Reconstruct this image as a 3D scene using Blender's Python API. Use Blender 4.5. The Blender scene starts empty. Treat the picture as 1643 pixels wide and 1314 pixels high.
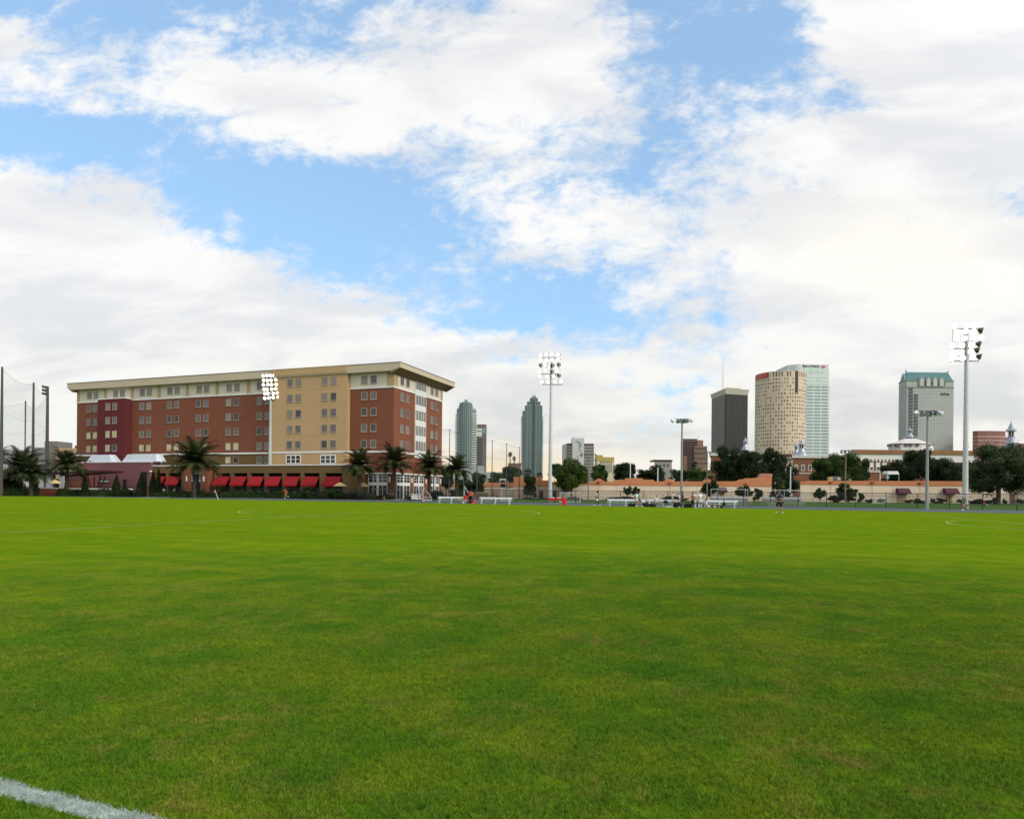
import bpy, bmesh, math, random
import numpy as np
from mathutils import Vector, Matrix, noise

# ------------------------------------------------------------------ camera, sky, sun, exposure
R = math.radians
sc = bpy.context.scene
col = sc.collection
F, CX, HY, TH, H = 1050.0, 821.5, 789.0, 0.0096, 1.6      # focal length etc. in photograph pixels, camera height
cT, sT = math.cos(TH), math.sin(TH)
cam = bpy.data.cameras.new('camera'); camo = bpy.data.objects.new('camera', cam); col.objects.link(camo)
cam.sensor_width = 36; cam.lens = 36 * F / 1643; cam.shift_y = (HY - 657) / 1643
cam.clip_start = 0.1; cam.clip_end = 20000
m = Matrix(((cT, -sT, 0, 0), (0, 0, -1, 0), (sT, cT, 0, 0), (0, 0, 0, 1)))
m.translation = (0, 0, H); camo.matrix_world = m
sc.camera = camo
sc.view_settings.view_transform = 'Standard'; sc.view_settings.look = 'None'
sc.view_settings.exposure = 0.05; sc.view_settings.gamma = 1.0
sc.cycles.use_denoising = True
sc.cycles.max_bounces = 6; sc.cycles.transparent_max_bounces = 16
sc.cycles.sample_clamp_indirect = 6
SUN_EL, SUN_AZ = 30.0, 124.0         # azimuth clockwise from +Y (north)
w = bpy.data.worlds.new('World'); sc.world = w; w.use_nodes = True
nt = w.node_tree; nt.nodes.clear()
class NT:
    def __init__(s, t): s.t = t
    def n(s, typ, **kw):
        n = s.t.nodes.new(typ)
        ins = kw.pop('i', {})
        for k, v in kw.items(): setattr(n, k, v)
        for k, v in ins.items(): s.set(n.inputs[k], v)
        return n
    def set(s, sock, v):
        if isinstance(v, bpy.types.NodeSocket): s.t.links.new(v, sock)
        else: sock.default_value = v
    def m(s, op, a, b=0.0, c=0.0, clamp=False):
        n = s.t.nodes.new('ShaderNodeMath'); n.operation = op; n.use_clamp = clamp
        s.set(n.inputs[0], a); s.set(n.inputs[1], b); s.set(n.inputs[2], c)
        return n.outputs[0]
    def vec(s, x, y, z=0.0):
        n = s.t.nodes.new('ShaderNodeCombineXYZ'); s.set(n.inputs[0], x); s.set(n.inputs[1], y); s.set(n.inputs[2], z)
        return n.outputs[0]
    def noise(s, v, scale, detail=2.0, rough=0.5, dist=0.0, out=0):
        n = s.n('ShaderNodeTexNoise', i={'Vector': v, 'Scale': scale, 'Detail': detail, 'Roughness': rough, 'Distortion': dist})
        return n.outputs[out]
    def mix(s, f, a, b):
        n = s.t.nodes.new('ShaderNodeMix'); n.data_type = 'RGBA'
        s.set(n.inputs[0], f); s.set(n.inputs[6], a); s.set(n.inputs[7], b)
        return n.outputs[2]
    def step(s, v, a, b, smooth=True, c=0.0, d=1.0):
        n = s.n('ShaderNodeMapRange', interpolation_type='SMOOTHSTEP' if smooth else 'LINEAR')
        for k, x in enumerate((v, a, b, c, d)): s.set(n.inputs[k], x)
        return n.outputs[0]
    def ramp(s, f, stops, interp='LINEAR'):
        n = s.t.nodes.new('ShaderNodeValToRGB'); cr = n.color_ramp; cr.interpolation = interp
        cr.elements[0].position = stops[0][0]; cr.elements[0].color = c4(stops[0][1])
        cr.elements[1].position = stops[-1][0]; cr.elements[1].color = c4(stops[-1][1])
        for p, c in stops[1:-1]:
            e = cr.elements.new(p); e.color = c4(c)
        s.set(n.inputs[0], f)
        return n.outputs[0]
def c4(c):
    if isinstance(c, (int, float)): return (c, c, c, 1)
    return (*c, 1) if len(c) == 3 else tuple(c)

N = NT(nt)
tc = N.n('ShaderNodeTexCoord')
sx = N.n('ShaderNodeSeparateXYZ', i={0: tc.outputs['Generated']})
X, Y, Z = sx.outputs
ay = N.m('MAXIMUM', N.m('ABSOLUTE', Y), 0.05)
P = N.m('DIVIDE', X, ay); Q = N.m('DIVIDE', Z, ay)
wn = N.n('ShaderNodeSeparateColor', i={0: N.noise(N.vec(P, N.m('MULTIPLY', Q, 1.6)), 7.0, 4.0, 0.6, out=1)})
Pw = N.m('ADD', P, N.m('MULTIPLY', N.m('SUBTRACT', wn.outputs[0], 0.5), 0.16))
Qw = N.m('ADD', Q, N.m('MULTIPLY', N.m('SUBTRACT', wn.outputs[1], 0.5), 0.10))
# how much cloud stands in each part of the sky (rows from high to low, columns from west to east)
rows = [
 (-150,[.2,.3,.3,.4,.4,.5,.5,.8,.9,.9,.4,.3,.4,.9,1,1,1]),
 (0,   [.12,.5,.15,.3,.15,.6,.42,.55,.95,.9,.35,.22,.3,.95,1,1,1]),
 (75,  [.85,.35,.5,.6,.42,.3,.75,.9,1,1,.4,.2,.15,.75,1,1,1]),
 (150, [.6,.75,.55,.85,.92,.85,.95,1,1,.9,.42,.5,.5,.35,.9,1,1]),
 (225, [.2,.1,.2,.3,.7,.85,.8,.65,.7,.6,.38,.6,.8,.9,1,1,1]),
 (300, [.95,.7,.45,.08,.05,.02,.15,.5,.55,.55,.52,.55,.62,.85,1,.9,.7]),
 (360, [1,1,.85,.28,.12,.08,.12,.35,.75,.8,.8,.75,.85,.95,1,1,.85]),
 (430, [1,1,1,1,.7,.45,.2,.36,.62,.5,.55,.7,.95,1,1,1,1]),
 (490, [1,1,1,1,1,.95,.75,.4,.15,.2,.5,.62,.75,1,1,1,1]),
 (560, [1,.95,1,1,1,1,1,.9,.8,.7,.75,.7,.9,1,1,1,1]),
 (640, [.85,.8,.9,1,1,1,.95,.95,.95,.9,.8,.75,.85,.95,.95,1,.95]),
 (790, [.85]*17)]
fP = N.step(Pw, -0.7824, 0.7824, smooth=False)
cov = None; prevq = None
for y, r in rows:
    q = (HY - y) / F
    v = N.ramp(fP, [(k / 16, r[k]) for k in range(17)])
    if cov is None: cov = v
    else: cov = N.mix(N.step(Qw, prevq, q), cov, v)
    prevq = q
side = N.step(N.m('ABSOLUTE', P), 0.8, 1.3)
cov = N.mix(side, cov, c4(0.6))
behind = N.step(Y, 0.15, -0.1)
cov = N.mix(behind, cov, c4(0.72))
zz = N.m('ADD', N.m('MAXIMUM', Z, 0.0), 0.16)
pl = N.vec(N.m('DIVIDE', X, zz), N.m('DIVIDE', Y, zz))
nA = N.noise(pl, 2.1, 9.0, 0.66, 0.3)
nB = N.noise(N.vec(N.m('ADD', P, N.m('MULTIPLY', Q, 0.6)), N.m('MULTIPLY', N.m('SUBTRACT', Q, N.m('MULTIPLY', P, 0.25)), 2.2)), 8.5, 9.0, 0.68, 0.5)
nC = N.noise(N.vec(P, N.m('MULTIPLY', Q, 1.4), 3.0), 27.0, 7.0, 0.66, 0.3)
cv = N.m('ADD', cov, N.m('MULTIPLY', N.m('SUBTRACT', nA, 0.5), 0.85))
cv = N.m('ADD', cv, N.m('MULTIPLY', N.m('SUBTRACT', nB, 0.5), 1.05))
cv = N.m('ADD', cv, N.m('MULTIPLY', N.m('SUBTRACT', nC, 0.5), 0.75))
alpha = N.step(cv, 0.28, 0.82)
sky = N.n('ShaderNodeTexSky', sky_type='NISHITA', sun_disc=False, sun_elevation=R(SUN_EL), sun_rotation=R(SUN_AZ),
          air_density=1.0, dust_density=1.2, ozone_density=1.6, altitude=0.0)
skyg = N.n('ShaderNodeVectorMath', operation='MULTIPLY', i={0: sky.outputs[0], 1: (1.80, 2.30, 2.44)}).outputs[0]
skyc = N.mix(0.55, skyg, (4.3, 6.45, 9.2, 1))
lowq = N.step(Q, 0.0, 0.32)
hz = N.step(Q, 0.02, 0.10)
cl_hi = N.mix(lowq, (9.3, 9.0, 8.3, 1), (9.9, 9.75, 9.5, 1))
cl_lo = N.mix(lowq, (6.6, 6.65, 6.45, 1), (7.9, 8.0, 8.2, 1))
sh = N.noise(N.vec(N.m('ADD', P, N.m('MULTIPLY', Q, 0.8)), N.m('MULTIPLY', N.m('SUBTRACT', Q, N.m('MULTIPLY', P, 0.12)), 3.4), 9.0), 3.2, 7.0, 0.55, 0.3)
cloud = N.mix(N.step(sh, 0.60, 0.36), cl_hi, cl_lo)
thin = N.step(cv, 0.5, 1.1)
cloud = N.mix(N.m('MULTIPLY', thin, 0.12), cloud, cl_lo)
w2 = N.m('MULTIPLY', N.step(N.m('ABSOLUTE', N.m('SUBTRACT', P, 0.58)), 0.30, 0.0), N.step(N.m('ABSOLUTE', N.m('SUBTRACT', Q, 0.37)), 0.13, 0.0))
cloud = N.mix(N.m('MULTIPLY', w2, 0.75), cloud, (11.0, 10.4, 9.1, 1))
warm = N.m('MULTIPLY', N.step(N.m('ABSOLUTE', N.m('ADD', P, 0.03)), 0.34, 0.0), N.m('SUBTRACT', 1.0, N.step(Q, 0.0, 0.095)))
cloud = N.mix(N.m('MULTIPLY', warm, 1.0), cloud, (10.8, 8.4, 4.9, 1))
sdir = (math.sin(R(SUN_AZ)) * math.cos(R(SUN_EL)), math.cos(R(SUN_AZ)) * math.cos(R(SUN_EL)), math.sin(R(SUN_EL)))
near_sun = N.n('ShaderNodeVectorMath', operation='DOT_PRODUCT', i={0: tc.outputs['Generated'], 1: sdir}).outputs['Value']
gl = N.step(near_sun, 0.15, 1.0, c=1.0, d=1.9)       # glow added to out-of-view clouds near the sun, to brighten camera-facing walls
cloud = N.n('ShaderNodeVectorMath', operation='SCALE', i={0: cloud, 3: gl}).outputs[0]
alpha2 = N.m('MULTIPLY', alpha, 0.97)
final = N.mix(alpha2, skyc, cloud)
bg = N.n('ShaderNodeBackground', i={'Color': final, 'Strength': 0.1})
out = N.n('ShaderNodeOutputWorld', i={0: bg.outputs[0]})
w.cycles.sampling_method = 'MANUAL'; w.cycles.sample_map_resolution = 512

sl = bpy.data.lights.new('sun', 'SUN'); sl.energy = 1.5; sl.angle = R(10); sl.color = (1.0, 0.90, 0.76)
so = bpy.data.objects.new('sun', sl); col.objects.link(so)
sd = Vector((math.sin(R(SUN_AZ)) * math.cos(R(SUN_EL)), math.cos(R(SUN_AZ)) * math.cos(R(SUN_EL)), math.sin(R(SUN_EL))))
so.rotation_euler = (-sd).to_track_quat('-Z', 'Y').to_euler(); so.location = (0, 0, 60)

# ------------------------------------------------------------------ helpers
def rayd(px, py):
    u, v = px - CX, HY - py
    return Vector((u * cT - v * sT, F, u * sT + v * cT))
def G(px, py):                       # the ground point seen at a place in the photograph
    d = rayd(px, py); t = -H / d.z
    return Vector((d.x * t, d.y * t, 0))
def W(px, py, dist):                 # the point at a given distance
    d = rayd(px, py); t = dist / d.y
    return Vector((d.x * t, dist, H + d.z * t))
def tag(o, label=None, cat=None, group=None, kind=None):
    if label: o['label'] = label
    if cat: o['category'] = cat
    if group: o['group'] = group
    if kind: o['kind'] = kind
    return o
def thing(name, label, cat, loc=(0, 0, 0), rz=0.0, group=None, scale=1.0):
    o = bpy.data.objects.new(name, None); col.objects.link(o)
    o.location = loc; o.rotation_euler = (0, 0, rz)
    o.scale = (scale, scale, scale) if isinstance(scale, (int, float)) else scale
    o.empty_display_size = 0.3
    return tag(o, label, cat, group)
def copy_tree(o, parent=None):
    c = o.copy(); col.objects.link(c)
    if parent: c.parent = parent
    for ch in o.children: copy_tree(ch, c)
    return c
def dup(o, label, loc=None, rz=None, scale=None, group=None):
    c = copy_tree(o); c['label'] = label
    if loc is not None: c.location = loc
    if rz is not None: c.rotation_euler = (0, 0, rz)
    if scale is not None: c.scale = (scale, scale, scale) if isinstance(scale, (int, float)) else scale
    if group: c['group'] = group
    return c
class Frame:                         # local coordinates of a thing: x along its front, y away from us, z up
    def __init__(s, loc, rz):
        s.o = Vector(loc); s.c, s.s = math.cos(rz), math.sin(rz); s.rz = rz
    def _l(s, v): return Vector((v.x * s.c + v.y * s.s, -v.x * s.s + v.y * s.c, v.z))
    def front(s, px, py, yl=0.0):
        o = s._l(Vector((0, 0, H)) - s.o); d = s._l(rayd(px, py)); t = (yl - o.y) / d.y
        return o.x + d.x * t, o.z + d.z * t
    def side(s, px, py, xl=0.0):
        o = s._l(Vector((0, 0, H)) - s.o); d = s._l(rayd(px, py)); t = (xl - o.x) / d.x
        return o.y + d.y * t, o.z + d.z * t
class MB:
    def __init__(s): s.v, s.f, s.mi = [], [], []
    def poly(s, pts, mi=0):
        b = len(s.v); s.v += [tuple(p) for p in pts]; s.f.append(tuple(range(b, b + len(pts)))); s.mi.append(mi)
    def mesh(s, vs, fs, mi=0):
        b = len(s.v); s.v += [tuple(p) for p in vs]
        for f in fs: s.f.append(tuple(b + i for i in f)); s.mi.append(mi)
    def box(s, x0, x1, y0, y1, z0, z1, mi=0):
        if x0 > x1: x0, x1 = x1, x0
        if y0 > y1: y0, y1 = y1, y0
        if z0 > z1: z0, z1 = z1, z0
        vs = [(x, y, z) for z in (z0, z1) for y in (y0, y1) for x in (x0, x1)]
        s.mesh(vs, [(0, 2, 3, 1), (4, 5, 7, 6), (0, 1, 5, 4), (2, 6, 7, 3), (0, 4, 6, 2), (1, 3, 7, 5)], mi)
        return s
    def prism(s, poly, y0, y1, mi=0, axis='y'):        # polygon in x-z pushed along y (axis='z': in x-y pushed up)
        n = len(poly)
        if axis == 'y': A = [(a, y0, b) for a, b in poly]; B = [(a, y1, b) for a, b in poly]
        elif axis == 'x': A = [(y0, a, b) for a, b in poly]; B = [(y1, a, b) for a, b in poly]
        else: A = [(a, b, y0) for a, b in poly]; B = [(a, b, y1) for a, b in poly]
        fs = [tuple(range(n))[::-1], tuple(range(n, 2 * n))] + [(i, (i + 1) % n, n + (i + 1) % n, n + i) for i in range(n)]
        s.mesh(A + B, fs, mi)
        return s
    def frust(s, lo, hi, z0, z1, mi=0):                 # x-y polygons of equal length, lower and upper
        n = len(lo)
        fs = [tuple(range(n))[::-1], tuple(range(n, 2 * n))] + [(i, (i + 1) % n, n + (i + 1) % n, n + i) for i in range(n)]
        s.mesh([(a, b, z0) for a, b in lo] + [(a, b, z1) for a, b in hi], fs, mi)
        return s
    def path(s, pts, rad, n=8, mi=0, flat=1.0):
        pts = [Vector(p) for p in pts]
        if isinstance(rad, (int, float)): rad = [rad] * len(pts)
        rings = []
        up0 = None
        for k, p in enumerate(pts):
            d = (pts[min(k + 1, len(pts) - 1)] - pts[max(k - 1, 0)])
            d = d.normalized() if d.length > 1e-9 else Vector((0, 0, 1))
            a = (up0 - d * up0.dot(d)) if up0 else (Vector((0, 1, 0)) if abs(d.y) < 0.9 else Vector((1, 0, 0))).cross(d)
            if a.length < 1e-6: a = Vector((1, 0, 0)).cross(d)
            a.normalize(); up0 = a; b = d.cross(a)
            rings.append([p + (a * math.cos(t) + b * math.sin(t) * flat) * rad[k] for t in (2 * math.pi * j / n for j in range(n))])
        vs = [q for r in rings for q in r]
        fs = [(k * n + j, k * n + (j + 1) % n, (k + 1) * n + (j + 1) % n, (k + 1) * n + j) for k in range(len(pts) - 1) for j in range(n)]
        fs += [tuple(range(n))[::-1], tuple((len(pts) - 1) * n + j for j in range(n))]
        s.mesh(vs, fs, mi)
        return s
    def lathe(s, prof, cx=0, cy=0, n=16, mi=0, sy=1.0):
        vs = [(cx + r * math.cos(2 * math.pi * j / n), cy + sy * r * math.sin(2 * math.pi * j / n), z) for r, z in prof for j in range(n)]
        fs = [(k * n + j, k * n + (j + 1) % n, (k + 1) * n + (j + 1) % n, (k + 1) * n + j) for k in range(len(prof) - 1) for j in range(n)]
        fs += [tuple(range(n))[::-1], tuple((len(prof) - 1) * n + j for j in range(n))]
        s.mesh(vs, fs, mi)
        return s
    def ball(s, c, r, n=10, mi=0):
        rx, ry, rz = (r, r, r) if isinstance(r, (int, float)) else r
        k = max(4, n // 2 + 1); vs = []; fs = []
        for i in range(k + 1):
            t = math.pi * i / k
            for j in range(n):
                p = 2 * math.pi * j / n
                vs.append((c[0] + rx * math.sin(t) * math.cos(p), c[1] + ry * math.sin(t) * math.sin(p), c[2] + rz * math.cos(t)))
        for i in range(k):
            for j in range(n):
                fs.append((i * n + j, (i + 1) * n + j, (i + 1) * n + (j + 1) % n, i * n + (j + 1) % n))
        s.mesh(vs, fs, mi)
        return s
    def build(s, name, mats, parent=None, smooth=False):
        me = bpy.data.meshes.new(name); me.from_pydata(s.v, [], s.f)
        for mm in (mats if isinstance(mats, (list, tuple)) else [mats]): me.materials.append(mm)
        me.polygons.foreach_set('material_index', s.mi)
        if smooth: me.polygons.foreach_set('use_smooth', [True] * len(s.f))
        me.update()
        o = bpy.data.objects.new(name, me); col.objects.link(o)
        if parent: o.parent = parent
        return o
def npmesh(name, V, Fq, mat_, k=4, smooth=False):
    me = bpy.data.meshes.new(name)
    me.vertices.add(len(V)); me.vertices.foreach_set('co', V.astype(np.float32).ravel())
    nf = len(Fq); me.loops.add(nf * k); me.loops.foreach_set('vertex_index', Fq.astype(np.int32).ravel())
    me.polygons.add(nf); me.polygons.foreach_set('loop_start', np.arange(0, nf * k, k, dtype=np.int32))
    me.materials.append(mat_); me.update(calc_edges=True)
    if smooth: me.polygons.foreach_set('use_smooth', [True] * nf)
    return me

# ------------------------------------------------------------------ materials
MATS = {}
def mat(name, c, rough=0.8, var=0.12, scale=1.5, spec=0.3, metal=0.0, bump=0.0, c2=None, emit=0.0, stretch=None):
    if name in MATS: return MATS[name]
    M_ = bpy.data.materials.new(name); M_.use_nodes = True; t = M_.node_tree; t.nodes.clear(); n = NT(t)
    tc = n.n('ShaderNodeTexCoord'); v = tc.outputs['Object']
    if stretch: v = n.n('ShaderNodeMapping', i={'Vector': v, 'Scale': stretch}).outputs[0]
    f = n.m('ADD', n.m('MULTIPLY', n.noise(v, scale, 5.0, 0.6), 0.6), n.m('MULTIPLY', n.noise(v, scale * 0.17, 2.0, 0.5), 0.4))
    f = n.step(f, 0.3, 0.7)
    a = tuple(max(0, x * (1 - var)) for x in c); b = c2 or tuple(min(1, x * (1 + var)) for x in c)
    cc = n.mix(f, c4(a), c4(b))
    bs = n.n('ShaderNodeBsdfPrincipled', i={'Base Color': cc, 'Roughness': rough, 'Metallic': metal, 'Specular IOR Level': spec})
    if bump: 
        bn = n.n('ShaderNodeBump', i={'Strength': bump, 'Height': n.noise(v, scale * 6, 4.0, 0.6)}); t.links.new(bn.outputs[0], bs.inputs['Normal'])
    if emit:
        bs.inputs['Emission Color'].default_value = c4(c); bs.inputs['Emission Strength'].default_value = emit
    n.n('ShaderNodeOutputMaterial', i={0: bs.outputs[0]})
    MATS[name] = M_
    return M_
def brick(name, c, c2, mortar, scale=1.0, streak=0.45):
    if name in MATS: return MATS[name]
    M_ = bpy.data.materials.new(name); M_.use_nodes = True; t = M_.node_tree; t.nodes.clear(); n = NT(t)
    tc = n.n('ShaderNodeTexCoord'); s_ = n.n('ShaderNodeSeparateXYZ', i={0: tc.outputs['Object']})
    uv = n.vec(n.m('ADD', s_.outputs[0], s_.outputs[1]), s_.outputs[2])
    b = n.n('ShaderNodeTexBrick', i={'Vector': uv, 'Color1': c4(c), 'Color2': c4(c2), 'Mortar': c4(mortar), 'Scale': scale,
            'Mortar Size': 0.012, 'Brick Width': 0.42, 'Row Height': 0.14})
    f = n.step(n.noise(n.n('ShaderNodeMapping', i={'Vector': uv, 'Scale': (0.5, 2.2, 1)}).outputs[0], 0.9, 6.0, 0.7), 0.3, 0.7)
    f2 = n.noise(uv, 0.12, 3.0, 0.6)
    cc = n.mix(n.m('MULTIPLY', f, streak), b.outputs[0], c4(tuple(x * 0.55 for x in c)))
    cc = n.mix(n.m('MULTIPLY', f2, 0.45), cc, c4(tuple(min(1, x * 1.35) for x in c)))
    bs = n.n('ShaderNodeBsdfPrincipled', i={'Base Color': cc, 'Roughness': 0.85, 'Specular IOR Level': 0.2})
    bn = n.n('ShaderNodeBump', i={'Strength': 0.3, 'Distance': 0.02, 'Height': b.outputs[1]}); bn.invert = True
    t.links.new(bn.outputs[0], bs.inputs['Normal'])
    n.n('ShaderNodeOutputMaterial', i={0: bs.outputs[0]})
    MATS[name] = M_
    return M_
def mesh_alpha(name, c, dens, pitch=0.06, wire=0.12, diag=True):
    """woven wire or net: real holes, cut by a fine procedural grid"""
    M_ = bpy.data.materials.new(name); M_.use_nodes = True; t = M_.node_tree; t.nodes.clear(); n = NT(t)
    tc = n.n('ShaderNodeTexCoord'); s_ = n.n('ShaderNodeSeparateXYZ', i={0: tc.outputs['Object']})
    u = n.m('ADD', s_.outputs[0], s_.outputs[1]); v = s_.outputs[2]
    a = n.m('FRACT', n.m('DIVIDE', n.m('ADD', u, v), pitch)); b = n.m('FRACT', n.m('DIVIDE', n.m('SUBTRACT', u, v), pitch))
    g = n.m('MAXIMUM', n.m('LESS_THAN', a, wire), n.m('LESS_THAN', b, wire))
    g = n.m('ADD', n.m('MULTIPLY', g, 1.0 - dens), dens * 0.6, clamp=True)
    bs = n.n('ShaderNodeBsdfPrincipled', i={'Base Color': c4(c), 'Roughness': 0.6})
    tr = n.n('ShaderNodeBsdfTransparent')
    mx = n.n('ShaderNodeMixShader', i={0: n.m('MULTIPLY', g, 1.0), 1: tr.outputs[0], 2: bs.outputs[0]})
    n.n('ShaderNodeOutputMaterial', i={0: mx.outputs[0]})
    return M_
def leafmat(name, c, c2, trans=0.15):
    if name in MATS: return MATS[name]
    M_ = bpy.data.materials.new(name); M_.use_nodes = True; t = M_.node_tree; t.nodes.clear(); n = NT(t)
    g = n.n('ShaderNodeNewGeometry')
    f = n.noise(g.outputs['Position'], 0.55, 3.0, 0.6); f = n.step(f, 0.32, 0.68)
    cc = n.mix(f, c4(c), c4(c2))
    f2 = n.noise(g.outputs['Position'], 6.0, 2.0, 0.6)
    cc = n.mix(n.step(f2, 0.45, 0.75, c=0.0, d=0.5), cc, c4(tuple(min(1, x * 1.9) for x in c2)))
    bs = n.n('ShaderNodeBsdfPrincipled', i={'Base Color': cc, 'Roughness': 0.55, 'Specular IOR Level': 0.15})
    tl = n.n('ShaderNodeBsdfTranslucent', i={'Color': cc})
    mx = n.n('ShaderNodeMixShader', i={0: trans, 1: bs.outputs[0], 2: tl.outputs[0]})
    n.n('ShaderNodeOutputMaterial', i={0: mx.outputs[0]})
    MATS[name] = M_
    return M_
def glass(name, c, rough=0.12, var=0.3, spec=0.6, scale=0.8):
    return mat(name, c, rough, var, scale, spec)
# ------------------------------------------------------------------ ground, field, track
ED, EN, EO = Vector((0.9245, -0.381, 0)), Vector((0.381, 0.9245, 0)), Vector((0, 82.3, 0))
def E(s_, n_, z=0.0): p = EO + ED * s_ + EN * n_; return Vector((p.x, p.y, z))
def sheet(name, pts, z, m_, kind='structure'):
    b = MB(); b.poly([(p[0], p[1], z) for p in pts]); o = b.build(name, m_); o['kind'] = kind; return o
LA, LB = Vector((-2.80, 3.50, 0)), Vector((-1.69, 3.09, 0))
LD = (LA - LB).normalized(); LN = Vector((-LD.y, LD.x, 0))
def turf(name, blades):
    M_ = bpy.data.materials.new(name); M_.use_nodes = True; t = M_.node_tree; t.nodes.clear(); n = NT(t)
    g = n.n('ShaderNodeNewGeometry'); p = g.outputs['Position']
    rot = n.n('ShaderNodeMapping', i={'Vector': p, 'Rotation': (0, 0, R(22.4)), 'Scale': (1, 1, 1)}).outputs[0]
    st = n.n('ShaderNodeMapping', i={'Vector': rot, 'Scale': (0.16, 0.7, 1)}).outputs[0]
    big = n.step(n.noise(st, 0.55, 5.0, 0.6, 0.3), 0.35, 0.66)
    med = n.step(n.noise(p, 1.1, 5.0, 0.65, 0.5), 0.38, 0.66)
    mid = n.step(n.noise(p, 5.0, 4.0, 0.65), 0.40, 0.68)
    fine = n.step(n.noise(p, 42.0, 4.0, 0.7), 0.35, 0.68)
    k = 1.0
    cA, cB, cC = ((0.100, 0.295, 0.012), (0.350, 0.435, 0.018), (0.54, 0.38, 0.11)) if blades else ((0.042, 0.128, 0.005), (0.155, 0.215, 0.009), (0.24, 0.19, 0.03))
    cc = n.mix(n.m('ADD', n.m('MULTIPLY', big, 0.34), n.m('MULTIPLY', med, 0.50)), c4(cA), c4(cB))
    dry = n.m('MULTIPLY', n.m('MULTIPLY', mid, n.step(n.noise(p, 0.8, 4.0, 0.6), 0.42, 0.70)), 0.60)
    cc = n.mix(dry, cc, c4(cC))
    if blades: cc = n.mix(n.m('MULTIPLY', n.step(n.noise(p, 30.0, 4.0, 0.75), 0.46, 0.62), 0.62), cc, c4((0.020, 0.050, 0.004)))
    if not blades:
        sk = n.n('ShaderNodeMapping', i={'Vector': rot, 'Scale': (0.045, 1.0, 1)}).outputs[0]
        cc = n.mix(n.step(n.noise(sk, 1.3, 6.0, 0.7), 0.36, 0.66, c=0.0, d=0.55), cc, c4((0.055, 0.120, 0.006)))
        cc = n.mix(n.m('MULTIPLY', fine, 0.25), cc, c4((0.03, 0.07, 0.006)))
    # painted touch line
    dn = n.n('ShaderNodeVectorMath', operation='DOT_PRODUCT', i={0: p, 1: tuple(LN)}).outputs['Value']
    off = LA.dot(LN)
    wob = n.m('MULTIPLY', n.m('SUBTRACT', n.noise(p, 18.0, 3.0, 0.6), 0.5), 0.05)
    dd = n.m('ABSOLUTE', n.m('ADD', n.m('SUBTRACT', dn, off), wob))
    cover = n.m('ADD', n.step(dd, 0.075, 0.045), n.m('MULTIPLY', n.m('SUBTRACT', n.noise(p, 70.0, 3.0, 0.6), 0.55), 1.2))
    line = n.step(cover, 0.25, 0.75); line = n.m('MULTIPLY', line, n.step(dd, 0.088, 0.06))
    cc = n.mix(n.m('MULTIPLY', line, 0.9), cc, (0.56, 0.63, 0.62, 1))
    if blades:
        tip = n.n('ShaderNodeSeparateXYZ', i={0: p}).outputs[2]
        cc = n.mix(n.step(n.noise(p, 90.0, 1.0), 0.5, 0.7, c=0.0, d=0.45), cc, c4((0.16, 0.17, 0.04)))
        bs = n.n('ShaderNodeBsdfPrincipled', i={'Base Color': cc, 'Roughness': 0.6, 'Specular IOR Level': 0.12})
        tl = n.n('ShaderNodeBsdfTranslucent', i={'Color': cc})
        mx = n.n('ShaderNodeMixShader', i={0: 0.35, 1: bs.outputs[0], 2: tl.outputs[0]})
        n.n('ShaderNodeOutputMaterial', i={0: mx.outputs[0]})
    else:
        bs = n.n('ShaderNodeBsdfPrincipled', i={'Base Color': cc, 'Roughness': 0.95, 'Specular IOR Level': 0.0,
                 'Sheen Weight': 0.22, 'Sheen Roughness': 0.30, 'Sheen Tint': (0.60, 0.80, 0.0, 1)})
        bn = n.n('ShaderNodeBump', i={'Strength': 0.5, 'Distance': 0.02, 'Height': n.noise(p, 60.0, 4.0, 0.7)})
        t.links.new(bn.outputs[0], bs.inputs['Normal'])
        n.n('ShaderNodeOutputMaterial', i={0: bs.outputs[0]})
    return M_
m_lawn = mat('lawn', (0.035, 0.10, 0.018), 0.95, 0.35, 0.35, 0.05, c2=(0.075, 0.14, 0.025))
b = MB(); b.poly([(-4000, -600, 0), (4000, -600, 0), (4000, 6000, 0), (-4000, 6000, 0)]); g_ = b.build('ground', m_lawn); g_['kind'] = 'structure'
m_turf = turf('turf', False)
sheet('playing_field', [E(-170, 0), E(-170, -110), E(150, -110), E(150, 0)], 0.008, m_turf)
m_track = mat('track_surface', (0.075, 0.085, 0.105), 0.9, 0.2, 0.4, 0.15, bump=0.2)
m_white = mat('white_paint', (0.78, 0.79, 0.78), 0.6, 0.05, 2.0)
sheet('running_track', [E(-190, 0.35), E(170, 0.35), E(170, 16), E(-190, 16)], 0.012, m_track)
sheet('track_kerb', [E(-190, 0.0), E(170, 0.0), E(170, 0.35), E(-190, 0.35)], 0.03, mat('kerb_concrete', (0.10, 0.12, 0.06), 0.9))
m_lane = mat('lane_paint', (0.34, 0.37, 0.40), 0.8, 0.1, 1.0)
for k in range(1, 9):
    n_ = 0.8 + k * 1.22
    sheet('lane_line', [E(-185, n_), E(165, n_), E(165, n_ + 0.05), E(-185, n_ + 0.05)], 0.017, m_lane)
m_fl = mat('turf_paint', (0.25, 0.32, 0.07), 0.9, 0.3, 1.5)
def strip(name, pts, wd, z=0.014):
    b = MB()
    for a, c in zip(pts[:-1], pts[1:]):
        a, c = Vector(a), Vector(c); d = (c - a).normalized(); q = Vector((-d.y, d.x, 0)) * wd / 2
        b.poly([(p.x, p.y, z) for p in (a - q, c - q, c + q, a + q)])
    o = b.build(name, m_fl); o['kind'] = 'structure'
spot = Vector((-9.3, 52.0, 0)); hd = Vector((0.27, 0.963, 0)).normalized()
strip('halfway_line', [spot + hd * 26, spot - hd * 46.5], 0.14)
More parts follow.
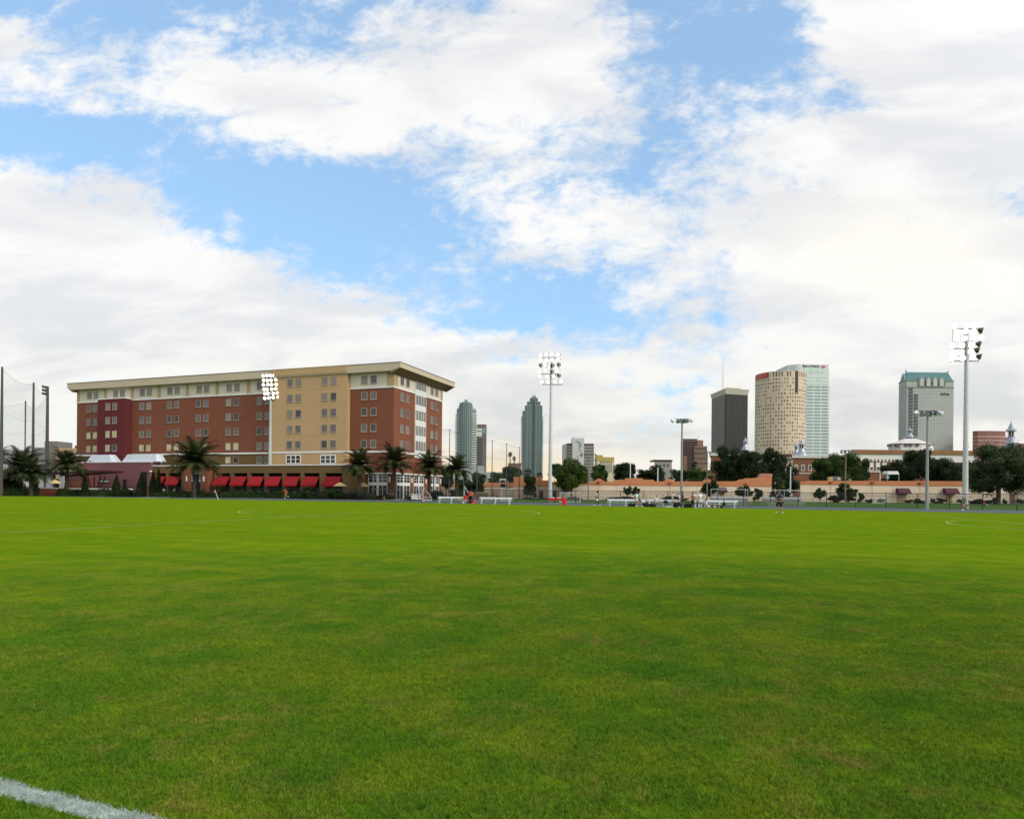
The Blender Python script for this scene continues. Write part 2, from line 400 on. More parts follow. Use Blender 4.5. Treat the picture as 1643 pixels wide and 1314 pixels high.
cc_ = Vector((-8.9, 49.8, 0))
strip('centre_circle_line', [cc_ + Vector((math.cos(a), math.sin(a), 0)) * 11.0 for a in (2 * math.pi * k / 96 for k in range(97))], 0.14)
b = MB(); b.lathe([(0.25, 0.016), (0.0, 0.018)], spot.x, spot.y, 16); o_ = b.build('centre_spot', m_fl); o_['kind'] = 'structure'
pa, pb = Vector((34.0, 54.7, 0)), Vector((29.9, 38.2, 0)); pd = (pb - pa).normalized()
strip('penalty_box_line', [pa, pa + pd * 46], 0.14)
strip('penalty_box_line', [pa, pa + ED * 19], 0.14)
C0 = Vector((35.4, 33.6, 0)); arc = []
for k in range(0, 361, 3):
    q = C0 + Vector((math.cos(R(k)), math.sin(R(k)), 0)) * 10.9
    if (q - pa).cross(pd).z > 0.0: arc.append((k, q))
arc = [q for k, q in sorted(arc)]
strip('penalty_arc_line', arc, 0.14)

# grass blades close to the camera: one uncountable thing
rng = np.random.default_rng(5)
pts = []
step = 0.27
for iy in range(int(0.9 / step), int(19.0 / step)):
    y = iy * step
    half = 0.80 * y + 2.2 if y > 2.2 else 2.5
    for ix in range(int(-half / step), int(half / step) + 1):
        dq = math.hypot(ix * step, y)
        if dq > 19: continue
        pts.append((ix * step + rng.uniform(-.09, .09), y + rng.uniform(-.09, .09), 0.012 - 0.024 * max(0, (dq - 4.5) / 14)))
me = bpy.data.meshes.new('grass_blades'); me.from_pydata(pts, [], [])
gb = bpy.data.objects.new('grass', me); col.objects.link(gb)
m_blade = turf('grass_blade', True); me.materials.append(m_blade)
tag(gb, 'short mown grass blades covering the near part of the playing field', 'grass', kind='stuff')
ng = bpy.data.node_groups.new('turf_patch', 'GeometryNodeTree')
ng.interface.new_socket('Geometry', in_out='INPUT', socket_type='NodeSocketGeometry')
ng.interface.new_socket('Geometry', in_out='OUTPUT', socket_type='NodeSocketGeometry')
q = ng.nodes; L = ng.links
gi, go = q.new('NodeGroupInput'), q.new('NodeGroupOutput')
grid = q.new('GeometryNodeMeshGrid'); grid.inputs[0].default_value = 0.40; grid.inputs[1].default_value = 0.40; grid.inputs[2].default_value = 2; grid.inputs[3].default_value = 2
dp = q.new('GeometryNodeDistributePointsOnFaces'); L.new(grid.outputs[0], dp.inputs[0])
nz = q.new('ShaderNodeTexNoise'); nz.inputs['Scale'].default_value = 19; nz.inputs['Detail'].default_value = 3
mr = q.new('ShaderNodeMapRange'); mr.inputs[1].default_value = .40; mr.inputs[2].default_value = .60; mr.inputs[3].default_value = 700; mr.inputs[4].default_value = 13500; L.new(nz.outputs[0], mr.inputs[0]); L.new(mr.outputs[0], dp.inputs['Density'])
cone = q.new('GeometryNodeMeshCone'); cone.fill_type = 'NONE'; cone.inputs['Vertices'].default_value = 3
cone.inputs['Radius Top'].default_value = 0.0002; cone.inputs['Radius Bottom'].default_value = 0.0021; cone.inputs['Depth'].default_value = 0.024
ip = q.new('GeometryNodeInstanceOnPoints'); L.new(dp.outputs[0], ip.inputs['Points']); L.new(cone.outputs[0], ip.inputs['Instance'])
rv = q.new('FunctionNodeRandomValue'); rv.data_type = 'FLOAT_VECTOR'; rv.inputs[0].default_value = (-0.95, -0.95, 0); rv.inputs[1].default_value = (0.95, 0.95, 6.28)
L.new(rv.outputs[0], ip.inputs['Rotation'])
rs = q.new('FunctionNodeRandomValue'); rs.data_type = 'FLOAT'; rs.inputs[2].default_value = 0.55; rs.inputs[3].default_value = 1.35; rs.inputs['Seed'].default_value = 3
L.new(rs.outputs[1], ip.inputs['Scale'])
rl = q.new('GeometryNodeRealizeInstances'); L.new(ip.outputs[0], rl.inputs[0])
sm = q.new('GeometryNodeSetMaterial'); sm.inputs['Material'].default_value = m_blade; L.new(rl.outputs[0], sm.inputs[0])
mp = q.new('GeometryNodeMeshToPoints'); L.new(gi.outputs[0], mp.inputs[0])
ip2 = q.new('GeometryNodeInstanceOnPoints'); L.new(mp.outputs[0], ip2.inputs['Points']); L.new(sm.outputs[0], ip2.inputs['Instance'])
r2 = q.new('FunctionNodeRandomValue'); r2.data_type = 'FLOAT_VECTOR'; r2.inputs[0].default_value = (0, 0, 0); r2.inputs[1].default_value = (0, 0, 6.28); r2.inputs['Seed'].default_value = 8
fl = q.new('ShaderNodeVectorMath'); fl.operation = 'FLOOR'; L.new(r2.outputs[0], fl.inputs[0])
ml = q.new('ShaderNodeVectorMath'); ml.operation = 'SCALE'; ml.inputs['Scale'].default_value = math.pi / 2; L.new(fl.outputs[0], ml.inputs[0])
L.new(r2.outputs[0], ip2.inputs['Rotation'])
L.new(ip2.outputs[0], go.inputs[0])
md = gb.modifiers.new('blades', 'NODES'); md.node_group = ng
# ------------------------------------------------------------------ the brick residence hall
rnd = random.Random(11)
m_brick = brick('red_brick', (0.225, 0.078, 0.041), (0.165, 0.055, 0.032), (0.20, 0.10, 0.07))
m_maroon = brick('maroon_brick', (0.125, 0.022, 0.026), (0.10, 0.018, 0.022), (0.09, 0.03, 0.03), streak=0.15)
m_purple = brick('purple_brick', (0.205, 0.085, 0.088), (0.17, 0.07, 0.072), (0.18, 0.10, 0.10), streak=0.2)
m_tan = brick('tan_brick', (0.47, 0.315, 0.165), (0.44, 0.29, 0.15), (0.36, 0.26, 0.14), streak=0.1)
m_olive = brick('olive_brick', (0.155, 0.098, 0.040), (0.135, 0.085, 0.034), (0.13, 0.09, 0.045), streak=0.1)
m_cream = mat('cream_stucco', (0.62, 0.57, 0.45), 0.85, 0.05, 0.5)
m_pil = mat('tan_stucco', (0.42, 0.31, 0.18), 0.85, 0.06, 0.5)
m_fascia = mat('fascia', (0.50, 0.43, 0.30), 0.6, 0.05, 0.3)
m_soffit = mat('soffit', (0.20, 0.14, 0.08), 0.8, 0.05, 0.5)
m_trim = mat('white_trim', (0.72, 0.72, 0.70), 0.6, 0.04, 1.0)
m_wframe = mat('window_frame', (0.33, 0.285, 0.245), 0.5, 0.05, 1.0)
P_DARK = glass('pane_dark', (0.035, 0.033, 0.030))
P_GREY = glass('pane_blind', (0.11, 0.10, 0.085), 0.2)
P_GREY2 = glass('pane_blind_light', (0.19, 0.175, 0.135), 0.25)
P_YEL = glass('pane_sun_reflection', (0.50, 0.45, 0.24), 0.25)  # gold sun reflection painted into the pane colour
m_black = mat('dark_interior', (0.012, 0.011, 0.010), 0.6, 0.1)
m_mull = mat('mullion', (0.60, 0.62, 0.63), 0.4, 0.03, metal=0.2)
rzD = R(-19.6)
D = Frame((-22.2, 122, 0), rzD)
XL, WD = -82.15, 20.7
dorm = thing('residence_hall', 'seven storey red brick hall with flat overhanging tan roof and red awnings', 'building', D.o, rzD)
BZ = 21.05
b = MB(); b.box(XL, 0, 0, WD, 8.75, BZ); b.box(-9.5, 0, 0.0, WD, 0, 8.75); b.build('wall', m_brick, dorm)
b = MB(); b.box(XL, -9.5, 0.05, WD, 0, 8.75); b.build('lower_wall', m_olive, dorm)
b = MB(); b.box(XL, 0, 0.0, WD, BZ, 24.25); b.build('upper_wall', m_cream, dorm)
b = MB(); b.box(XL - .1, .1, -0.14, WD + .1, BZ - .22, BZ + .06); b.build('upper_band', m_trim, dorm)
b = MB(); b.box(XL - .12, .12, -0.16, WD + .1, 8.74, 9.08); b.build('lower_band', m_trim, dorm)
for px in (126, 169.5, 212.3, 255.5, 300.6, 348.7, 398.8, 434):
    x, _ = D.front(px, 635)
    b = MB(); b.box(x - .42, x + .42, -.07, 0.2, BZ + .06, 24.22); b.build('pilaster', m_pil, dorm)
b = MB(); b.box(-1.5, .06, -.07, 1.5, BZ + .06, 24.22); b.build('pilaster', m_pil, dorm)
b = MB(); b.box(-.5, .07, 19.9, WD + .07, BZ + .06, 24.22); b.build('pilaster', m_pil, dorm)
# roof: flat slab with a deep overhang, its soffit rising to the edge
XR0, XR1, YR0, YR1 = XL - 1.5, 2.0, -1.25, WD + 2.0
rim = [(XR0, YR0), (XR1, YR0), (XR1, YR1), (XR0, YR1)]; wl = [(XL, 0), (0, 0), (0, WD), (XL, WD)]
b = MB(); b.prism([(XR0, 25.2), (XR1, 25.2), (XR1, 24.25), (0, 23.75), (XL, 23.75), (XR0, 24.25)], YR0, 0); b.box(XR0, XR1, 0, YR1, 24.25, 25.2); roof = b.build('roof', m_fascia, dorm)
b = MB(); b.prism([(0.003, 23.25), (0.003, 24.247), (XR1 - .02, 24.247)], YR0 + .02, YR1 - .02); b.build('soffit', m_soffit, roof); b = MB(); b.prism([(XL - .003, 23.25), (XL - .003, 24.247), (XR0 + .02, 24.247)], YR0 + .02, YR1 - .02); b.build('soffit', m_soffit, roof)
b = MB(); b.prism([(XR0 - .06, YR0 - .06), (XR1 + .06, YR0 - .06), (XR1 + .06, YR1 + .06), (XR0 - .06, YR1 + .06)], 25.18, 25.3, axis='z'); b.build('coping', mat('coping', (0.16, 0.13, 0.10), 0.5), roof)
for x in (-70, -48, -31):
    b = MB(); b.box(x, x + 2.2, 8, 10, 25.3, 26.2); b.build('roof_unit', m_mull, roof)
# projecting bays
x0, _ = D.front(156.5, 700, -1.7)
b = MB(); b.box(x0, -65.35, -1.7, -0.003, 4.5, BZ + .05); b.build('maroon_bay', m_maroon, dorm)
b = MB(); b.box(x0 - .1, -65.25, -1.8, -0.17, BZ + .05, BZ + .28); b.build('bay_coping', m_trim, dorm)
TX0, TX1 = -26.9, -9.48
b = MB(); b.box(TX0, TX1, -1.0, -.003, 9.1, 24.0); b.box(TX0, TX1, -1.0, -.003, 0, 8.73); b.box(TX0, TX1, -1.36, -.003, 24.0, 25.2); b.build('tan_bay', m_tan, dorm)
b = MB(); b.box(TX0 - .06, TX1 + .06, -1.08, -.18, 8.735, 9.085); b.build('lower_band', m_trim, dorm)
b = MB(); b.box(TX0 - .04, TX1 + .04, -1.40, -1.2, 25.2, 25.32); b.build('coping', m_pil, dorm)
for z in (12.0, 15.0, 18.05, 21.1):          # control joints
    b = MB(); b.box(TX0, TX1, -1.012, -1.0, z - .025, z + .025); b.build('joint', mat('joint', (0.42, 0.29, 0.14)), dorm)
# windows
ROWS = [10.4, 13.43, 16.47, 19.5, 22.55]
wins = []
def wpair(px, rows, yo, kind, sep=None, pxs=None, w=1.32, h=1.46):
    if pxs: xs = [D.front(p, 700, yo)[0] for p in pxs]
    else: x, _ = D.front(px, 700, yo); xs = [x - 1.0, x + 1.0]
    for x in xs:
        for z in rows: wins.append(('f', x, z, yo, w, h, kind))
for px in (147.3, 232.8, 277.2, 324, 372.5, 422.5): wpair(px, ROWS[:4], 0, 'b')
wpair(591.4, ROWS[:4], 0, 'n')
for px in (148.3, 190.6, 233.5, 278, 325, 373.5, 422.5): wpair(px, ROWS[4:], 0, 'c')
wpair(591.4, ROWS[4:], 0, 'c')
wpair(178.2, ROWS[:4], -1.7, 'm')
wpair(471.5, ROWS, -1.0, 't'); wpair(527.5, ROWS, -1.0, 't')
for px in (372.5, 422.5): wpair(px, [7.6], 0.05, 'l', h=1.35)
for p in (644.3, 653.4, 692.5, 699.8):
    y, _ = D.side(p, 700)
    for z in ROWS: wins.append(('s', y, z, 0, 1.32, 1.5, 'c' if z > 22 else 'b'))
def pane_for(wn, k):
    side_, x, z, yo, w_, h_, kd = wn
    if side_ == 'f':
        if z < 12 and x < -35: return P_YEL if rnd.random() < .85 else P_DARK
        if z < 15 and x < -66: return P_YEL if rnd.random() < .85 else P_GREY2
        if z > 22: return rnd.choice([P_GREY2, P_GREY2, P_GREY])
        if x > -8 and z < 18: return rnd.choice([P_DARK, P_DARK, P_GREY])
        return rnd.choice([P_GREY, P_GREY, P_GREY2, P_DARK])
    if z < 15: return P_GREY2 if rnd.random() < .6 else P_GREY
    return rnd.choice([P_GREY, P_GREY, P_DARK])
def win_mesh(wn, fb, pb):
    side_, x, z, yo, w_, h_, kd = wn
    hw, hh = w_ / 2, h_ / 2; ft = 0.10 if kd == 'n' else 0.06
    def bx(mb, a0, a1, d0, d1, z0, z1, mi=0):        # d = distance out of the wall
        if side_ == 'f': mb.box(a0, a1, yo - d1, yo - d0, z0, z1, mi)
        else: mb.box(d0, d1, a0, a1, z0, z1, mi)
    bx(fb, x - hw, x - hw + ft, .004, .07, z - hh, z + hh); bx(fb, x + hw - ft, x + hw, .004, .07, z - hh, z + hh)
    bx(fb, x - hw + ft, x + hw - ft, .004, .07, z + hh - ft, z + hh); bx(fb, x - hw + ft, x + hw - ft, .004, .07, z - hh, z - hh + ft)
    bx(fb, x - hw - .04, x + hw + .04, .004, .12, z - hh - .12, z - hh)
    bx(pb, x - hw + ft, x + hw - ft, .004, .015, z - hh + ft, z + hh - ft)
order = sorted(range(len(wins)), key=lambda k: (wins[k][0] == 'f', -wins[k][1] if wins[k][0] == 'f' else wins[k][1]))
restf, restp = MB(), {}
for j, k in enumerate(order):
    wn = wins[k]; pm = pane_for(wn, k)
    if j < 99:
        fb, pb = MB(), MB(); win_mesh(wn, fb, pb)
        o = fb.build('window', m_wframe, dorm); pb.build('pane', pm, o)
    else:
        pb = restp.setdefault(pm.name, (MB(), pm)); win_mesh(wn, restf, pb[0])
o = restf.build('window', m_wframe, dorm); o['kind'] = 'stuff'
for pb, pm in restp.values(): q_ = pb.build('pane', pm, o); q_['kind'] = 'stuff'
# wide strip windows under the tan bay
for p0, p1 in ((459.4, 482), (514.5, 538)):
    x0, z1 = D.front(p0, 730.5, -1.0); x1, z0 = D.front(p1, 743.5, -1.0)
    f = MB(); pn = MB()
    f.box(x0, x1, -1.08, -1.0, z0 - .1, z0 + .1); f.box(x0, x1, -1.08, -1.0, z1 - .1, z1 + .1); f.box(x0, x1, -1.07, -1.005, (z0 + z1) / 2 - .05, (z0 + z1) / 2 + .05)
    for k in range(4): xx = x0 + (x1 - x0) * k / 3; f.box(xx - .09, xx + .09, -1.085, -1.003, z0, z1)
    o = f.build('strip_window', m_trim, dorm); pn.box(x0, x1, -1.015, -1.004, z0, z1); pn.build('pane', P_DARK, o)
# glazed stair tower in the side wall
ys0, ys1 = D.side(665, 700)[0], D.side(682.2, 700)[0]
st = MB(); st.box(.0, .16, ys0, ys1, 8.2, 24.0); stair = st.build('stair_tower', m_trim, dorm)
for k, z in enumerate(ROWS):
    pn = MB(); pn.box(.162, .19, ys0 + .1, ys1 - .1, z - .75, z + 1.15); pn.build('glazing', [P_GREY2, P_GREY2, P_GREY2, P_GREY, P_GREY][k], stair)
    f = MB()
    for j in range(5): yy = ys0 + .1 + (ys1 - ys0 - .2) * j / 4; f.box(.19, .24, yy - .045, yy + .045, z - .75, z + 1.15)
    for j in range(4): f.box(.162, .20, ys0, ys1, z - .95 - .22 * j, z - .88 - .22 * j)
    f.build('mullion', m_trim, stair)
# ground floor storefronts at the corner: brick above, white frames
b = MB(); b.box(-9.3, .22, -.30, -.003, 4.72, 4.95); b.box(.003, .32, -.30, WD + .1, 4.725, 4.955); b.build('lower_cornice', m_trim, dorm)
def storefront(axis, a0, a1, yo=0.0):
    f = MB(); pn = MB()
    def bx(mb, u0, u1, d0, d1, z0, z1):
        if axis == 'f': mb.box(u0, u1, yo - d1, yo - d0, z0, z1)
        else: mb.box(d0, d1, u0, u1, z0, z1)
    bx(pn, a0, a1, .006, .03, .1, 4.7)
    bx(f, a0, a1, .03, .14, 2.55, 3.15)
    bx(f, (a0 + a1) / 2 - .22, (a0 + a1) / 2 + .22, .03, .13, .1, 4.7)
    for z in (3.75, 4.25, 1.85, 4.68): bx(f, a0, a1, .03, .09, z - .035, z + .035)
    for k in (0, .25, .75, 1): u = a0 + (a1 - a0) * k; bx(f, u - .05, u + .05, .03, .095, .1, 4.7)
    o = f.build('storefront', m_trim, dorm); pn.build('glazing', P_DARK, o)
for p0, p1 in ((563.5, 577), (591.5, 621.5)): storefront('f', D.front(p0, 780)[0], D.front(p1, 780)[0])
for p0, p1 in ((636, 657), (663.5, 679), (690.5, 703.5)): storefront('s', D.side(p0, 780)[0], D.side(p1, 780)[0])
m_lampw = mat('wall_light', (0.8, 0.8, 0.78), 0.4)
for px in (585, 625.5):
    x = D.front(px, 767)[0]; b = MB(); b.box(x - .12, x + .12, -.2, -.003, 3.2, 4.2); b.build('wall_light', m_lampw, dorm)
for px in (660, 683, 706):
    y = D.side(px, 767)[0]; b = MB(); b.box(.003, .2, y - .15, y + .15, 3.2, 4.2); b.build('wall_light', m_lampw, dorm)
# arcade with red awnings
AY = -4.0
m_red = mat('awning_red', (0.27, 0.008, 0.012), 0.85, 0.25, 0.5)
ax = lambda px: D.front(px, 770, AY)[0]
zt = D.front(400, 747.3, AY)[1]; zo = D.front(400, 759, AY)[1]
def arcade(px0, px1, opens):
    b = MB(); a0, a1 = ax(px0), ax(px1)
    b.box(a0, a1, AY, AY + .5, zo, zt)
    ed = [a0] + [v for o in opens for v in (ax(o[0]), ax(o[1]))] + [a1]
    for k in range(0, len(ed), 2): b.box(ed[k], ed[k + 1], AY, AY + .5, 0, zo - .002)
    b.box(a0, a1, AY + .502, .0, zt - .4, zt - .01)
    o = b.build('arcade', m_olive, dorm)
    c = MB(); c.box(a0 - .1, a1 + .1, AY - .12, AY + .55, zt, zt + .22); c.build('coping', m_trim, o)
    g = MB(); g.box(a0, a1, AY + 2.2, AY + 2.3, 0, zo); g.build('glazing', m_black, o)
    for o0, o1 in opens:
        u0, u1 = ax(o0) + .1, ax(o1) - .1
        za = D.front(400, 764.3, AY)[1]; zb = D.front(400, 777, AY - 1.4)[1]
        b = MB(); b.prism([(AY - .0, za), (AY - .0, za - .12), (AY - 1.15, zb - .35), (AY - 1.15, zb)], u0 - .02, u1 + .02, axis='x')
        b.build('awning', m_red, dorm)
        b = MB(); b.box(u0, u1, AY + .3, AY + .36, 0.9, 1.0); b.box(u0, u1, AY + .3, AY + .36, zo - 1.2, zo - 1.12); b.box((u0 + u1) / 2 - .03, (u0 + u1) / 2 + .03, AY + .3, AY + .36, 0, zo)
        b.build('opening_frame', mat('bronze_frame', (0.03, 0.025, 0.02), 0.4), dorm)
arcade(244.5, 297, [(249.5, 266), (270, 290.5)])
arcade(343, 557, [(346.4, 369), (374, 396.5), (401.5, 424), (429.5, 452.5), (458.3, 481.8), (487.5, 512.5), (522, 549)])
# curved end of the arcade
b = MB(); a1 = ax(557); pts = [(a1 + .002, AY + 3.9), (a1 + .002, AY)] + [(a1 + 1.5 * math.sin(t), AY + 1.5 - 1.5 * math.cos(t)) for t in [R(a) for a in range(15, 91, 15)]] + [(a1 + 1.5, AY + 3.9)]
b.prism(pts, 0, zt - .003, axis='z'); o = b.build('arcade_corner', m_olive, dorm)
b = MB(); b.prism([(x + (0.1 if x > a1 + 1 else 0), y - .1) for x, y in pts], zt, zt + .22, axis='z'); b.build('coping', m_trim, o)
# entrance portal
e0, e1, e2, e3 = (D.front(p, 770, -5.2)[0] for p in (295.5, 304, 321.5, 333))
b = MB(); b.box(e0, e1, -5.2, -3.4, 0, 6.3); b.box(e2, e3, -5.2, -3.4, 0, 6.3); b.box(e1, e2, -5.0, -3.4, 5.6, 6.3); o = b.build('portal', m_brick, dorm)
b = MB(); b.box(e1 + .01, e2 - .01, -4.7, -4.6, 2.9, 5.6); b.build('glazing', mat('sky_glass', (0.30, 0.50, 0.55), 0.15, 0.15, 0.8, 0.6), o)
b = MB(); b.box(e1 + .01, e2 - .01, -4.68, -4.6, 0, 2.9); b.build('door', m_black, o)
b = MB()
for z in (2.9, 3.6, 4.3, 5.0): b.box(e1, e2, -4.78, -4.7, z - .05, z + .05)
b.box((e1 + e2) / 2 - .5, (e1 + e2) / 2 + .5, -4.8, -4.7, 0, 5.6)
b.build('mullion', m_black, o)
for u in ((e0 + e1) / 2, (e2 + e3) / 2): b = MB(); b.box(u - .1, u + .1, -5.35, -5.203, 3.1, 4.1); b.build('wall_light', m_lampw, o)

# ------------------------------------------------------------------ low purple brick wing with white skylights
AN = -4.6
an0, an1 = D.front(131, 745, AN)[0], D.front(241.5, 745, AN)[0]
anz = D.front(200, 742, AN)[1]
wing = thing('dining_wing', 'low purple brick wing with two white roof lanterns beside the hall', 'building', D.o, rzD)
b = MB(); b.box(an0, an1, AN, -1.75, 0, anz); wg = b.build('wall', m_purple, wing)
b = MB(); b.box(an0 - .1, an1 + .1, AN - .1, -1.72, anz, anz + .2); b.build('coping', m_trim, wing)
m_lant = mat('white_metal_roof', (0.55, 0.60, 0.66), 0.35, 0.06, 0.6, 0.5)
for a, c_, d_, e_ in ((139.8, 184.5, 146, 176), (197, 257, 203, 251)):
    u0, u1, u2, u3 = (D.front(p, 740, AN + .6)[0] for p in (a, c_, d_, e_)); zz1 = D.front(200, 729, AN + .6)[1]
    b = MB(); b.frust([(u0, AN + .4), (u1 - .8, AN + .4), (u1, AN + 1.2), (u1, AN + 2.2), (u0, AN + 2.2)], [(u2, AN + .8), (u3 - .3, AN + .8), (u3, AN + 1.3), (u3, AN + 2.0), (u2, AN + 2.0)], anz + .2, zz1)
    o = b.build('roof_lantern', m_lant, wing)
    b = MB()
    for k in range(1, 7):
        f_ = k / 7; b.path([(u0 + (u1 - u0) * f_ * .9, AN + .38, anz + .2), (u2 + (u3 - u2) * f_, AN + .78, zz1)], .035, 4)
    b.build('seam', mat('seam', (0.40, 0.45, 0.52), 0.4), o)
d0, zz1 = D.front(226.5, 757, AN); d1, _ = D.front(236, 757, AN)
b = MB(); b.box(d0, d1, AN - .03, AN - .004, .1, zz1); b.build('doorway', m_black, wing)
d0, zz1 = D.front(197.5, 769, AN); d1, _ = D.front(203, 769, AN)
b = MB(); b.box(d0, d1, AN - .03, AN - .004, .1, zz1); b.build('side_door', m_black, wing)
d0, zz1 = D.front(152, 769.5, AN); d1, zz0 = D.front(175.5, 775, AN)
b = MB(); b.box(d0, d1, AN - .05, AN - .004, zz0, zz1); o = b.build('slot_window', m_black, wing)
b = MB(); b.box(d0 + .6, d1 - .1, AN - .07, AN - .052, zz0 + .2, zz1 - .15); b.build('pane', mat('pane_sky', (0.45, 0.52, 0.54), 0.2), o)
x_, z_ = D.front(243, 756, AN); b = MB(); b.box(x_ - .3, x_ + .2, AN - .3, AN - .01, z_ - .12, z_ + .12); b.build('wall_light', m_lampw, wing)

lowb = thing('low_brick_block', 'low dark brick block with orange rolling door left of purple wing', 'building', D.o, rzD)
l0, l1 = D.front(105.5, 760, -7)[0], D.front(142, 760, -7)[0]; lz = D.front(120, 756.5, -7)[1]
b = MB(); b.box(l0, l1, -7, AN - .01, 0, lz); b.build('wall', brick('dark_brick', (0.16, 0.06, 0.05), (0.13, 0.05, 0.045), (0.12, 0.07, 0.06)), lowb)
b = MB(); b.box(l0 - .1, l1 + .1, -7.1, AN - .02, lz, lz + .25); b.build('coping', m_pil, lowb)
b = MB(); b.box(D.front(117, 780, -7)[0], D.front(135, 780, -7)[0], -7.05, -7.004, .1, 3.0); b.build('door', mat('rust_door', (0.22, 0.075, 0.03), 0.7), lowb)

# maroon shade canopy standing in front of the wing
cY = -11.0
cx0, cz0 = D.front(113, 763.5, cY); cx1, cz1 = D.front(183.5, 759, cY)
can = thing('shade_canopy', 'wide maroon steel shade canopy on splayed struts before the purple wing', 'canopy', D.o, rzD)
m_can = mat('maroon_steel', (0.055, 0.012, 0.014), 0.5)
b = MB(); b.prism([(cx0, cz0), (cx1, cz1 + .15), (cx1, cz1 + .45), ((cx0 + cx1) / 2, cz1 + .55), (cx0, cz0 + .2)], cY - 2.2, cY + 2.2); b.build('roof', m_can, can)
mx_ = (cx0 + cx1) / 2 + .6
for k in (-1.6, -.9, 0, .9, 1.6):
    b = MB(); b.path([(mx_ + k * .45, cY, 0), (mx_ + k * 1.5, cY + k * .4, cz0 - .05)], .11, 6); b.build('strut', m_can, can)
b = MB(); b.path([(cx0 + .5, cY - 1.9, cz0 - .25), (cx1 - .5, cY - 1.9, cz1 - .15)], .07, 6); b.build('rail', m_can, can)
# white terrace walls
for k, (p0, p1, lab) in enumerate(((108, 183, 'long white terrace wall under the maroon canopy'), (190, 209, 'short white terrace wall beside cone shaped shrub'))):
    u0, u1 = D.front(p0, 786, -14)[0], D.front(p1, 786, -14)[0]
    t = thing('terrace_wall', lab, 'wall', D.o, rzD)
    b = MB(); b.box(u0, u1, -14, -13.6, 0, 1.25); b.build('wall', brick('terrace_brick', (0.18, 0.09, 0.06), (0.15, 0.07, 0.05), (0.2, 0.15, 0.12)), t)
    b = MB(); b.box(u0 - .05, u1 + .05, -14.1, -13.5, 1.25, 1.55); b.build('coping', m_trim, t)

# ------------------------------------------------------------------ campus left of the hall
def box_building(name, label, px0, px1, ytop, dist, depth, m_, rz=0.0, zbase=0.0):
    a, c_ = W(px0, ytop, dist), W(px1, ytop, dist)
    t = thing(name, label, 'building', (a.x, dist, 0), rz)
    b = MB(); wq = c_.x - a.x; b.prism([(0, 0), (wq, 0), (wq + min(0, c_.x) * 0, depth), (max(0, a.x) * depth / dist, depth)], zbase, a.z, axis='z'); b.build('wall', m_, t)
    return t, (c_.x - a.x) / max(math.cos(rz), .3), a.z
m_greyc = mat('grey_concrete', (0.17, 0.155, 0.14), 0.9, 0.08, 0.2)
m_peach = mat('peach_stucco', (0.46, 0.31, 0.20), 0.9, 0.06, 0.2)
t, wd_, ht = box_building('campus_block', 'grey and peach campus block with flat roof behind left palms', 54, 84, 718, 200, 14, m_greyc)
b = MB(); b.box(1.2, wd_ - .6, 3, 10, ht, ht + 2.2); b.build('penthouse', m_greyc, t)
a = W(84, 720, 200); c_ = W(130, 720, 200)
b = MB(); b.box(a.x - t.location.x + .01, c_.x - t.location.x, 1.5, 15, 0, ht); b.build('side_wall', m_peach, t)
x0_ = a.x - t.location.x
for k in range(5):
    for j in range(3):
        b = MB(); b.box(x0_ + .9 + k * 1.65, x0_ + 2.0 + k * 1.65, 1.42, 1.497, ht - 2.6 - j * 2.3, ht - 1.2 - j * 2.3); b.build('window', P_GREY2, t)
b = MB(); b.box(x0_ + 4.2, c_.x - t.location.x, 4, 12, ht, ht + 1.0); b.build('roof_plant', mat('dark_metal', (0.08, 0.07, 0.06), .6), t)
# white columned pavilion
t = thing('pavilion', 'white columned pavilion with dark flat roof among the left palms', 'pavilion', (0, 0, 0))
for px in (14, 27.5, 36, 47, 68, 80, 101):
    p = W(px, 770, 128); b = MB(); b.box(p.x - .45, p.x + .45, 127.6, 128.4, 0, 4.1); b.build('column', m_trim, t)
a = W(2, 770, 128); c_ = W(104, 770, 128)
b = MB(); b.box(a.x, c_.x, 126.8, 130, 4.1, 4.6); b.build('roof', mat('dark_roof', (0.04, 0.04, 0.035), .7), t)
b = MB(); b.box(a.x, c_.x - 3.2, 129.6, 130, 0, 4.08); b.build('back_wall', m_greyc, t)
t = thing('low_brick_wall', 'low brick garden wall with pale coping near umbrellas', 'wall', (0, 0, 0))
a = W(50, 783, 121); c_ = W(104, 783, 121)
b = MB(); b.box(a.x, c_.x, 121, 121.4, 0, 1.35); b.build('wall', m_brick, t)
b = MB(); b.box(a.x - .05, c_.x + .05, 120.9, 121.5, 1.35, 1.55); b.build('coping', m_trim, t)
# patio umbrellas
m_umb = mat('umbrella_cloth', (0.62, 0.50, 0.24), 0.8, 0.08, 2.0)
m_pole = mat('dark_pole', (0.03, 0.03, 0.03), 0.5)
def umbrella(p, r, label):
    t = thing('patio_umbrella', label, 'umbrella', p, 0, 'patio umbrellas')
    b = MB(); b.lathe([(r, 2.35), (r * .98, 2.30), (r * .5, 2.72), (.04, 3.05), (.0, 3.1)], n=8); b.build('canopy', m_umb, t)
    b = MB(); b.path([(0, 0, 0), (0, 0, 2.95)], .035, 6); b.build('pole', m_pole, t)
umbrella(G(46, 793.8).lerp(Vector((0, 0, 0)), 0.06), 1.7, 'yellow patio umbrella at far left behind the palms')
p = W(546, 790, 118); umbrella((p.x, 118, 0), 1.35, 'yellow patio umbrella beside the last red awning')
p = W(583, 790, 119); umbrella((p.x, 119, 0), 1.2, 'yellow patio umbrella right of the palm by the storefronts')
p = W(88, 790, 118); umbrella((p.x, 118, 0), 1.2, 'small pale patio umbrella over the low brick garden wall')
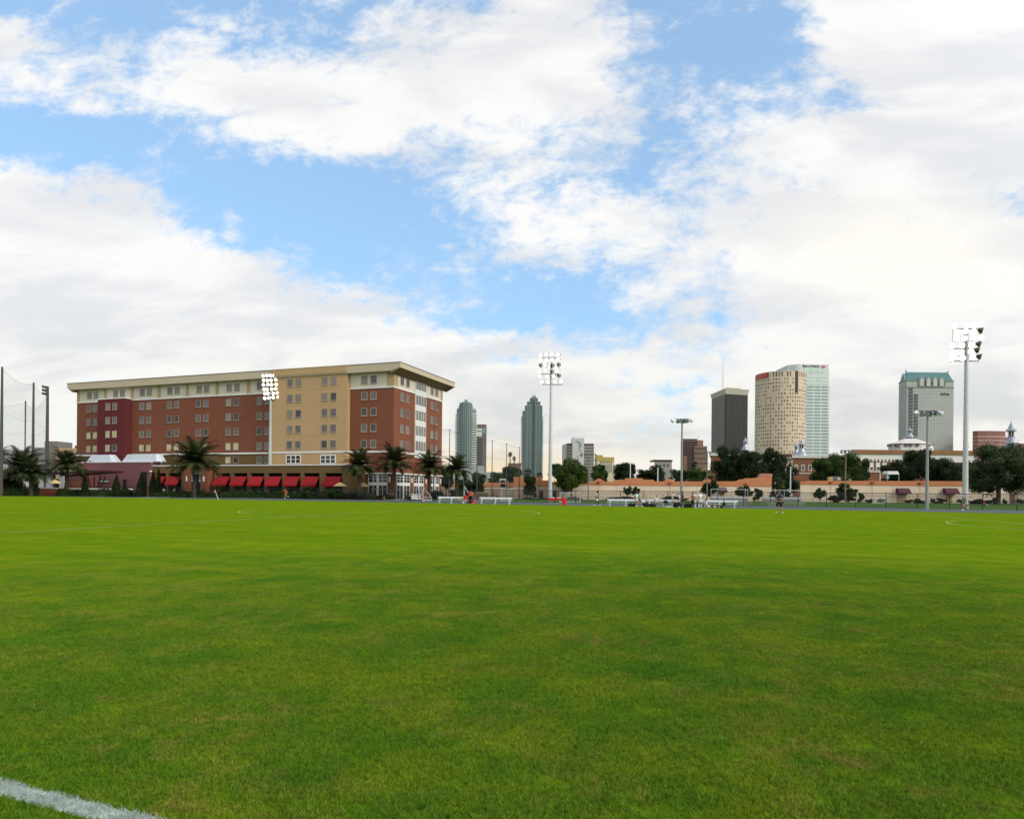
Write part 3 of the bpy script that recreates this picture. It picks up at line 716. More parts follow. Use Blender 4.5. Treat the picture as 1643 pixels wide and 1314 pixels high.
# ------------------------------------------------------------------ downtown towers
def ngon(cx, cy, pts): return [(cx + a, cy + b) for a, b in pts]
def tower_bands(parent, poly, z0, z1, nfl, bay, wfrac, hfrac, m_, proud=0.12, edges=None, name='window_band', skip=None, zfrac=0.25):
    """one mesh per storey holding that storey's run of windows"""
    n = len(poly); fh = (z1 - z0) / nfl
    area = sum(poly[i][0] * poly[(i + 1) % n][1] - poly[(i + 1) % n][0] * poly[i][1] for i in range(n))
    sg = 1 if area > 0 else -1
    for k in range(nfl):
        zb = z0 + k * fh + fh * zfrac; b = MB(); cnt = 0
        for i in range(n):
            if edges is not None and i not in edges: continue
            ax_, ay_ = poly[i]; bx_, by_ = poly[(i + 1) % n]
            L_ = math.hypot(bx_ - ax_, by_ - ay_); nb = max(1, int(round(L_ / bay)))
            dx, dy = (bx_ - ax_) / L_, (by_ - ay_) / L_; nx, ny = dy * sg, -dx * sg
            for j in range(nb):
                if skip and skip(i, j, nb, k): continue
                c0 = (j + .5 - wfrac / 2) * L_ / nb; c1 = (j + .5 + wfrac / 2) * L_ / nb
                q = [(ax_ + dx * c, ay_ + dy * c) for c in (c0, c1)]
                o_ = [(x + nx * proud, y + ny * proud) for x, y in q]
                i_ = [(x + nx * .005, y + ny * .005) for x, y in q]
                b.frust([i_[0], i_[1], o_[1], o_[0]], [i_[0], i_[1], o_[1], o_[0]], zb, zb + fh * hfrac); cnt += 1
        if cnt: b.build(name, m_[k % len(m_)] if isinstance(m_, list) else m_, parent)
def text(parent, s_, size, loc, m_, rot=(math.pi / 2, 0, 0), name='lettering', bold=0.0, xs=1.0, ext=0.1):
    c = bpy.data.curves.new(name, 'FONT'); c.body = s_; c.size = size; c.extrude = ext; c.offset = bold
    o = bpy.data.objects.new(name, c); col.objects.link(o)
    dg = bpy.context.evaluated_depsgraph_get(); me = bpy.data.meshes.new_from_object(o.evaluated_get(dg))
    bpy.data.objects.remove(o); me.materials.clear(); me.materials.append(m_)
    o = bpy.data.objects.new(name, me); col.objects.link(o); o.location = loc; o.rotation_euler = rot; o.scale = (xs, 1, 1)
    if parent: o.parent = parent
    return o
def at(px, dist): return W(px, 700, dist).x
def hz(px, py, dist): return W(px, py, dist).z

g_teal = glass('tower_teal_glass', (0.022, 0.055, 0.060), 0.25)
g_dark = glass('tower_dark_glass', (0.035, 0.04, 0.045), 0.2)
g_mint = glass('tower_mint_glass', (0.14, 0.27, 0.24), 0.2)
g_black = mat('tower_black', (0.02, 0.018, 0.015), 0.4)  # plain near-black for openings, slot, lettering and a low roof
m_grey = mat('tower_grey', (0.30, 0.33, 0.32), 0.7, 0.08, 0.05)
m_greyg = mat('tower_greygreen', (0.17, 0.23, 0.225), 0.5, 0.1, 0.05)
m_slab = mat('balcony_white', (0.58, 0.60, 0.56), 0.6, 0.05, 0.1)

# residential tower beside the hall: curved balconied shaft
d = 864.0
cx = at(747.6, d); t = thing('residential_tower', 'pale grey green apartment tower with curved balconies nearest the brick hall', 'skyscraper', (cx, d, 0))
s_ = d / F
zt1 = hz(747, 656, d); zt2 = hz(747, 648, d); zt3 = hz(747, 642.5, d)
body = [(-12, -4), (-8, -9), (8, -9), (12, -4), (13, 6), (12, 14), (-12, 14), (-13, 6)]
b = MB(); b.prism(body, 0, zt1, axis='z'); b.build('shaft', m_grey, t)
core = [(-8, -11), (-3, -13), (3, -13), (8, -11), (8, 4), (-8, 4)]
b = MB(); b.prism(core, 0, zt2, axis='z'); b.build('bay', m_greyg, t)
b = MB(); b.box(-1.8, 1.8, -8, -3, zt2, zt3); b.box(-5, 5, -9, 0, zt2, zt2 + 1.5); b.build('crown', m_greyg, t)
b = MB(); b.box(-9, 9, -10, 10, zt1, zt1 + 3); b.build('penthouse', m_grey, t)
tower_bands(t, core, 12, zt2 - 1, 32, 3.2, .6, .55, [g_teal, g_teal, g_dark], edges=[0, 1, 2])
tower_bands(t, body, 12, zt1 - 2, 30, 3.4, .7, .5, [g_dark, g_teal], edges=[0, 2, 3, 7])
for k in range(29):
    z = 12 + k * (zt1 - 14) / 30; b = MB()
    for sx_ in (-1, 1):
        g2 = 1.0 if k < 24 else 1.0 - (k - 23) * .12
        b.prism([(sx_ * 8.5, -10.2), (sx_ * 12.5, -7 * g2), (sx_ * 14.6 * (0.93 + .07 * g2), -2), (sx_ * 14.8 * (0.93 + .07 * g2), 4), (sx_ * 12.0, 4), (sx_ * 12.0, -4), (sx_ * 8.2, -9)], z, z + 1.1, axis='z')
    b.build('balcony', m_slab, t)
b = MB(); b.box(-10, 24, -14, 20, 0, hz(770, 748, d)); b.build('podium', m_grey, t)
b = MB(); b.box(-16, 60, -18, -14.02, 0, hz(790, 758, d)); b.build('garage', m_grey, t)

d = 920.0
t = thing('glass_office_tower', 'slim dark glass tower with blank pale sign panel behind the apartment tower', 'skyscraper', (at(763, d), d, 0))
wd_ = at(779.8, d) - at(763, d); zt1 = hz(770, 680.7, d)
b = MB(); b.box(0, wd_, 0, 20, 0, zt1); b.build('shaft', mat('tower_brown', (0.16, 0.14, 0.12), .7, .1, .05), t)
fp = [(0.3, 0), (wd_ * .68, 0), (wd_ * .68, 20), (0.3, 20)]
tower_bands(t, fp, 8, zt1 - 20, 18, 3.0, .96, .62, [g_dark, g_teal], edges=[0])
b = MB(); b.box(.8, wd_ * .62, -.35, -.01, zt1 - 17, zt1 - 6); o = b.build('sign_panel', m_slab, t)
b = MB(); b.box(1.6, wd_ * .55, -.6, -.352, zt1 - 10.4, zt1 - 9.4); b.build('lettering', g_black, o)
b = MB(); b.box(wd_ * .70, wd_ * .95, -.3, -.01, zt1 - 13, zt1 - 5); b.build('glazing', g_mint, t)

# stepped teal tower
d = 960.0; cx = at(853.8, d); s_ = d / F
t = thing('stepped_glass_tower', 'teal glass tower stepping back to two thin masts left of central floodlight', 'skyscraper', (cx, d, 0))
def tier(x0, x1, z0, z1, dep, m_=m_greyg, y0=0): 
    b = MB(); b.box(x0, x1, y0, y0 + dep, z0, z1); b.build('tier', m_, t)
Z = lambda y: hz(855, y, d)
X_ = lambda p: at(p, d) - cx
tier(X_(841.8), X_(869.8), 0, Z(650.4), 24); tier(X_(845.3), X_(866.6), Z(650.4), Z(644), 18, y0=1); tier(X_(849.8), X_(862.6), Z(644), Z(638), 14, y0=2); tier(X_(853.0), X_(859.6), Z(638), Z(634.8), 8, y0=3)
tier(X_(838.0), X_(841.8) - .01, 0, Z(659), 18, y0=3); tier(X_(869.8) + .01, X_(871), 0, Z(672), 18, y0=3)
for a0, a1, z1, nf in ((841.8, 869.8, Z(651), 36),):
    fp = [(X_(a0), 0), (X_(a1), 0), (X_(a1), 24), (X_(a0), 24)]
    tower_bands(t, fp, 12, z1, nf, 4.2, .62, .6, [g_teal, g_teal, g_dark, g_teal], edges=[0])
for a0, a1, z0, z1, y0 in ((845.3, 866.6, Z(650.4), Z(644), 1), (849.8, 862.6, Z(644), Z(638), 2)):
    fp = [(X_(a0), y0), (X_(a1), y0), (X_(a1), y0 + 10), (X_(a0), y0 + 10)]
    tower_bands(t, fp, z0, z1, 1, 4.0, .6, .6, g_teal, edges=[0])
b = MB(); b.box(X_(854.6), X_(857.6), -.9, -.01, 20, Z(640)); b.build('centre_strip', g_teal, t)
for k in range(30):
    z = 14 + k * 3.35; b = MB(); b.box(X_(835.9), X_(838.2), 2, 14, z, z + 1.2); b.box(X_(838.2), X_(840.9), 1.2, 2.99, z, z + 1.2)
    b.box(X_(869.9), X_(871.9), 1, 2.99, z, z + 1.2); b.build('balcony', m_grey, t)
for p in (854.5, 858):
    b = MB(); b.path([(X_(p), 6, Z(634.8)), (X_(p), 6, Z(627))], [.35, .12], 5); b.build('mast', m_grey, t)

# white block with a painted curl
d = 670.0; t = thing('white_slab_building', 'white office block with grey curling mural on its blank centre wall', 'building', (at(905, d), d, 0)); X0 = at(905, d)
x = lambda p: at(p, d) - X0
Z = lambda y: hz(930, y, d)
m_white = mat('pale_concrete', (0.50, 0.48, 0.46), 0.85, 0.05, 0.1); m_wing = mat('taupe_concrete', (0.27, 0.25, 0.24), 0.85, 0.1, 0.15)
b = MB(); b.box(x(910), x(952.8), 0, 26, 0, Z(711.2)); b.build('wing', m_wing, t)
b = MB(); b.box(0, x(910) - .01, 3, 24, 0, Z(712.5)); b.build('side_wall', m_white, t)
b = MB(); b.box(x(918), x(936.7), -4, 10, 0, Z(703.3)); b.build('core', m_white, t)
b = MB(); b.box(x(952.8) + .01, x(954.2), 4, 20, 0, Z(716)); b.build('end_wall', mat('ochre_wall', (0.48, 0.40, 0.20)), t)
fpw = [(x(910), 0), (x(952.8), 0), (x(952.8), 26), (x(910), 26)]
tower_bands(t, fpw, 10, Z(716), 12, 1.7, .75, .35, g_dark, edges=[0], skip=lambda i, j, nb, k: x(916.5) < (j + .5) / nb * x(952.8) + x(910) * (1 - (j + .5) / nb) < x(938))
for p in (911.5, 915.5, 938.5, 942.5, 946.8, 951):
    b = MB(); b.box(x(p) - 1.0, x(p) + 1.0, -.2, -.01, Z(715), Z(712.4)); b.build('roof_opening', g_black, t)
cur = [(922, 709), (925, 708.6), (928, 710), (930.5, 714), (930.5, 717.5), (928.6, 719), (929, 722), (931.5, 724.8), (932.2, 728), (931, 730.2), (928.8, 730.6), (927.6, 729.6)]
b = MB(); b.path([(x(p), -4.08, hz(p, y, d)) for p, y in cur], [.3, .9, 1.3, 1.5, 1.2, .8, .5, .6, .5, .45, .4, .25], 6, flat=1.0)
for i, (vx, vy, vz) in enumerate(b.v): b.v[i] = (vx, -4.0 + (vy + 4.08) * .06, vz)
b.build('mural_curl', mat('mural_grey', (0.20, 0.27, 0.28), 0.8), t)
for p in (919.5, 922): b = MB(); b.path([(x(p), 3, Z(703.3)), (x(p), 3, Z(700.5))], .25, 5); b.build('roof_vent', m_wing, t)

d = 780.0; X0 = at(957, d); x = lambda p: at(p, d) - X0; Z = lambda y: hz(970, y, d)
t = thing('mustard_topped_building', 'cream building with mustard top storey beside the mural block', 'building', (X0, d, 0))
m_must = mat('mustard', (0.42, 0.33, 0.10), 0.85, 0.08, 0.1); m_crm = mat('cream_tower', (0.56, 0.50, 0.36), 0.85, 0.05, 0.1)
b = MB(); b.box(x(957.8), x(985.7), 0, 18, 0, Z(739.5)); b.build('wall', m_crm, t)
b = MB(); b.box(x(957.2), x(985.9), -.3, 18.3, Z(739.5), Z(733.3)); b.box(x(958.7), x(968), 1, 12, Z(733.3), Z(730)); b.build('top_storey', m_must, t)
for k in range(6):
    u = x(964.5 + k * 3.3); b = MB(); b.box(u - .6, u + .6, -.2, -.01, Z(743), Z(740.2)); b.box(u - .5, u + .5, -.2, -.01, Z(758), Z(744.5)); b.build('window', g_dark, t)

# dark rose building with stepped block
d = 1000.0; X0 = at(1092.5, d); x = lambda p: at(p, d) - X0; Z = lambda y: hz(1110, y, d)
t = thing('rose_office_building', 'rose brown banded office building with lower block and panes coloured sunset orange', 'building', (X0, d, 0))
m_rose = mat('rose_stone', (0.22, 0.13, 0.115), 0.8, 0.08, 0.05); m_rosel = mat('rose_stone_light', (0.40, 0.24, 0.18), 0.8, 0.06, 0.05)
g_or = mat('painted_sunset_glass', (0.85, 0.42, 0.22), 0.3, 0.3, 0.1, 0.6)  # sunset reflection painted as an orange glass colour
hT, hL = Z(704), Z(716)
b = MB(); b.prism([(0, 0), (x(1119), 0), (x(1119), 26), (6.6, 26)], 0, hT, axis='z'); b.build('wall', m_rose, t)
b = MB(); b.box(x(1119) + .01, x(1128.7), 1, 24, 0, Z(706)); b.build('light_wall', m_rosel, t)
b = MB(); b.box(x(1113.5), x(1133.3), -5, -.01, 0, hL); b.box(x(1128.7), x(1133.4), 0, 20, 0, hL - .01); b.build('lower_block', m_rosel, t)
fp = [(1, 0), (x(1119), 0), (x(1119), 26), (1, 26)]
tower_bands(t, fp, 8, hT - 4, 19, 5.2, .82, .45, [g_dark], edges=[0])
fp = [(x(1113.5), -5), (x(1133.3), -5), (x(1133.3), 0), (x(1113.5), 0)]
tower_bands(t, fp, 8, hL - 2, 17, 2.9, .6, .55, [g_dark, mat('pink_glass', (0.36, 0.24, 0.22), .3)], edges=[0])
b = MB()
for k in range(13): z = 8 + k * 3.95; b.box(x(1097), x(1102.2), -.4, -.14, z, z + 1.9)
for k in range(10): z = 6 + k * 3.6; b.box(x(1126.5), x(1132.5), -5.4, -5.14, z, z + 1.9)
b.build('sunset_tint_glazing', g_or, t)
for p in (1117, 1122.5): b = MB(); b.path([(x(p), 8, hT), (x(p), 8, hT + (3 if p < 1120 else 6))], .2, 5); b.build('mast', m_rose, t)

# small flat roofed buildings
for px0, px1, y0, d, lab, m_ in ((1050, 1078, 740, 420, 'small beige flat roofed building left of the dark oak', m_wing), (816, 836, 745, 500, 'brown low block left of stepped tower', m_rose)):
    t, w_, h_ = box_building('low_building', lab, px0, px1, y0, d, 12, m_)
    b = MB(); b.box(-.4, w_ + .4, -.4, 12.4, h_, h_ + 1.0); b.build('roof', g_black if px0 > 1000 else m_rose, t)
    for k in range(int(w_ / 2.4)): b = MB(); b.box(.8 + k * 2.4, 2.2 + k * 2.4, -.1, -.01, h_ - 3.4, h_ - 1.8); b.build('window', P_DARK, t)

# black tower with flared pale cap
d = 862.0; X0 = at(1163.5, d); Z = lambda y: hz(1163.5, y, d); x = lambda p: at(p, d) - X0
t = thing('black_tower', 'dark brown ribbed tower with flared cream cap and twin antennas', 'skyscraper', (X0, d, 0))
wr = x(1202.7); xl_ = x(1141.6)
lf = (-2.1, 52.0)                                   # the left face runs away from us
Bp = [(0, 0), (wr * 1.012, 10.0), (lf[0] + wr * 1.012, lf[1] + 10), lf]
# left wall must end where the photograph shows it
hb = Z(632)
b = MB(); b.prism(Bp, 0, hb, axis='z'); b.build('shaft', mat('dark_brown_glass', (0.042, 0.041, 0.040), 0.35, 0.2, 0.05), t)
def grow(pl, a):
    cx_ = sum(p[0] for p in pl) / 4; cy_ = sum(p[1] for p in pl) / 4
    return [(cx_ + (p[0] - cx_) * a, cy_ + (p[1] - cy_) * a) for p in pl]
b = MB(); b.frust(grow(Bp, 1.01), grow(Bp, 1.10), hb, Z(623.6)); b.build('cap', mat('cap_cream', (0.50, 0.47, 0.38), 0.8, .05, .1), t)
b = MB(); b.prism(grow(Bp, .62), Z(623.6), Z(619.5), axis='z'); b.build('penthouse', mat('cap_grey', (0.32, 0.30, 0.24), 0.8), t)
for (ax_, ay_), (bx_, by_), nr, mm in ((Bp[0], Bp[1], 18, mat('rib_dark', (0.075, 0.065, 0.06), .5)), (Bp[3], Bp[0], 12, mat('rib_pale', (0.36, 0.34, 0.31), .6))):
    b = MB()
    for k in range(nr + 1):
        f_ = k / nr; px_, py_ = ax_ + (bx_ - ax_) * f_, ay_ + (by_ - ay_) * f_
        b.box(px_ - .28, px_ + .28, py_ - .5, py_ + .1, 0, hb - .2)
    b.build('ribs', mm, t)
tower_bands(t, Bp, 10, hb - 2, 34, 8.0, .97, .12, mat('spandrel', (0.08, 0.07, 0.065), .5), edges=[0, 3], name='spandrel_band')
for p, y in ((1165.3, 567), (1167.8, 567), (1156, 612), (1160, 611)):
    b = MB(); b.path([(x(p), 20, Z(620.5)), (x(p), 20, Z((620.5 + y) / 2)), (x(p), 20, Z(y))], [.45, .3, .12] if y < 600 else [.2, .15, .1], 5); b.build('antenna', m_slab, t)

# round cream tower
d = 728.0; cx = at(1247.8, d + 6); Rr = 26.4; hT = hz(1248, 594.4, d - Rr)
t = thing('round_tower', 'cream cylindrical tower with square windows and dark vertical slot', 'skyscraper', (cx, d, 0))
m_rc = mat('round_tower_concrete', (0.60, 0.49, 0.37), 0.8, 0.06, 0.08)
m_rw = mat('round_tower_window', (0.11, 0.085, 0.055), 0.35, 0.4, 0.3)
m_rw2 = mat('round_tower_window_pale', (0.27, 0.21, 0.145), 0.35, 0.3, 0.3)
b = MB(); b.lathe([(Rr, 0), (Rr, hT)], n=96); o_ = b.build('shaft', m_rc, t, smooth=False)
b = MB(); b.lathe([(Rr + .3, 0), (Rr + .3, 16)], n=96); b.build('base', m_rc, t)
nW = 58
for k in range(29):
    z0 = 18 + k * 3.92 + .9; hgt = 1.8
    if k == 28: hgt = 5.0
    for mm, sel in ((m_rw, 0), (m_rw2, 1)):
        b = MB(); c_n = 0
        for j in range(nW):
            a = 2 * math.pi * (j + .5) / nW
            if math.sin(a) > .15: continue
            if abs(a - 4.98) < .09 and z0 > hT - 24: continue
            if (rnd.random() < .3) != bool(sel): continue
            da = .55 / Rr
            q0 = [(Rr - .02) * math.cos(a - da), (Rr - .02) * math.sin(a - da)]; 
            lo = [(r_ * math.cos(a + s1 * da), r_ * math.sin(a + s1 * da)) for r_, s1 in ((Rr - .1, -1), (Rr - .1, 1), (Rr + .12, 1), (Rr + .12, -1))]
            b.frust(lo, lo, z0, z0 + hgt); c_n += 1
        if c_n: b.build('window_band', mm, t)
aS = 4.98
lo = [(r_ * math.cos(aS + s1 * .07), r_ * math.sin(aS + s1 * .07)) for r_, s1 in ((Rr - 1, -1), (Rr - 1, 1), (Rr + .2, 1), (Rr + .2, -1))]
b = MB(); b.frust(lo, lo, hT - 23.5, hT - .2); b.build('slot', g_black, t)
sg = MB(); a0_, a1_ = 3.02, 3.86
arc_ = [a0_ + (a1_ - a0_) * k / 8 for k in range(9)]
for k in range(8):
    lo = [((Rr + r_) * math.cos(a), (Rr + r_) * math.sin(a)) for r_, a in ((.0, arc_[k]), (.0, arc_[k + 1]), (.35, arc_[k + 1]), (.35, arc_[k]))]
    sg.frust(lo, lo, hT - 6.3, hT - .6)
o = sg.build('sign', mat('sign_red', (0.42, 0.05, 0.035), 0.6), t)
b = MB()
for zc, tk in ((hT - 2.5, .35), (hT - 4.6, .3)):
    for k in range(1, 7):
        lo = [((Rr + r_) * math.cos(a), (Rr + r_) * math.sin(a)) for r_, a in ((.35, arc_[k]), (.35, arc_[k + 1] - .02), (.5, arc_[k + 1] - .02), (.5, arc_[k]))]
        b.frust(lo, lo, zc - tk, zc + tk)
b.build('sign_strokes', mat('sign_pale', (0.62, 0.32, 0.26), 0.6), o)

# mint banded tower behind it
d = 884.0; X0 = at(1286, d); x = lambda p: at(p, d) - X0; Z = lambda y: hz(1300, y, d)
t = thing('mint_banded_tower', 'white tower banded with mint glass behind the round tower', 'skyscraper', (X0, d, 0))
m_mw = mat('white_panel', (0.60, 0.63, 0.62), 0.6, 0.04, 0.05); m_mg = mat('pale_mint_glass', (0.50, 0.66, 0.55), 0.3, 0.1, 0.1)
fpm = [(x(1281), 0), (x(1328.5), 0), (x(1333.5), 6), (x(1337.3), 14), (x(1337.3), 46), (x(1262), 46), (x(1262), 12), (x(1276), 2)]
hm = Z(602)
b = MB(); b.prism(fpm, 0, hm, axis='z'); b.build('shaft', m_mw, t)
for p_, y0, y1, yy in ((1335.6, 602, 597, 10), (1333.3, 597, 590.5, 6), (1328.5, 590.5, 584.6, 0)):
    b = MB(); b.prism([(x(1281), 0), (x(min(p_, 1328.5)), 0), (x(p_), max(yy, .5)), (x(p_), 44), (x(1266), 44), (x(1266), 8), (x(1276), 1.5)], Z(y0) - .01, Z(y1), axis='z'); b.build('setback', m_mw, t)
b = MB(); b.prism([(x(1262.5), Z(594.5)), (x(1281), Z(585.2)), (x(1281), Z(602)), (x(1262.5), Z(602))], 6, 7.5); b.build('crown_slope', m_mw, t)
tower_bands(t, fpm, 14, Z(618), 32, 9.6, .84, .40, [g_mint], edges=[0, 1, 2, 6], proud=.15)
for k in range(3):
    z = Z(617) + k * 4.4; b = MB()
    for j in range(4): b.box(x(1287.5 + j * 10.6), x(1296.3 + j * 10.6), -.25, -.01, z, z + 1.6)
    b.build('window_band', m_mg, t)
b = MB()
for j in range(3): b.box(x(1289 + j * 11), x(1298.4 + j * 11), -.3, -.01, Z(598), Z(590.6))
b.build('top_glazing', m_mg, t)
text(t, 'Bank of America', 5.3, (x(1286.8), -.15, Z(589.4)), mat('sign_ink', (0.04, 0.045, 0.10), .5), xs=.64, bold=.06)
b = MB(); x0_, z0_ = x(1319.8), Z(588.4); b.prism([(x0_ - 3.2, z0_), (x0_, z0_ - 2.2), (x0_ + 3.2, z0_), (x0_, z0_ + 2.0)], -.4, -.01); o = b.build('sign_emblem', mat('emblem_red', (0.45, 0.03, 0.05), .5), t)
b = MB()
for k in (-1, 0, 1): b.prism([(x0_ - 1.6 + k * .9, z0_ + .2 + k * .35), (x0_ - 1.2 + k * .9, z0_ + .2 + k * .35), (x0_ + .6 + k * .9, z0_ - .9 + k * .35), (x0_ + .2 + k * .9, z0_ - .9 + k * .35)], -.5, -.402)
b.build('emblem_stripes', m_mw, o)

# tower with teal gabled roof
d = 836.0; X0 = at(1454, d); x = lambda p: at(p, d) - X0; Z = lambda y: hz(1485, y, d)
t = thing('teal_roofed_tower', 'silver grey tower with steep teal gabled roof and four dormers', 'skyscraper', (X0, d, 0))
m_sg = mat('silver_facade', (0.30, 0.315, 0.30), 0.4, 0.08, 0.05, 0.4); m_tr = mat('teal_roof', (0.065, 0.17, 0.175), 0.6, 0.08, 0.1)
m_sw = mat('silver_glass', (0.40, 0.42, 0.38), 0.25, 0.12, 0.2, 0.6)
fpt = [(0, 0), (x(1529.5), 0), (x(1529.5), 17), (0, 17)]
hp = Z(611.8)
b = MB(); b.prism(fpt, 0, hp, axis='z'); b.build('shaft', m_sg, t)
tower_bands(t, fpt, 8, Z(623), 32, 3.55, .52, .5, m_sw, edges=[0, 3])
tower_bands(t, fpt, Z(622), Z(612.5), 1, 1.8, .5, .8, m_sw, edges=[0, 3])
b = MB(); b.box(-.4, x(1529.9), -.5, -.01, Z(622.4), Z(621.4)); b.box(-.4, x(1530.2), -.6, 17.4, hp, hp + .9); b.build('cornice', mat('silver_dark', (0.16, 0.17, 0.16), .5), t)
for c0, c1, y0 in ((1457, 1463.8, 622.5), (1465.5, 1472, 632)):
    nfl = int((Z(y0) - 20) / 4.1)
    for k in range(nfl):
        z = Z(y0) - (k + 1) * 4.1; b = MB(); b.box(x(c0), x(c1), -.5, -.13, z + .5, z + 3.6); b.build('dark_window', g_dark, t)
rx0, rx1 = x(1454.2), x(1529.0); gx0, gx1 = x(1459), x(1527); hr = Z(595.4)
b = MB(); b.mesh([(rx0, 2, hp + .9), (rx1, .5, hp + .9), (rx1, 16.5, hp + .9), (rx0, 16.5, hp + .9), (gx0, 8.5, hr), (gx1, 8.5, hr)], [(0, 1, 5, 4), (2, 3, 4, 5), (1, 2, 5), (3, 0, 4), (3, 2, 1, 0)]); roof_ = b.build('roof', m_tr, t)
b = MB(); b.box(gx0 - .5, gx0 + .5, 8, 9, hr, hr + 2.6); b.box(gx1 - .5, gx1 + .5, 8, 9, hr, hr + 1.6); b.build('finial', m_tr, roof_)
for c in (1477.5, 1488.3, 1498.8, 1509.2):
    u = x(c); b = MB(); b.prism([(u - 3.1, Z(620)), (u + 3.1, Z(620)), (u + 3.1, Z(609.5)), (u, Z(604.4)), (u - 3.1, Z(609.5))], -1.2, 8); o = b.build('dormer', m_sg, t)
    b = MB(); b.prism([(u - 2.0, Z(619.6)), (u + 2.0, Z(619.6)), (u + 2.0, Z(610.5)), (u, Z(606.8)), (u - 2.0, Z(610.5))], -1.35, -1.21); b.build('dormer_window', m_sw, o)
    for e_ in (-4.3, 4.3): b = MB(); b.box(u + e_ - .35, u + e_ + .35, -.7, -.02, Z(620), Z(612)); b.build('dormer_pier', mat('silver_dark', (0.16, 0.17, 0.16)), o)
b = MB(); b.prism([(2.5, hp + .9), (14.5, hp + .9), (8.5, hr - 1.5)], -.3, 1.8, axis='x'); b.build('end_gable', mat('gable_blue', (0.22, 0.27, 0.31), .5), roof_)
text(t, 'SunTrust', 4.0, (x(1508.6), -.5, Z(633.6)), g_black, xs=.72, bold=.1)

# curved rose brown building at the right edge
d = 800.0; X0 = at(1560.5, d); x = lambda p: at(p, d) - X0; Z = lambda y: hz(1590, y, d)
t = thing('curved_rose_building', 'curved rose brown banded office building behind the minaret', 'building', (X0, d, 0))
fpr = [(4.3, 6), (x(1570), 1.5), (x(1585), 0), (x(1605), 1), (x(1617), 4), (x(1617), 24), (17.5, 24)]
b = MB(); b.prism(fpr, 0, Z(691.3), axis='z'); b.build('wall', mat('rose_curved', (0.25, 0.115, 0.095), .8, .06, .05), t)
tower_bands(t, fpr, 12, Z(697), 14, 3.4, .8, .36, [mat('rose_glass', (0.42, 0.30, 0.27), .3, .3, .4)], edges=[0, 1, 2, 3])
fq = [(x(1617) + .01, 6), (x(1634.7), 6), (x(1634.7), 22), (x(1617) + .01, 22)]
b = MB(); b.prism(fq, 0, Z(700.6), axis='z'); b.box(x(1634.7) + .01, x(1665), 8, 22, 0, Z(710)); b.build('lower_wing', mat('rose_curved', (0.3, 0.14, 0.11)), t)
tower_bands(t, fq, 14, Z(702), 9, 3.0, .8, .4, mat('rose_glass', (0.42, 0.30, 0.27)), edges=[0])
# ------------------------------------------------------------------ old brick college buildings behind the trees
m_cb = brick('college_brick', (0.20, 0.085, 0.045), (0.17, 0.07, 0.038), (0.18, 0.10, 0.07))
m_silver = mat('silver_dome', (0.30, 0.33, 0.39), 0.35, 0.08, 0.6, metal=0.4)
m_whw = mat('white_wall', (0.66, 0.65, 0.62), 0.8, 0.04, 0.3)
d = 235.0
def college(name, label, px0, px1, ytop, cornice=True, dist=235.0, base=0.0, yb=None):
    a, c_ = W(px0, ytop, dist), W(px1, ytop, dist)
    t = thing(name, label, 'building', (a.x, dist, 0))
    wd_ = c_.x - a.x
    sk = max(0, a.x) * 14 / dist; b = MB(); b.prism([(0, 0), (wd_, 0), (wd_, 14), (sk, 14)], base, a.z - .9, axis='z'); b.build('wall', m_cb, t)
    if cornice:
        b = MB(); b.prism([(-.4, -.5), (wd_ + .4, -.5), (wd_ + .4, 14.4), (sk - .2, 14.4)], a.z - .9, a.z - .25, axis='z'); b.prism([(-.6, -.7), (wd_ + .6, -.7), (wd_ + .6, 14.6), (sk - .4, 14.6)], a.z - .249, a.z, axis='z'); b.build('cornice', m_whw, t)
    return t, wd_, a.z, a.x
t, w_, h_, X0 = college('college_wing', 'brick college wing with pale cornice left behind dark oaks', 1140.5, 1215, 727)
t, w_, h_, X0 = college('college_hall', 'brown brick college hall with three small white framed windows', 1272, 1345, 730.5)
for px in (1277.3, 1288.3, 1299.5):
    u = W(px, 750, d).x - X0; zc = hz(px, 750.5, d)
    b = MB(); b.box(u - .62, u + .62, -.12, -.004, zc - 1.1, zc + 1.1); o = b.build('window', m_whw, t)
    b = MB(); b.box(u - .45, u + .45, -.15, -.122, zc - .9, zc + .9); b.build('pane', P_GREY2 if px < 1280 else P_DARK, o)
b = MB(); b.box(0, w_, -.2, -.004, hz(1290, 759.3, d) - .12, hz(1290, 759.3, d) + .12); b.build('string_course', m_whw, t)
u = W(1279, 774, d).x - X0; b = MB(); b.box(u - .6, u + .6, -.12, -.004, hz(1279, 777, d), hz(1279, 771, d)); b.build('window', m_whw, t)
# white verandah between them
a, c_ = W(1236, 737, 240), W(1272, 737, 240)
t = thing('verandah', 'white columned verandah between the two brick college buildings', 'porch', (a.x, 240, 0))
w_ = c_.x - a.x; hh = hz(1250, 728, 240)
b = MB(); b.box(0, w_, 0, 8, hh - 1.2, hh); b.build('roof', m_cb, t)
b = MB(); b.box(-.2, w_ + .1, -.3, -.01, hh - 2.1, hh - 1.2); b.build('frieze', m_whw, t)
for k in range(5):
    u = .3 + k * (w_ - .8) / 4; b = MB(); b.lathe([(.28, 0), (.22, hh - 2.6), (.42, hh - 2.1)], u, .6, 10); b.build('column', m_whw, t)
b = MB(); b.box(0, w_, 7, 7.5, 0, hh - 1.2); b.build('back_wall', m_cb, t)
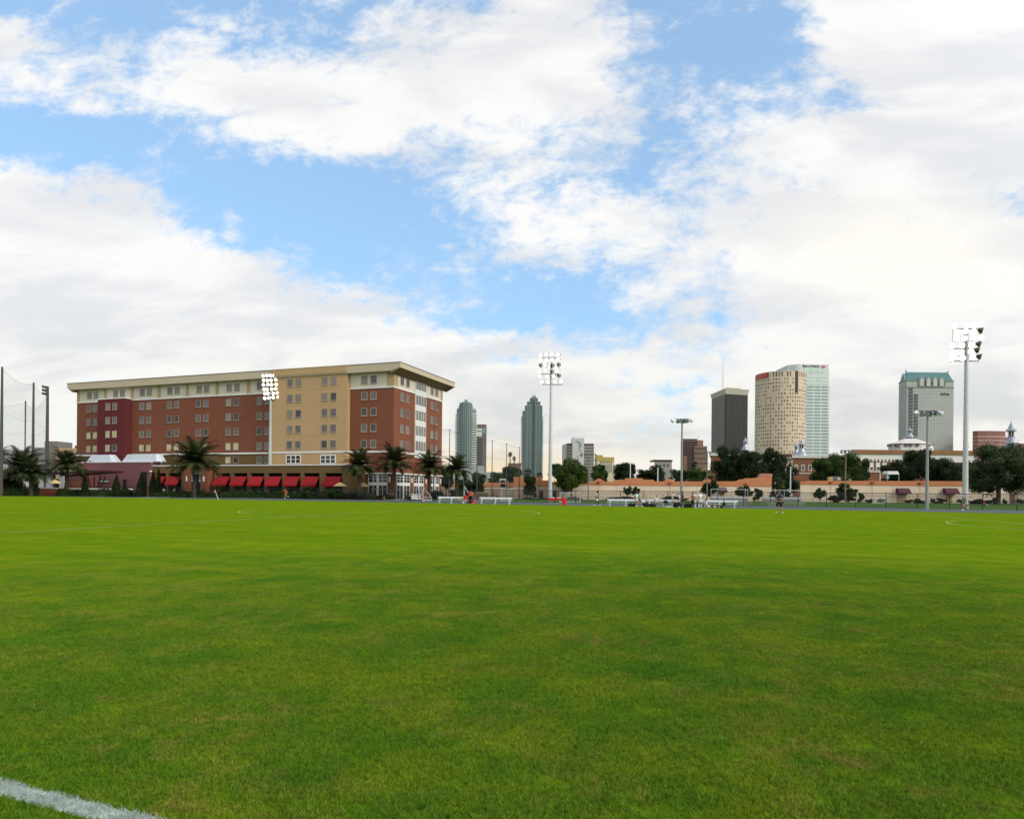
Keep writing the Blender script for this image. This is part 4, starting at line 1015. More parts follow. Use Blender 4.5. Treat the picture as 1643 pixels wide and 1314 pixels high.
# right hand hall, white band of small arches under a brown parapet
t, w_, h_, X0 = college('arcaded_hall', 'long brick hall with brown parapet and white band of small arches', 1366, 1566, 724, False, 230)
for i_ in range(1):
    b = MB(); b.prism([(-.3, -.8), (w_ + .3, -.8), (w_ + .3, 14.5), (X0 * 14 / 230 - .2, 14.5)], h_ - .9, h_ + .55, axis='z'); b.build('parapet', mat('brown_tile', (0.24, 0.12, 0.05), .85, .15, 2.0), t)
    z0 = h_ - 3.6
    b = MB(); b.box(-.1, w_ + .1, -.35, -.004, z0, h_ - .9); b.build('arch_band', m_whw, t)
    for k in range(17):
        u = 4.2 + k * 1.28; b = MB(); b.prism([(u - .32, z0 + .1), (u + .32, z0 + .1), (u + .32, z0 + .6), (u + .2, z0 + .85), (u, z0 + .95), (u - .2, z0 + .85), (u - .32, z0 + .6)], -.40, -.352); b.build('arch', m_cb, t)
    for px in (1398, 1408.5, 1419):
        u = W(px, 750, 230).x - X0; zc = hz(px, 749, 230)
        b = MB(); b.box(u - .75, u + .75, -.12, -.004, zc - 1.3, zc + 1.5); o = b.build('window', m_whw, t)
        b = MB(); b.box(u - .5, u + .5, -.15, -.122, zc - 1.1, zc - .1); b.build('pane', P_DARK, o)
    b = MB(); b.box(3.5, 14, -.3, -.004, hz(1402, 757.5, 230), hz(1402, 756, 230)); b.build('string_course', m_whw, t)
# white auditorium with shallow roof
dA = 262.0; cxA = W(1461, 715, dA).x; t = thing('white_auditorium', 'white many sided auditorium with shallow pale roof below teal roofed tower', 'building', (cxA, dA, 0))
xa = lambda p: W(p, 715, dA).x - cxA
zA = hz(1461, 711.5, dA); zB = hz(1461, 701, dA)
pA = [(W(p, 715, dA + y).x - cxA, y) for p, y in ((1425, 10), (1427, 4), (1446, 0), (1478, 0), (1494, 3), (1498, 10), (1486, 20), (1440, 20))]
b = MB(); b.prism(pA, 0, zA, axis='z'); b.build('wall', m_whw, t)
mid = (W(1461, 715, dA + 10).x - cxA, 10)
b = MB(); b.frust([(mid[0] + (p[0] - mid[0]) * 1.06, mid[1] + (p[1] - mid[1]) * 1.08) for p in pA], [(mid[0] + (p[0] - mid[0]) * .28, mid[1] + (p[1] - mid[1]) * .28) for p in pA], zA, zB); b.build('roof', mat('pale_roof', (0.60, 0.55, 0.53), 0.7, .05, .4), t)
for px in (1433, 1441, 1453.6, 1461, 1471.5, 1478.6, 1494.8):
    u = xa(px); y_ = -.1 if 1446 < px < 1478 else (2.2 if px > 1490 else (3.0 if px < 1437 else .9))
    zc = hz(px, 714.2, dA); b = MB(); b.box(u - .5, u + .5, y_ - .5, y_ + .5, zc - .5, zc + .55); b.build('window', P_DARK, t)
for px in (1450, 1469): b = MB(); b.lathe([(.35, zB - .6), (.35, zB + .5), (.6, zB + .6), (0, zB + 1.1)], W(px, 715, dA + 10).x - cxA, 10, 8); b.build('roof_vent', mat('vent', (0.3, 0.3, 0.3)), t)

def minaret(px, ytip, ybase, r, dist, label, spire=True):
    c = W(px, ybase, dist); zt_ = hz(px, ytip, dist); zb_ = c.z; Hh = zt_ - zb_
    t = thing('minaret', label, 'minaret', (c.x, dist, 0), 0, 'silver onion topped minarets')
    b = MB(); b.lathe([(r * .8, 0), (r * .8, zb_)], n=12); b.build('tower', m_cb, t)
    b = MB(); b.lathe([(r * 1.3, zb_), (r * 1.15, zb_ + Hh * .08), (r * .75, zb_ + Hh * .25), (r * .55, zb_ + Hh * .38), (r * .6, zb_ + Hh * .42)], n=12); b.build('base_roof', m_silver, t)
    b = MB(); b.lathe([(r * .36, zb_ + Hh * .42), (r * .36, zb_ + Hh * .6)], n=12); b.build('lantern', m_black, t)
    for k in range(6):
        a = k * math.pi / 3; b = MB(); b.path([(r * .5 * math.cos(a), r * .5 * math.sin(a), zb_ + Hh * .42), (r * .5 * math.cos(a), r * .5 * math.sin(a), zb_ + Hh * .6)], r * .08, 5); b.build('column', m_whw, t)
    b = MB(); b.lathe([(r * .95, zb_ + Hh * .58), (r * .95, zb_ + Hh * .62), (r * .6, zb_ + Hh * .67), (r * .42, zb_ + Hh * .74), (r * .3, zb_ + Hh * .8), (r * .1, zb_ + Hh * .86), (r * .03, zb_ + Hh * .9)], n=12); b.build('dome', m_silver, t)
    b = MB(); b.path([(0, 0, zb_ + Hh * .88), (0, 0, zt_)], [.09, .03], 5); b.ball((0, 0, zb_ + Hh * .94), .16, 6); b.build('finial', m_silver, t)
minaret(1622, 672, 720, 1.75, 240, 'large silver minaret in front of the curved rose building')
minaret(1286, 702, 731, 1.6, 238, 'taller of the twin silver minarets before the mint banded tower')
minaret(1277.5, 707, 731, 1.0, 244, 'smaller silver minaret left of its taller twin')
minaret(1195.8, 700, 722, 1.1, 250, 'thin white topped minaret in front of the black tower')
minaret(1459.3, 684, 702, 1.35, 272, 'small silver cupola on the white auditorium roof')

# ------------------------------------------------------------------ cream and terracotta stadium buildings behind the fence
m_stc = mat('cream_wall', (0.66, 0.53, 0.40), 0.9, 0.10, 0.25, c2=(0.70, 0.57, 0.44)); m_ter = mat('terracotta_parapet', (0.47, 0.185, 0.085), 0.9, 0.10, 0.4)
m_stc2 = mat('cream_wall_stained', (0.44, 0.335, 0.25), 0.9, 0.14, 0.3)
WY = 150.0
m_brk = mat('bracket', (0.24, 0.10, 0.06), .6); m_jnt = mat('wall_joint', (0.40, 0.30, 0.21))
def stadium_wall(name, label, prof, ymid, dist=WY, mw=m_stc, lights=(), joints=()):
    x0p, x1p = prof[0][0], prof[-1][0]
    a = W(x0p, 780, dist).x
    t = thing(name, label, 'building', (a, dist, 0))
    xx = lambda p: W(p, 780, dist).x - a
    zm = hz((x0p + x1p) / 2, ymid, dist)
    sk = max(0, a) * 10 / dist + .02; b = MB(); b.prism([(0, 0), (xx(x1p), 0), (xx(x1p), 10), (sk, 10)], 0, zm, axis='z'); b.build('wall', mw, t)
    pts = [(xx(p), hz(p, y, dist)) for p, y in prof]
    b = MB()
    b.prism([(0, zm)] + pts + [(xx(x1p), zm)], -.12, .5); b.prism([(0, .5), (.4, .5), (sk + .4, 10), (sk, 10)], zm, pts[0][1] - .02, axis='z'); b.box(xx(x1p) - .4, xx(x1p), .5, 10, zm, pts[-1][1] - .02); b.build('parapet', m_ter, t)
    b = MB(); b.prism([(.6, .5), (xx(x1p), .5), (xx(x1p), 10), (sk + .6, 10)], zm + .01, zm + .3, axis='z'); b.build('roof', m_greyc, t)
    for p in lights:
        u = xx(p); b = MB(); b.prism([(u - .42, zm + .75), (u + .42, zm + .75), (u + .12, zm + .3), (u - .12, zm + .3)], -.5, -.122); b.build('bracket', m_brk, t)
        b = MB(); b.box(u - .03, u + .03, -.05, -.004, 0, zm + .0); b.build('conduit', m_jnt, t)
    for p in joints:
        b = MB(); b.box(xx(p) - .03, xx(p) + .03, -.012, -.003, 0, zm); b.build('joint', m_jnt, t)
    return t, xx, zm
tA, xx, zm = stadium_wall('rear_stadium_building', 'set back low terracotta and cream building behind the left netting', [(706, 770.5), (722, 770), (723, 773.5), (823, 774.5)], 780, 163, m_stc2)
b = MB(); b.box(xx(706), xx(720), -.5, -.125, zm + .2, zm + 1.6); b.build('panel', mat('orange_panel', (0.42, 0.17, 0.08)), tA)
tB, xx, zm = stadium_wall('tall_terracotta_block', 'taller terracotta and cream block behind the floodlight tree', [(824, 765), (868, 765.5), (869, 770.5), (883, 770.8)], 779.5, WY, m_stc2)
tC, xx, zm = stadium_wall('stadium_building', 'long cream building with stepped terracotta parapet behind the players', 
   [(883.5, 773.5), (950, 773.5), (956, 769.5), (961, 767.2), (966, 769.5), (971, 773), (984, 773), (984.5, 769.8), (1002.5, 769.8), (1003, 767.2), (1031, 767.2), (1031.5, 769.5), (1048, 769.5), (1050, 772.2), (1067, 772.2), (1070, 769.5), (1075, 768.2), (1079, 769.5), (1083, 772.2), (1127, 772.4), (1131, 769.5), (1136, 768.4), (1141, 769.5), (1145, 772.4), (1182, 772), (1186, 769.5), (1194, 768.6), (1196, 767.4), (1209, 767), (1215, 766.8), (1220, 764.8), (1238, 764.8)], 779.0,
   lights=(961, 1075, 1197), joints=(905, 990, 1030, 1044, 1118, 1160, 1232))
u0, u1 = xx(1220.2), xx(1238.6); z0, z1 = hz(1230, 764.9, WY), hz(1230, 760, WY)
b = MB(); b.box(u0, u1, -.1, 1.4, z0, z1); o = b.build('roof_sign_box', mat('pink_trim', (0.48, 0.24, 0.20), .7), tC)
b = MB(); b.box(u0 + .25, u1 - .3, -.16, -.102, z0 + .12, z1 - .18); b.build('panel', mat('faded_red', (0.42, 0.15, 0.11), .7, .2, 3.0), o)
def door_awning(t, xx, p0, p1, y0, y1, dp0, dp1):
    z1, z0 = hz((p0 + p1) / 2, y0, WY), hz((p0 + p1) / 2, y1, WY)
    b = MB(); b.prism([(-.004, z1), (-.5, z1 - .08), (-1.3, z0 + .35), (-1.35, z0), (-.004, z0)], xx(p0), xx(p1), axis='x'); b.build('door_awning', mat('plum_awning', (0.075, 0.018, 0.030), 0.7), t)
    b = MB(); b.box(xx(dp0), xx(dp1), -.06, -.004, 0, z0 - .05); b.build('door', mat('beige_door', (0.36, 0.25, 0.14), .7), t)
door_awning(tC, xx, 1153, 1164.5, 782, 790.5, 1155, 1162)
tD, xx, zm = stadium_wall('right_stadium_building', 'cream building with flat terracotta parapet and plum awnings at right', [(1284, 774.5), (1286.5, 772.8), (1293, 772.6), (1294, 771.6), (1310, 771.2), (1700, 772.5)], 779.3,
   lights=(1333, 1399.5, 1476), joints=(1302, 1365, 1432, 1510, 1560, 1605))
door_awning(tD, xx, 1437.5, 1457, 783.2, 792.3, 1439.5, 1454)
door_awning(tD, xx, 1513, 1534, 783, 792.5, 1518, 1528)
b = MB(); b.box(xx(1620), xx(1629), -.06, -.004, 0, hz(1625, 792, WY)); b.build('door', mat('brown_door', (0.15, 0.075, 0.045), .7), tD)
b = MB(); b.box(xx(1337), xx(1343), 2, 3, zm + .3, hz(1340, 764.5, WY)); b.build('roof_panel', m_must, tD)
b = MB(); b.box(xx(1343.2), xx(1357), 2, 4, zm + .3, hz(1350, 764, WY)); b.build('roof_equipment', mat('grey_unit', (0.12, 0.12, 0.12), .6), tD)
b = MB(); b.path([(xx(1351), 1.5, hz(1351, 769.5, WY)), (xx(1349), 1.5, hz(1349, 768, WY)), (xx(1349), 1.5, hz(1349, 766.5, WY)), (xx(1351), 1.5, hz(1351, 767, WY)), (xx(1353), 1.5, hz(1353, 769.5, WY))], .12, 6); b.build('roof_pipe', m_whw, tD)
b = MB(); b.box(xx(1368), xx(1377), -.9, -.2, 0, 1.0); 
# white shade cover seen over the parapet
a, c_ = W(1423.5, 757, 175), W(1443, 757, 175); t = thing('shade_cover', 'small white curved shade cover on thin posts above the parapet', 'canopy', (a.x, 175, 0)); w_ = c_.x - a.x
z1, z0 = hz(1433, 755.8, 175), hz(1433, 761, 175)
b = MB(); b.prism([(0, z0), (.2, z1 - .25), (.6, z1), (w_ - .4, z1), (w_, z0 + .1), (w_, z0)], 0, 2.5); b.build('cover', m_trim, t)
for u in (.1, w_ - .1): b = MB(); b.path([(u, .1, 0), (u, .1, z0)], .06, 5); b.build('post', m_mull, t)
b = MB(); b.box(0, .8, .4, .5, hz(1433, 768, 175), z0); b.build('side_cloth', mat('aqua_cloth', (0.18, 0.42, 0.44)), t)
a, c_ = W(801.5, 770, 158), W(812, 770, 158); t = thing('filming_tower', 'small white roofed filming tower above the rear building', 'tower', (a.x, 158, 0)); w_ = c_.x - a.x
z1 = hz(806, 768.2, 158)
b = MB(); b.box(0, w_, 0, 1.6, z1 - .25, z1); b.build('roof', m_trim, t)
b = MB(); b.box(.1, w_ - .1, .1, 1.5, z1 - 2.0, z1 - 1.2); b.build('platform', m_black, t)
for u in (.1, w_ - .1):
    for v in (.1, 1.5): b = MB(); b.path([(u, v, 0), (u, v, z1 - .25)], .05, 5); b.build('leg', m_mull, t)

# ------------------------------------------------------------------ fences and netting
m_link = mesh_alpha('chain_link', (0.02, 0.02, 0.02), 0.12, 0.07, 0.10)
m_fpost = mat('fence_post', (0.018, 0.019, 0.02), 0.5)
fence = thing('chain_link_fence', 'long black chain link fence running behind the track', 'fence')
sF0, sF1, nF = -150, 130, 16.6; npst = 84; fh_ = 1.86
b = MB(); a, c_ = E(sF0, nF), E(sF1, nF)
b.path([(a.x, a.y, fh_), (c_.x, c_.y, fh_)], .035, 6); b.build('top_rail', m_fpost, fence)
b = MB(); b.path([(a.x, a.y, .95), (c_.x, c_.y, .95)], .02, 6); b.build('middle_rail', m_fpost, fence)
b = MB(); b.poly([(a.x, a.y, .03), (c_.x, c_.y, .03), (c_.x, c_.y, fh_), (a.x, a.y, fh_)]); b.build('mesh', m_link, fence)
p0 = None
for k in range(npst + 1):
    q_ = E(sF0 + (sF1 - sF0) * k / npst, nF)
    if p0 is None:
        b = MB(); b.path([(0, 0, 0), (0, 0, fh_ + .06)], .05, 6); p0 = b.build('post', m_fpost, fence); p0.location = q_
    else:
        c = p0.copy(); col.objects.link(c); c.parent = fence; c.location = q_
f2 = thing('inner_fence', 'low grey chain link fence in front of the cream building', 'fence')
b = MB(); xa_, xb_ = W(850, 790, 138).x, W(1680, 790, 138).x
b.path([(xa_, 138, 1.45), (xb_, 138, 1.45)], .03, 5); b.build('top_rail', mat('fence_grey', (0.13, 0.13, 0.12), .5), f2)
p0 = None; 
for k in range(32):
    u = xa_ + (xb_ - xa_) * k / 31
    if p0 is None: b = MB(); b.path([(0, 0, 0), (0, 0, 1.5)], .04, 5); p0 = b.build('post', mat('fence_grey', (0.13, 0.13, 0.12)), f2); p0.location = (u, 138, 0)
    else: c = p0.copy(); col.objects.link(c); c.parent = f2; c.location = (u, 138, 0)
m_net = mesh_alpha('ball_net', (0.30, 0.35, 0.36), 0.24, 0.9, 0.0)
m_np = mat('net_post', (0.075, 0.065, 0.058), 0.6)
def netposts(name, label, group, lst):
    res = []
    for px, ytop, dist, lab in lst:
        tp = W(px, ytop, dist); t = thing(name, lab, 'post', (tp.x, dist, 0), 0, group)
        b = MB(); b.path([(0, 0, 0), (0, 0, tp.z)], [.30 if dist < 150 and px < 100 else .12, .16 if px < 100 else .06], 8); b.build('pole', m_np, t)
        b = MB(); b.lathe([(.0, tp.z), (.13, tp.z), (.13, tp.z + .12), (0, tp.z + .2)], n=8); b.build('cap', m_np, t)
        res.append(tp)
    return res
L_ = netposts('net_pole', '', 'tall netting poles at far left', [(3.5, 590, 112, 'tall brown netting pole at the left picture edge'), (54, 615, 124, 'thick brown netting pole between thin pole and floodlight pole'), (41, 644, 158, 'thinner shorter netting pole farther back at left')])
LP = W(76.5, 620, 130)
def net(name, label, pts, sag, zb, m_=m_net, parent_label=None):
    o_ = MB(); lines = MB()
    for a, c in zip(pts[:-1], pts[1:]):
        n_ = 12; prev = None
        for k in range(n_ + 1):
            f_ = k / n_; p = a.lerp(c, f_); z = p.z - sag * 4 * f_ * (1 - f_) * (a - c).length / 20
            if prev: o_.poly([(prev[0], prev[1], zb), (p.x, p.y, zb), (p.x, p.y, z), prev])
            cur_ = (p.x, p.y, z)
            if prev:
                lines.path([prev, cur_], .02, 4)
                lines.path([(prev[0], prev[1], zb + (prev[2] - zb) * .62), (cur_[0], cur_[1], zb + (z - zb) * .62)], .014, 4)
            prev = cur_
    t = thing(name, label, 'net', (0, 0, 0)); o_.build('mesh', m_, t); lines.build('cables', m_np, t)
net('ball_net', 'pale sagging netting between the near left poles', [W(3.5, 592, 112), W(54, 617, 124), W(76, 634, 130)], 1.4, 3)
net('ball_net', 'pale sagging netting on the farther left pole', [W(-20, 652, 150), W(41, 646, 158), W(76, 634, 130)], 1.0, 3)
rp = [(697, 685, 128, 'netting pole standing before the brick side wall'), (721.5, 690, 133, 'netting pole between brick hall and apartment tower'), (744.6, 697, 137, 'netting pole in front of the apartment tower'),
      (766, 702, 139, 'netting pole in front of the slim dark glass tower'), (790, 707, 141, 'netting pole in the bright gap right of glass tower'), (813, 712.5, 143, 'netting pole left of the tall thin fan palms'), (833.5, 718, 145, 'netting pole at left edge of stepped tower'), (847.5, 722.6, 146, 'netting pole across left half of stepped tower'), (865.5, 727, 147, 'last netting pole just left of central floodlight')]
L2 = netposts('net_pole', '', 'netting poles right of the brick hall', rp)
m_net2 = mesh_alpha('ball_net_fine', (0.12, 0.13, 0.13), 0.12, 0.9, 0.0)
net('ball_net', 'long fine netting across the gap right of the brick hall', L2, .8, 3, m_net2)

# ------------------------------------------------------------------ floodlights and lamp poles
m_fl_pole = mat('galvanised', (0.50, 0.51, 0.50), 0.45, 0.08, 0.6, 0.4, metal=0.3, stretch=(1, 1, .15))
m_olv = mat('lamp_housing', (0.11, 0.095, 0.055), 0.5); m_brn = mat('cross_arm', (0.22, 0.12, 0.07), 0.5)
m_lit = mat('lit_lamp', (1.0, 0.93, 0.80), 0.5, 0.0, emit=2.2); m_off = mat('unlit_lamp', (0.30, 0.30, 0.24), .3)
def floodlight(px, ytop, dist, label, cols, r0, r1, off, dark=(), yb=1.9, rs=.40, aim=(0, -1)):
    """off: list of rows, each a list of (x offset in metres, z offset below the top)"""
    tp = W(px, ytop, dist); t = thing('floodlight_mast', label, 'floodlight', (tp.x, dist, 0), 0, 'tall stadium floodlight masts')
    zt_ = tp.z; low = min(z for row in off for x, z in row)
    b = MB(); b.path([(0, 0, 0), (0, 0, 2.2), (0, 0, zt_ + low * .3)], [r0, r0 * .96, r1], 14); b.build('pole', m_fl_pole, t)
    b = MB(); b.lathe([(r0 * 1.25, 0), (r0 * 1.25, .5), (r0 * 1.05, .55)], n=14); b.build('base', m_greyc, t)
    for ri, row in enumerate(off):
        xs = [x for x, z in row]; zc = sum(z for x, z in row) / len(row)
        if ri in (0, 3, 5):
            b = MB(); b.path([(min(xs), -.1, zt_ + zc - .45), (max(xs), -.1, zt_ + zc - .45)], .06, 6); b.build('cross_arm', m_brn, t)
        for ci, (x, z) in enumerate(row):
            lit = (ri, ci) not in dark
            a = aim if lit else (aim[0] + .9, -.35); L1 = math.hypot(*a); ax_, ay_ = a[0] / L1, a[1] / L1
            dirv = Vector((ax_, ay_, -.28)).normalized()
            c0 = Vector((x, -.25, zt_ + z))
            b = MB(); b.path([c0 + dirv * -.42, c0 + dirv * -.3, c0 + dirv * -.05, c0 + dirv * .18], [.10, .22, rs * .9, rs], 12); h = b.build('lamp_head', m_olv, t, smooth=False)
            b = MB(); b.path([c0 + dirv * .181, c0 + dirv * .2], [rs * .95, rs * .93], 12); b.build('lamp_face', m_lit if lit else m_off, h)
            b = MB(); b.path([c0 + Vector((0, .2, -.5)), c0 + dirv * -.2], .04, 5); b.build('bracket', m_brn, h)
    b = MB()
    for x_ in sorted(set(round(x, 1) for x, z in off[0])): b.path([(x_, -.02, zt_ + off[0][0][1] + .1), (x_, -.02, zt_ + off[2][0][1] - .4)], .03, 4)
    b.build('uprights', m_brn, t)
    b = MB()
    for k in range(34):
        z = 3.0 + k * (zt_ - 6) / 34; s_ = -1 if k % 2 else 1; rr = r0 + (r1 - r0) * z / zt_
        b.path([(s_ * rr * .9, 0, z), (s_ * (rr + .2), 0, z)], .02, 4)
    b.build('climbing_pegs', m_fl_pole, t)
    return t
# rows measured from the photograph, in metres at the mast
def rows_at(px, ytop, dist, rows_px): 
    tp = W(px, ytop, dist); s_ = dist / F
    return [[((x - px) * s_, (ytop - y) * s_) for x, y in r] for r in rows_px]
R1 = [[(423.5, 603.5), (429.3, 603), (435, 603), (440.6, 603)], [(424.2, 610.5), (430, 610.5), (436, 610.3), (443.4, 609.4)], [(424, 617.7), (431, 617.4), (437, 617.5), (444.3, 616.8)],
      [(425, 624.8), (429.8, 625), (437.4, 624.6), (443.6, 624)], [(426.5, 632), (431.2, 631.4), (440, 631.5), (446.4, 630.8)], [(426.2, 639.2), (432.6, 638.6), (439.8, 638), (447.8, 637.4)]]
floodlight(434.8, 600, 130, 'floodlight mast fully lit in front of the tan brick bay', 4, .42, .17, rows_at(434.8, 600, 130, R1), rs=.33, aim=(.15, -1))
R2 = [[(868.5, 570.5), (877.5, 569.5), (886, 569), (896, 569.5)], [(868.5, 578), (878, 578), (887, 577.5), (896, 577)], [(868, 586.8), (875.5, 586), (886.6, 586.8), (896.8, 585.7)],
      [(867.5, 596), (876.5, 595.5), (886, 596.5), (895.5, 594.5)], [(868, 604), (879.5, 604.5), (889, 603.5), (897, 603)], [(870.5, 613), (880.5, 613.5), (892, 612.5), (902, 611.5)]]
floodlight(884.6, 568, 105, 'central floodlight mast partly unlit right of the stepped tower', 4, .32, .13, rows_at(884.6, 568, 105, R2), dark=((2, 0), (2, 2), (2, 3), (3, 2), (4, 3)), rs=.31, aim=(-.55, -1))
R3 = [[(1528.4, 524.4), (1547.3, 522.8), (1559.3, 522.3), (1571.5, 520.5)], [(1533.5, 533.7), (1546.5, 532.5), (1559.5, 532.7), (1572.3, 530.8)], [(1532, 543.8), (1545.5, 543.5), (1559.5, 542), (1571.7, 542)],
      [(1525, 556), (1540.8, 555), (1556, 554.2), (1569.5, 552.5)], [(1526, 566.5), (1539.2, 566), (1555.5, 564.5), (1567, 562.3)], [(1525.3, 576), (1542.5, 575.5), (1558.3, 573.8), (1570.3, 572.6)]]
floodlight(1551.3, 518, 88, 'tallest floodlight mast at right with four unlit lamps', 4, .36, .21, rows_at(1551.3, 518, 88, R3), dark=((1, 3), (3, 3), (4, 3), (5, 3)), rs=.40, aim=(-.35, -1))
# side lit pole at far left
t = thing('floodlight_pole', 'dark pole with side facing lamps at the end of the left netting', 'floodlight', (LP.x, 130, 0))
b = MB(); b.path([(0, 0, 0), (0, 0, LP.z)], [.36, .22], 10); b.build('pole', m_np, t)
for k in range(3):
    z = LP.z - .3 - k * .68
    for j in range(2):
        b = MB(); b.path([(-.1 - j * .1, .5 * j, z - .1), (-.55, .5 * j, z + .1), (-1.0 + j * .15, .5 * j, z + .32)], [.08, .2, .26], 8); b.build('lamp_head', m_np, t)

m_lp = mat('grey_pole', (0.27, 0.275, 0.26), 0.5, 0.08, 0.6, metal=0.3); m_lpw = mat('tan_pole', (0.20, 0.165, 0.115), 0.7)
m_shd = mat('lamp_shade', (0.05, 0.06, 0.065), 0.4); m_lens = mat('lamp_lens', (0.60, 0.66, 0.66), 0.3)
def arealight(px, ytop, dist, ybase, label, heads, r0, r1, pm=m_lp, arm=.9, hs=.28):
    tp = W(px, ytop, dist); t = thing('area_light', label, 'light pole', (tp.x, dist, 0), 0, 'smaller court light poles')
    b = MB(); b.path([(0, 0, 0), (0, 0, tp.z)], [r0, r1], 10); b.build('pole', pm, t)
    for k, (dx, dy, tilt) in enumerate(heads):
        h0 = Vector((dx * .35, dy, tp.z - .05)); h1 = Vector((dx * .8, dy, tp.z - .02)); h2 = Vector((dx * 1.15, dy - .1, tp.z - .45))
        b = MB(); b.path([(0, 0, tp.z - .25), h0, h1], .05, 5); b.build('arm', m_shd, t)
        dv = (h2 - h1).normalized() if tilt else Vector((.2 * (1 if dx > 0 else -1), -.5, -.85)).normalized()
        b = MB(); b.path([h1, h1 + dv * .2, h1 + dv * .62], [.08, .16, hs], 10); hd_ = b.build('lamp_shade', m_lens if tilt and abs(dx) > 1.0 else m_shd, t)
        b = MB(); b.path([h1 + dv * .622, h1 + dv * .66], [hs * .85, hs * .7], 10); b.build('lens', m_lens, hd_)
    return t
H6 = [(-1.45, 0, 1), (-.75, .2, 0), (-.35, -.3, 0), (.35, .2, 0), (.75, -.3, 0), (1.45, 0, 1)]
arealight(1094.5, 672, 104, 800, 'tall grey court light with drooping lamps left of the black tower', H6, .21, .13, hs=.34)
arealight(1488.5, 659, 78, 812, 'grey court light with drooping lamps in front of the teal roofed tower', [(x * 1.02, y, t_) for x, y, t_ in H6], .20, .10, hs=.30)
H4 = [(-1.6, 0, 0), (-.8, 0, 0), (.8, 0, 0), (1.6, 0, 0)]
arealight(944.5, 728, 125, 800, 'thin brown court light in front of the white mural block', H4, .12, .09, m_lpw, hs=.2)
arealight(1135, 724, 128, 800, 'thin brown court light beside the rose office building', [(-.9, 0, 0), (-.4, 0, 0), (.5, 0, 0)], .14, .10, m_lpw, hs=.2)
arealight(1357, 722, 120, 806, 'thin brown court light rising over the right green oak', [(-1.0, 0, 0), (-.2, 0, 0), (.6, 0, 0), (1.3, 0, 0)], .13, .10, m_lpw, hs=.24)
arealight(1469, 768, 150.8, 806, 'short lamp bracket pole near the right plum awnings', [(.3, 0, 0)], .04, .04, m_lpw, hs=.12)
for px, y, dd, lab, mm in ((1011.5, 742, 160, 'plain pale post left above the long parapet', m_lens), (1055.5, 751, 160, 'plain pale post above the middle of the parapet', m_lens), (1268.5, 750, 140, 'plain white post in the gap between the cream buildings', m_lens), (1412, 760, 170, 'thin white post beside the small brick windows', m_lens), (857, 728, 210, 'dark utility post with short crossarm before stepped tower', m_np)):
    tp = W(px, y, dd); t = thing('steel_post', lab, 'post', (tp.x, dd, 0)); b = MB(); b.path([(0, 0, 0), (0, 0, tp.z)], .13, 8); b.build('pole', mm, t)
    b = MB()
    if mm is m_np: b.box(-1.0, 1.0, -.1, .1, tp.z - .9, tp.z - .7)
    else: b.lathe([(.16, tp.z), (.16, tp.z + .1), (0, tp.z + .16)], n=8)
    b.build('cap' if mm is not m_np else 'crossarm', mm, t)
# ------------------------------------------------------------------ trees, palms, shrubs
m_leafD = leafmat('oak_leaf', (0.012, 0.022, 0.008), (0.028, 0.045, 0.014))
m_leafM = leafmat('tree_leaf', (0.020, 0.042, 0.010), (0.055, 0.095, 0.020))
m_leafB = leafmat('bright_leaf', (0.022, 0.045, 0.007), (0.065, 0.100, 0.015))
m_shr = leafmat('shrub_leaf', (0.014, 0.028, 0.009), (0.035, 0.060, 0.016))
m_bark = mat('bark', (0.065, 0.050, 0.038), 0.9, 0.3, 3.0, bump=0.5)
m_palmt = mat('palm_trunk', (0.055, 0.042, 0.030), 0.95, 0.35, 5.0, bump=0.6)
m_frond = leafmat('palm_frond', (0.020, 0.030, 0.010), (0.055, 0.072, 0.024), 0.1)
def quads_at(rng, C, s, flat=1.0):
    n = len(C); u = rng.normal(size=(n, 3)); u /= np.linalg.norm(u, axis=1)[:, None]
    v = rng.normal(size=(n, 3)); v -= (v * u).sum(1)[:, None] * u; v /= np.linalg.norm(v, axis=1)[:, None]
    s = s[:, None]; u = u * s; v = v * s * .6
    V = np.stack([C - u, C - v, C + u, C + v], 1).reshape(-1, 3); Fq = np.arange(4 * n).reshape(-1, 4)
    return V, Fq
CROWNS = {}
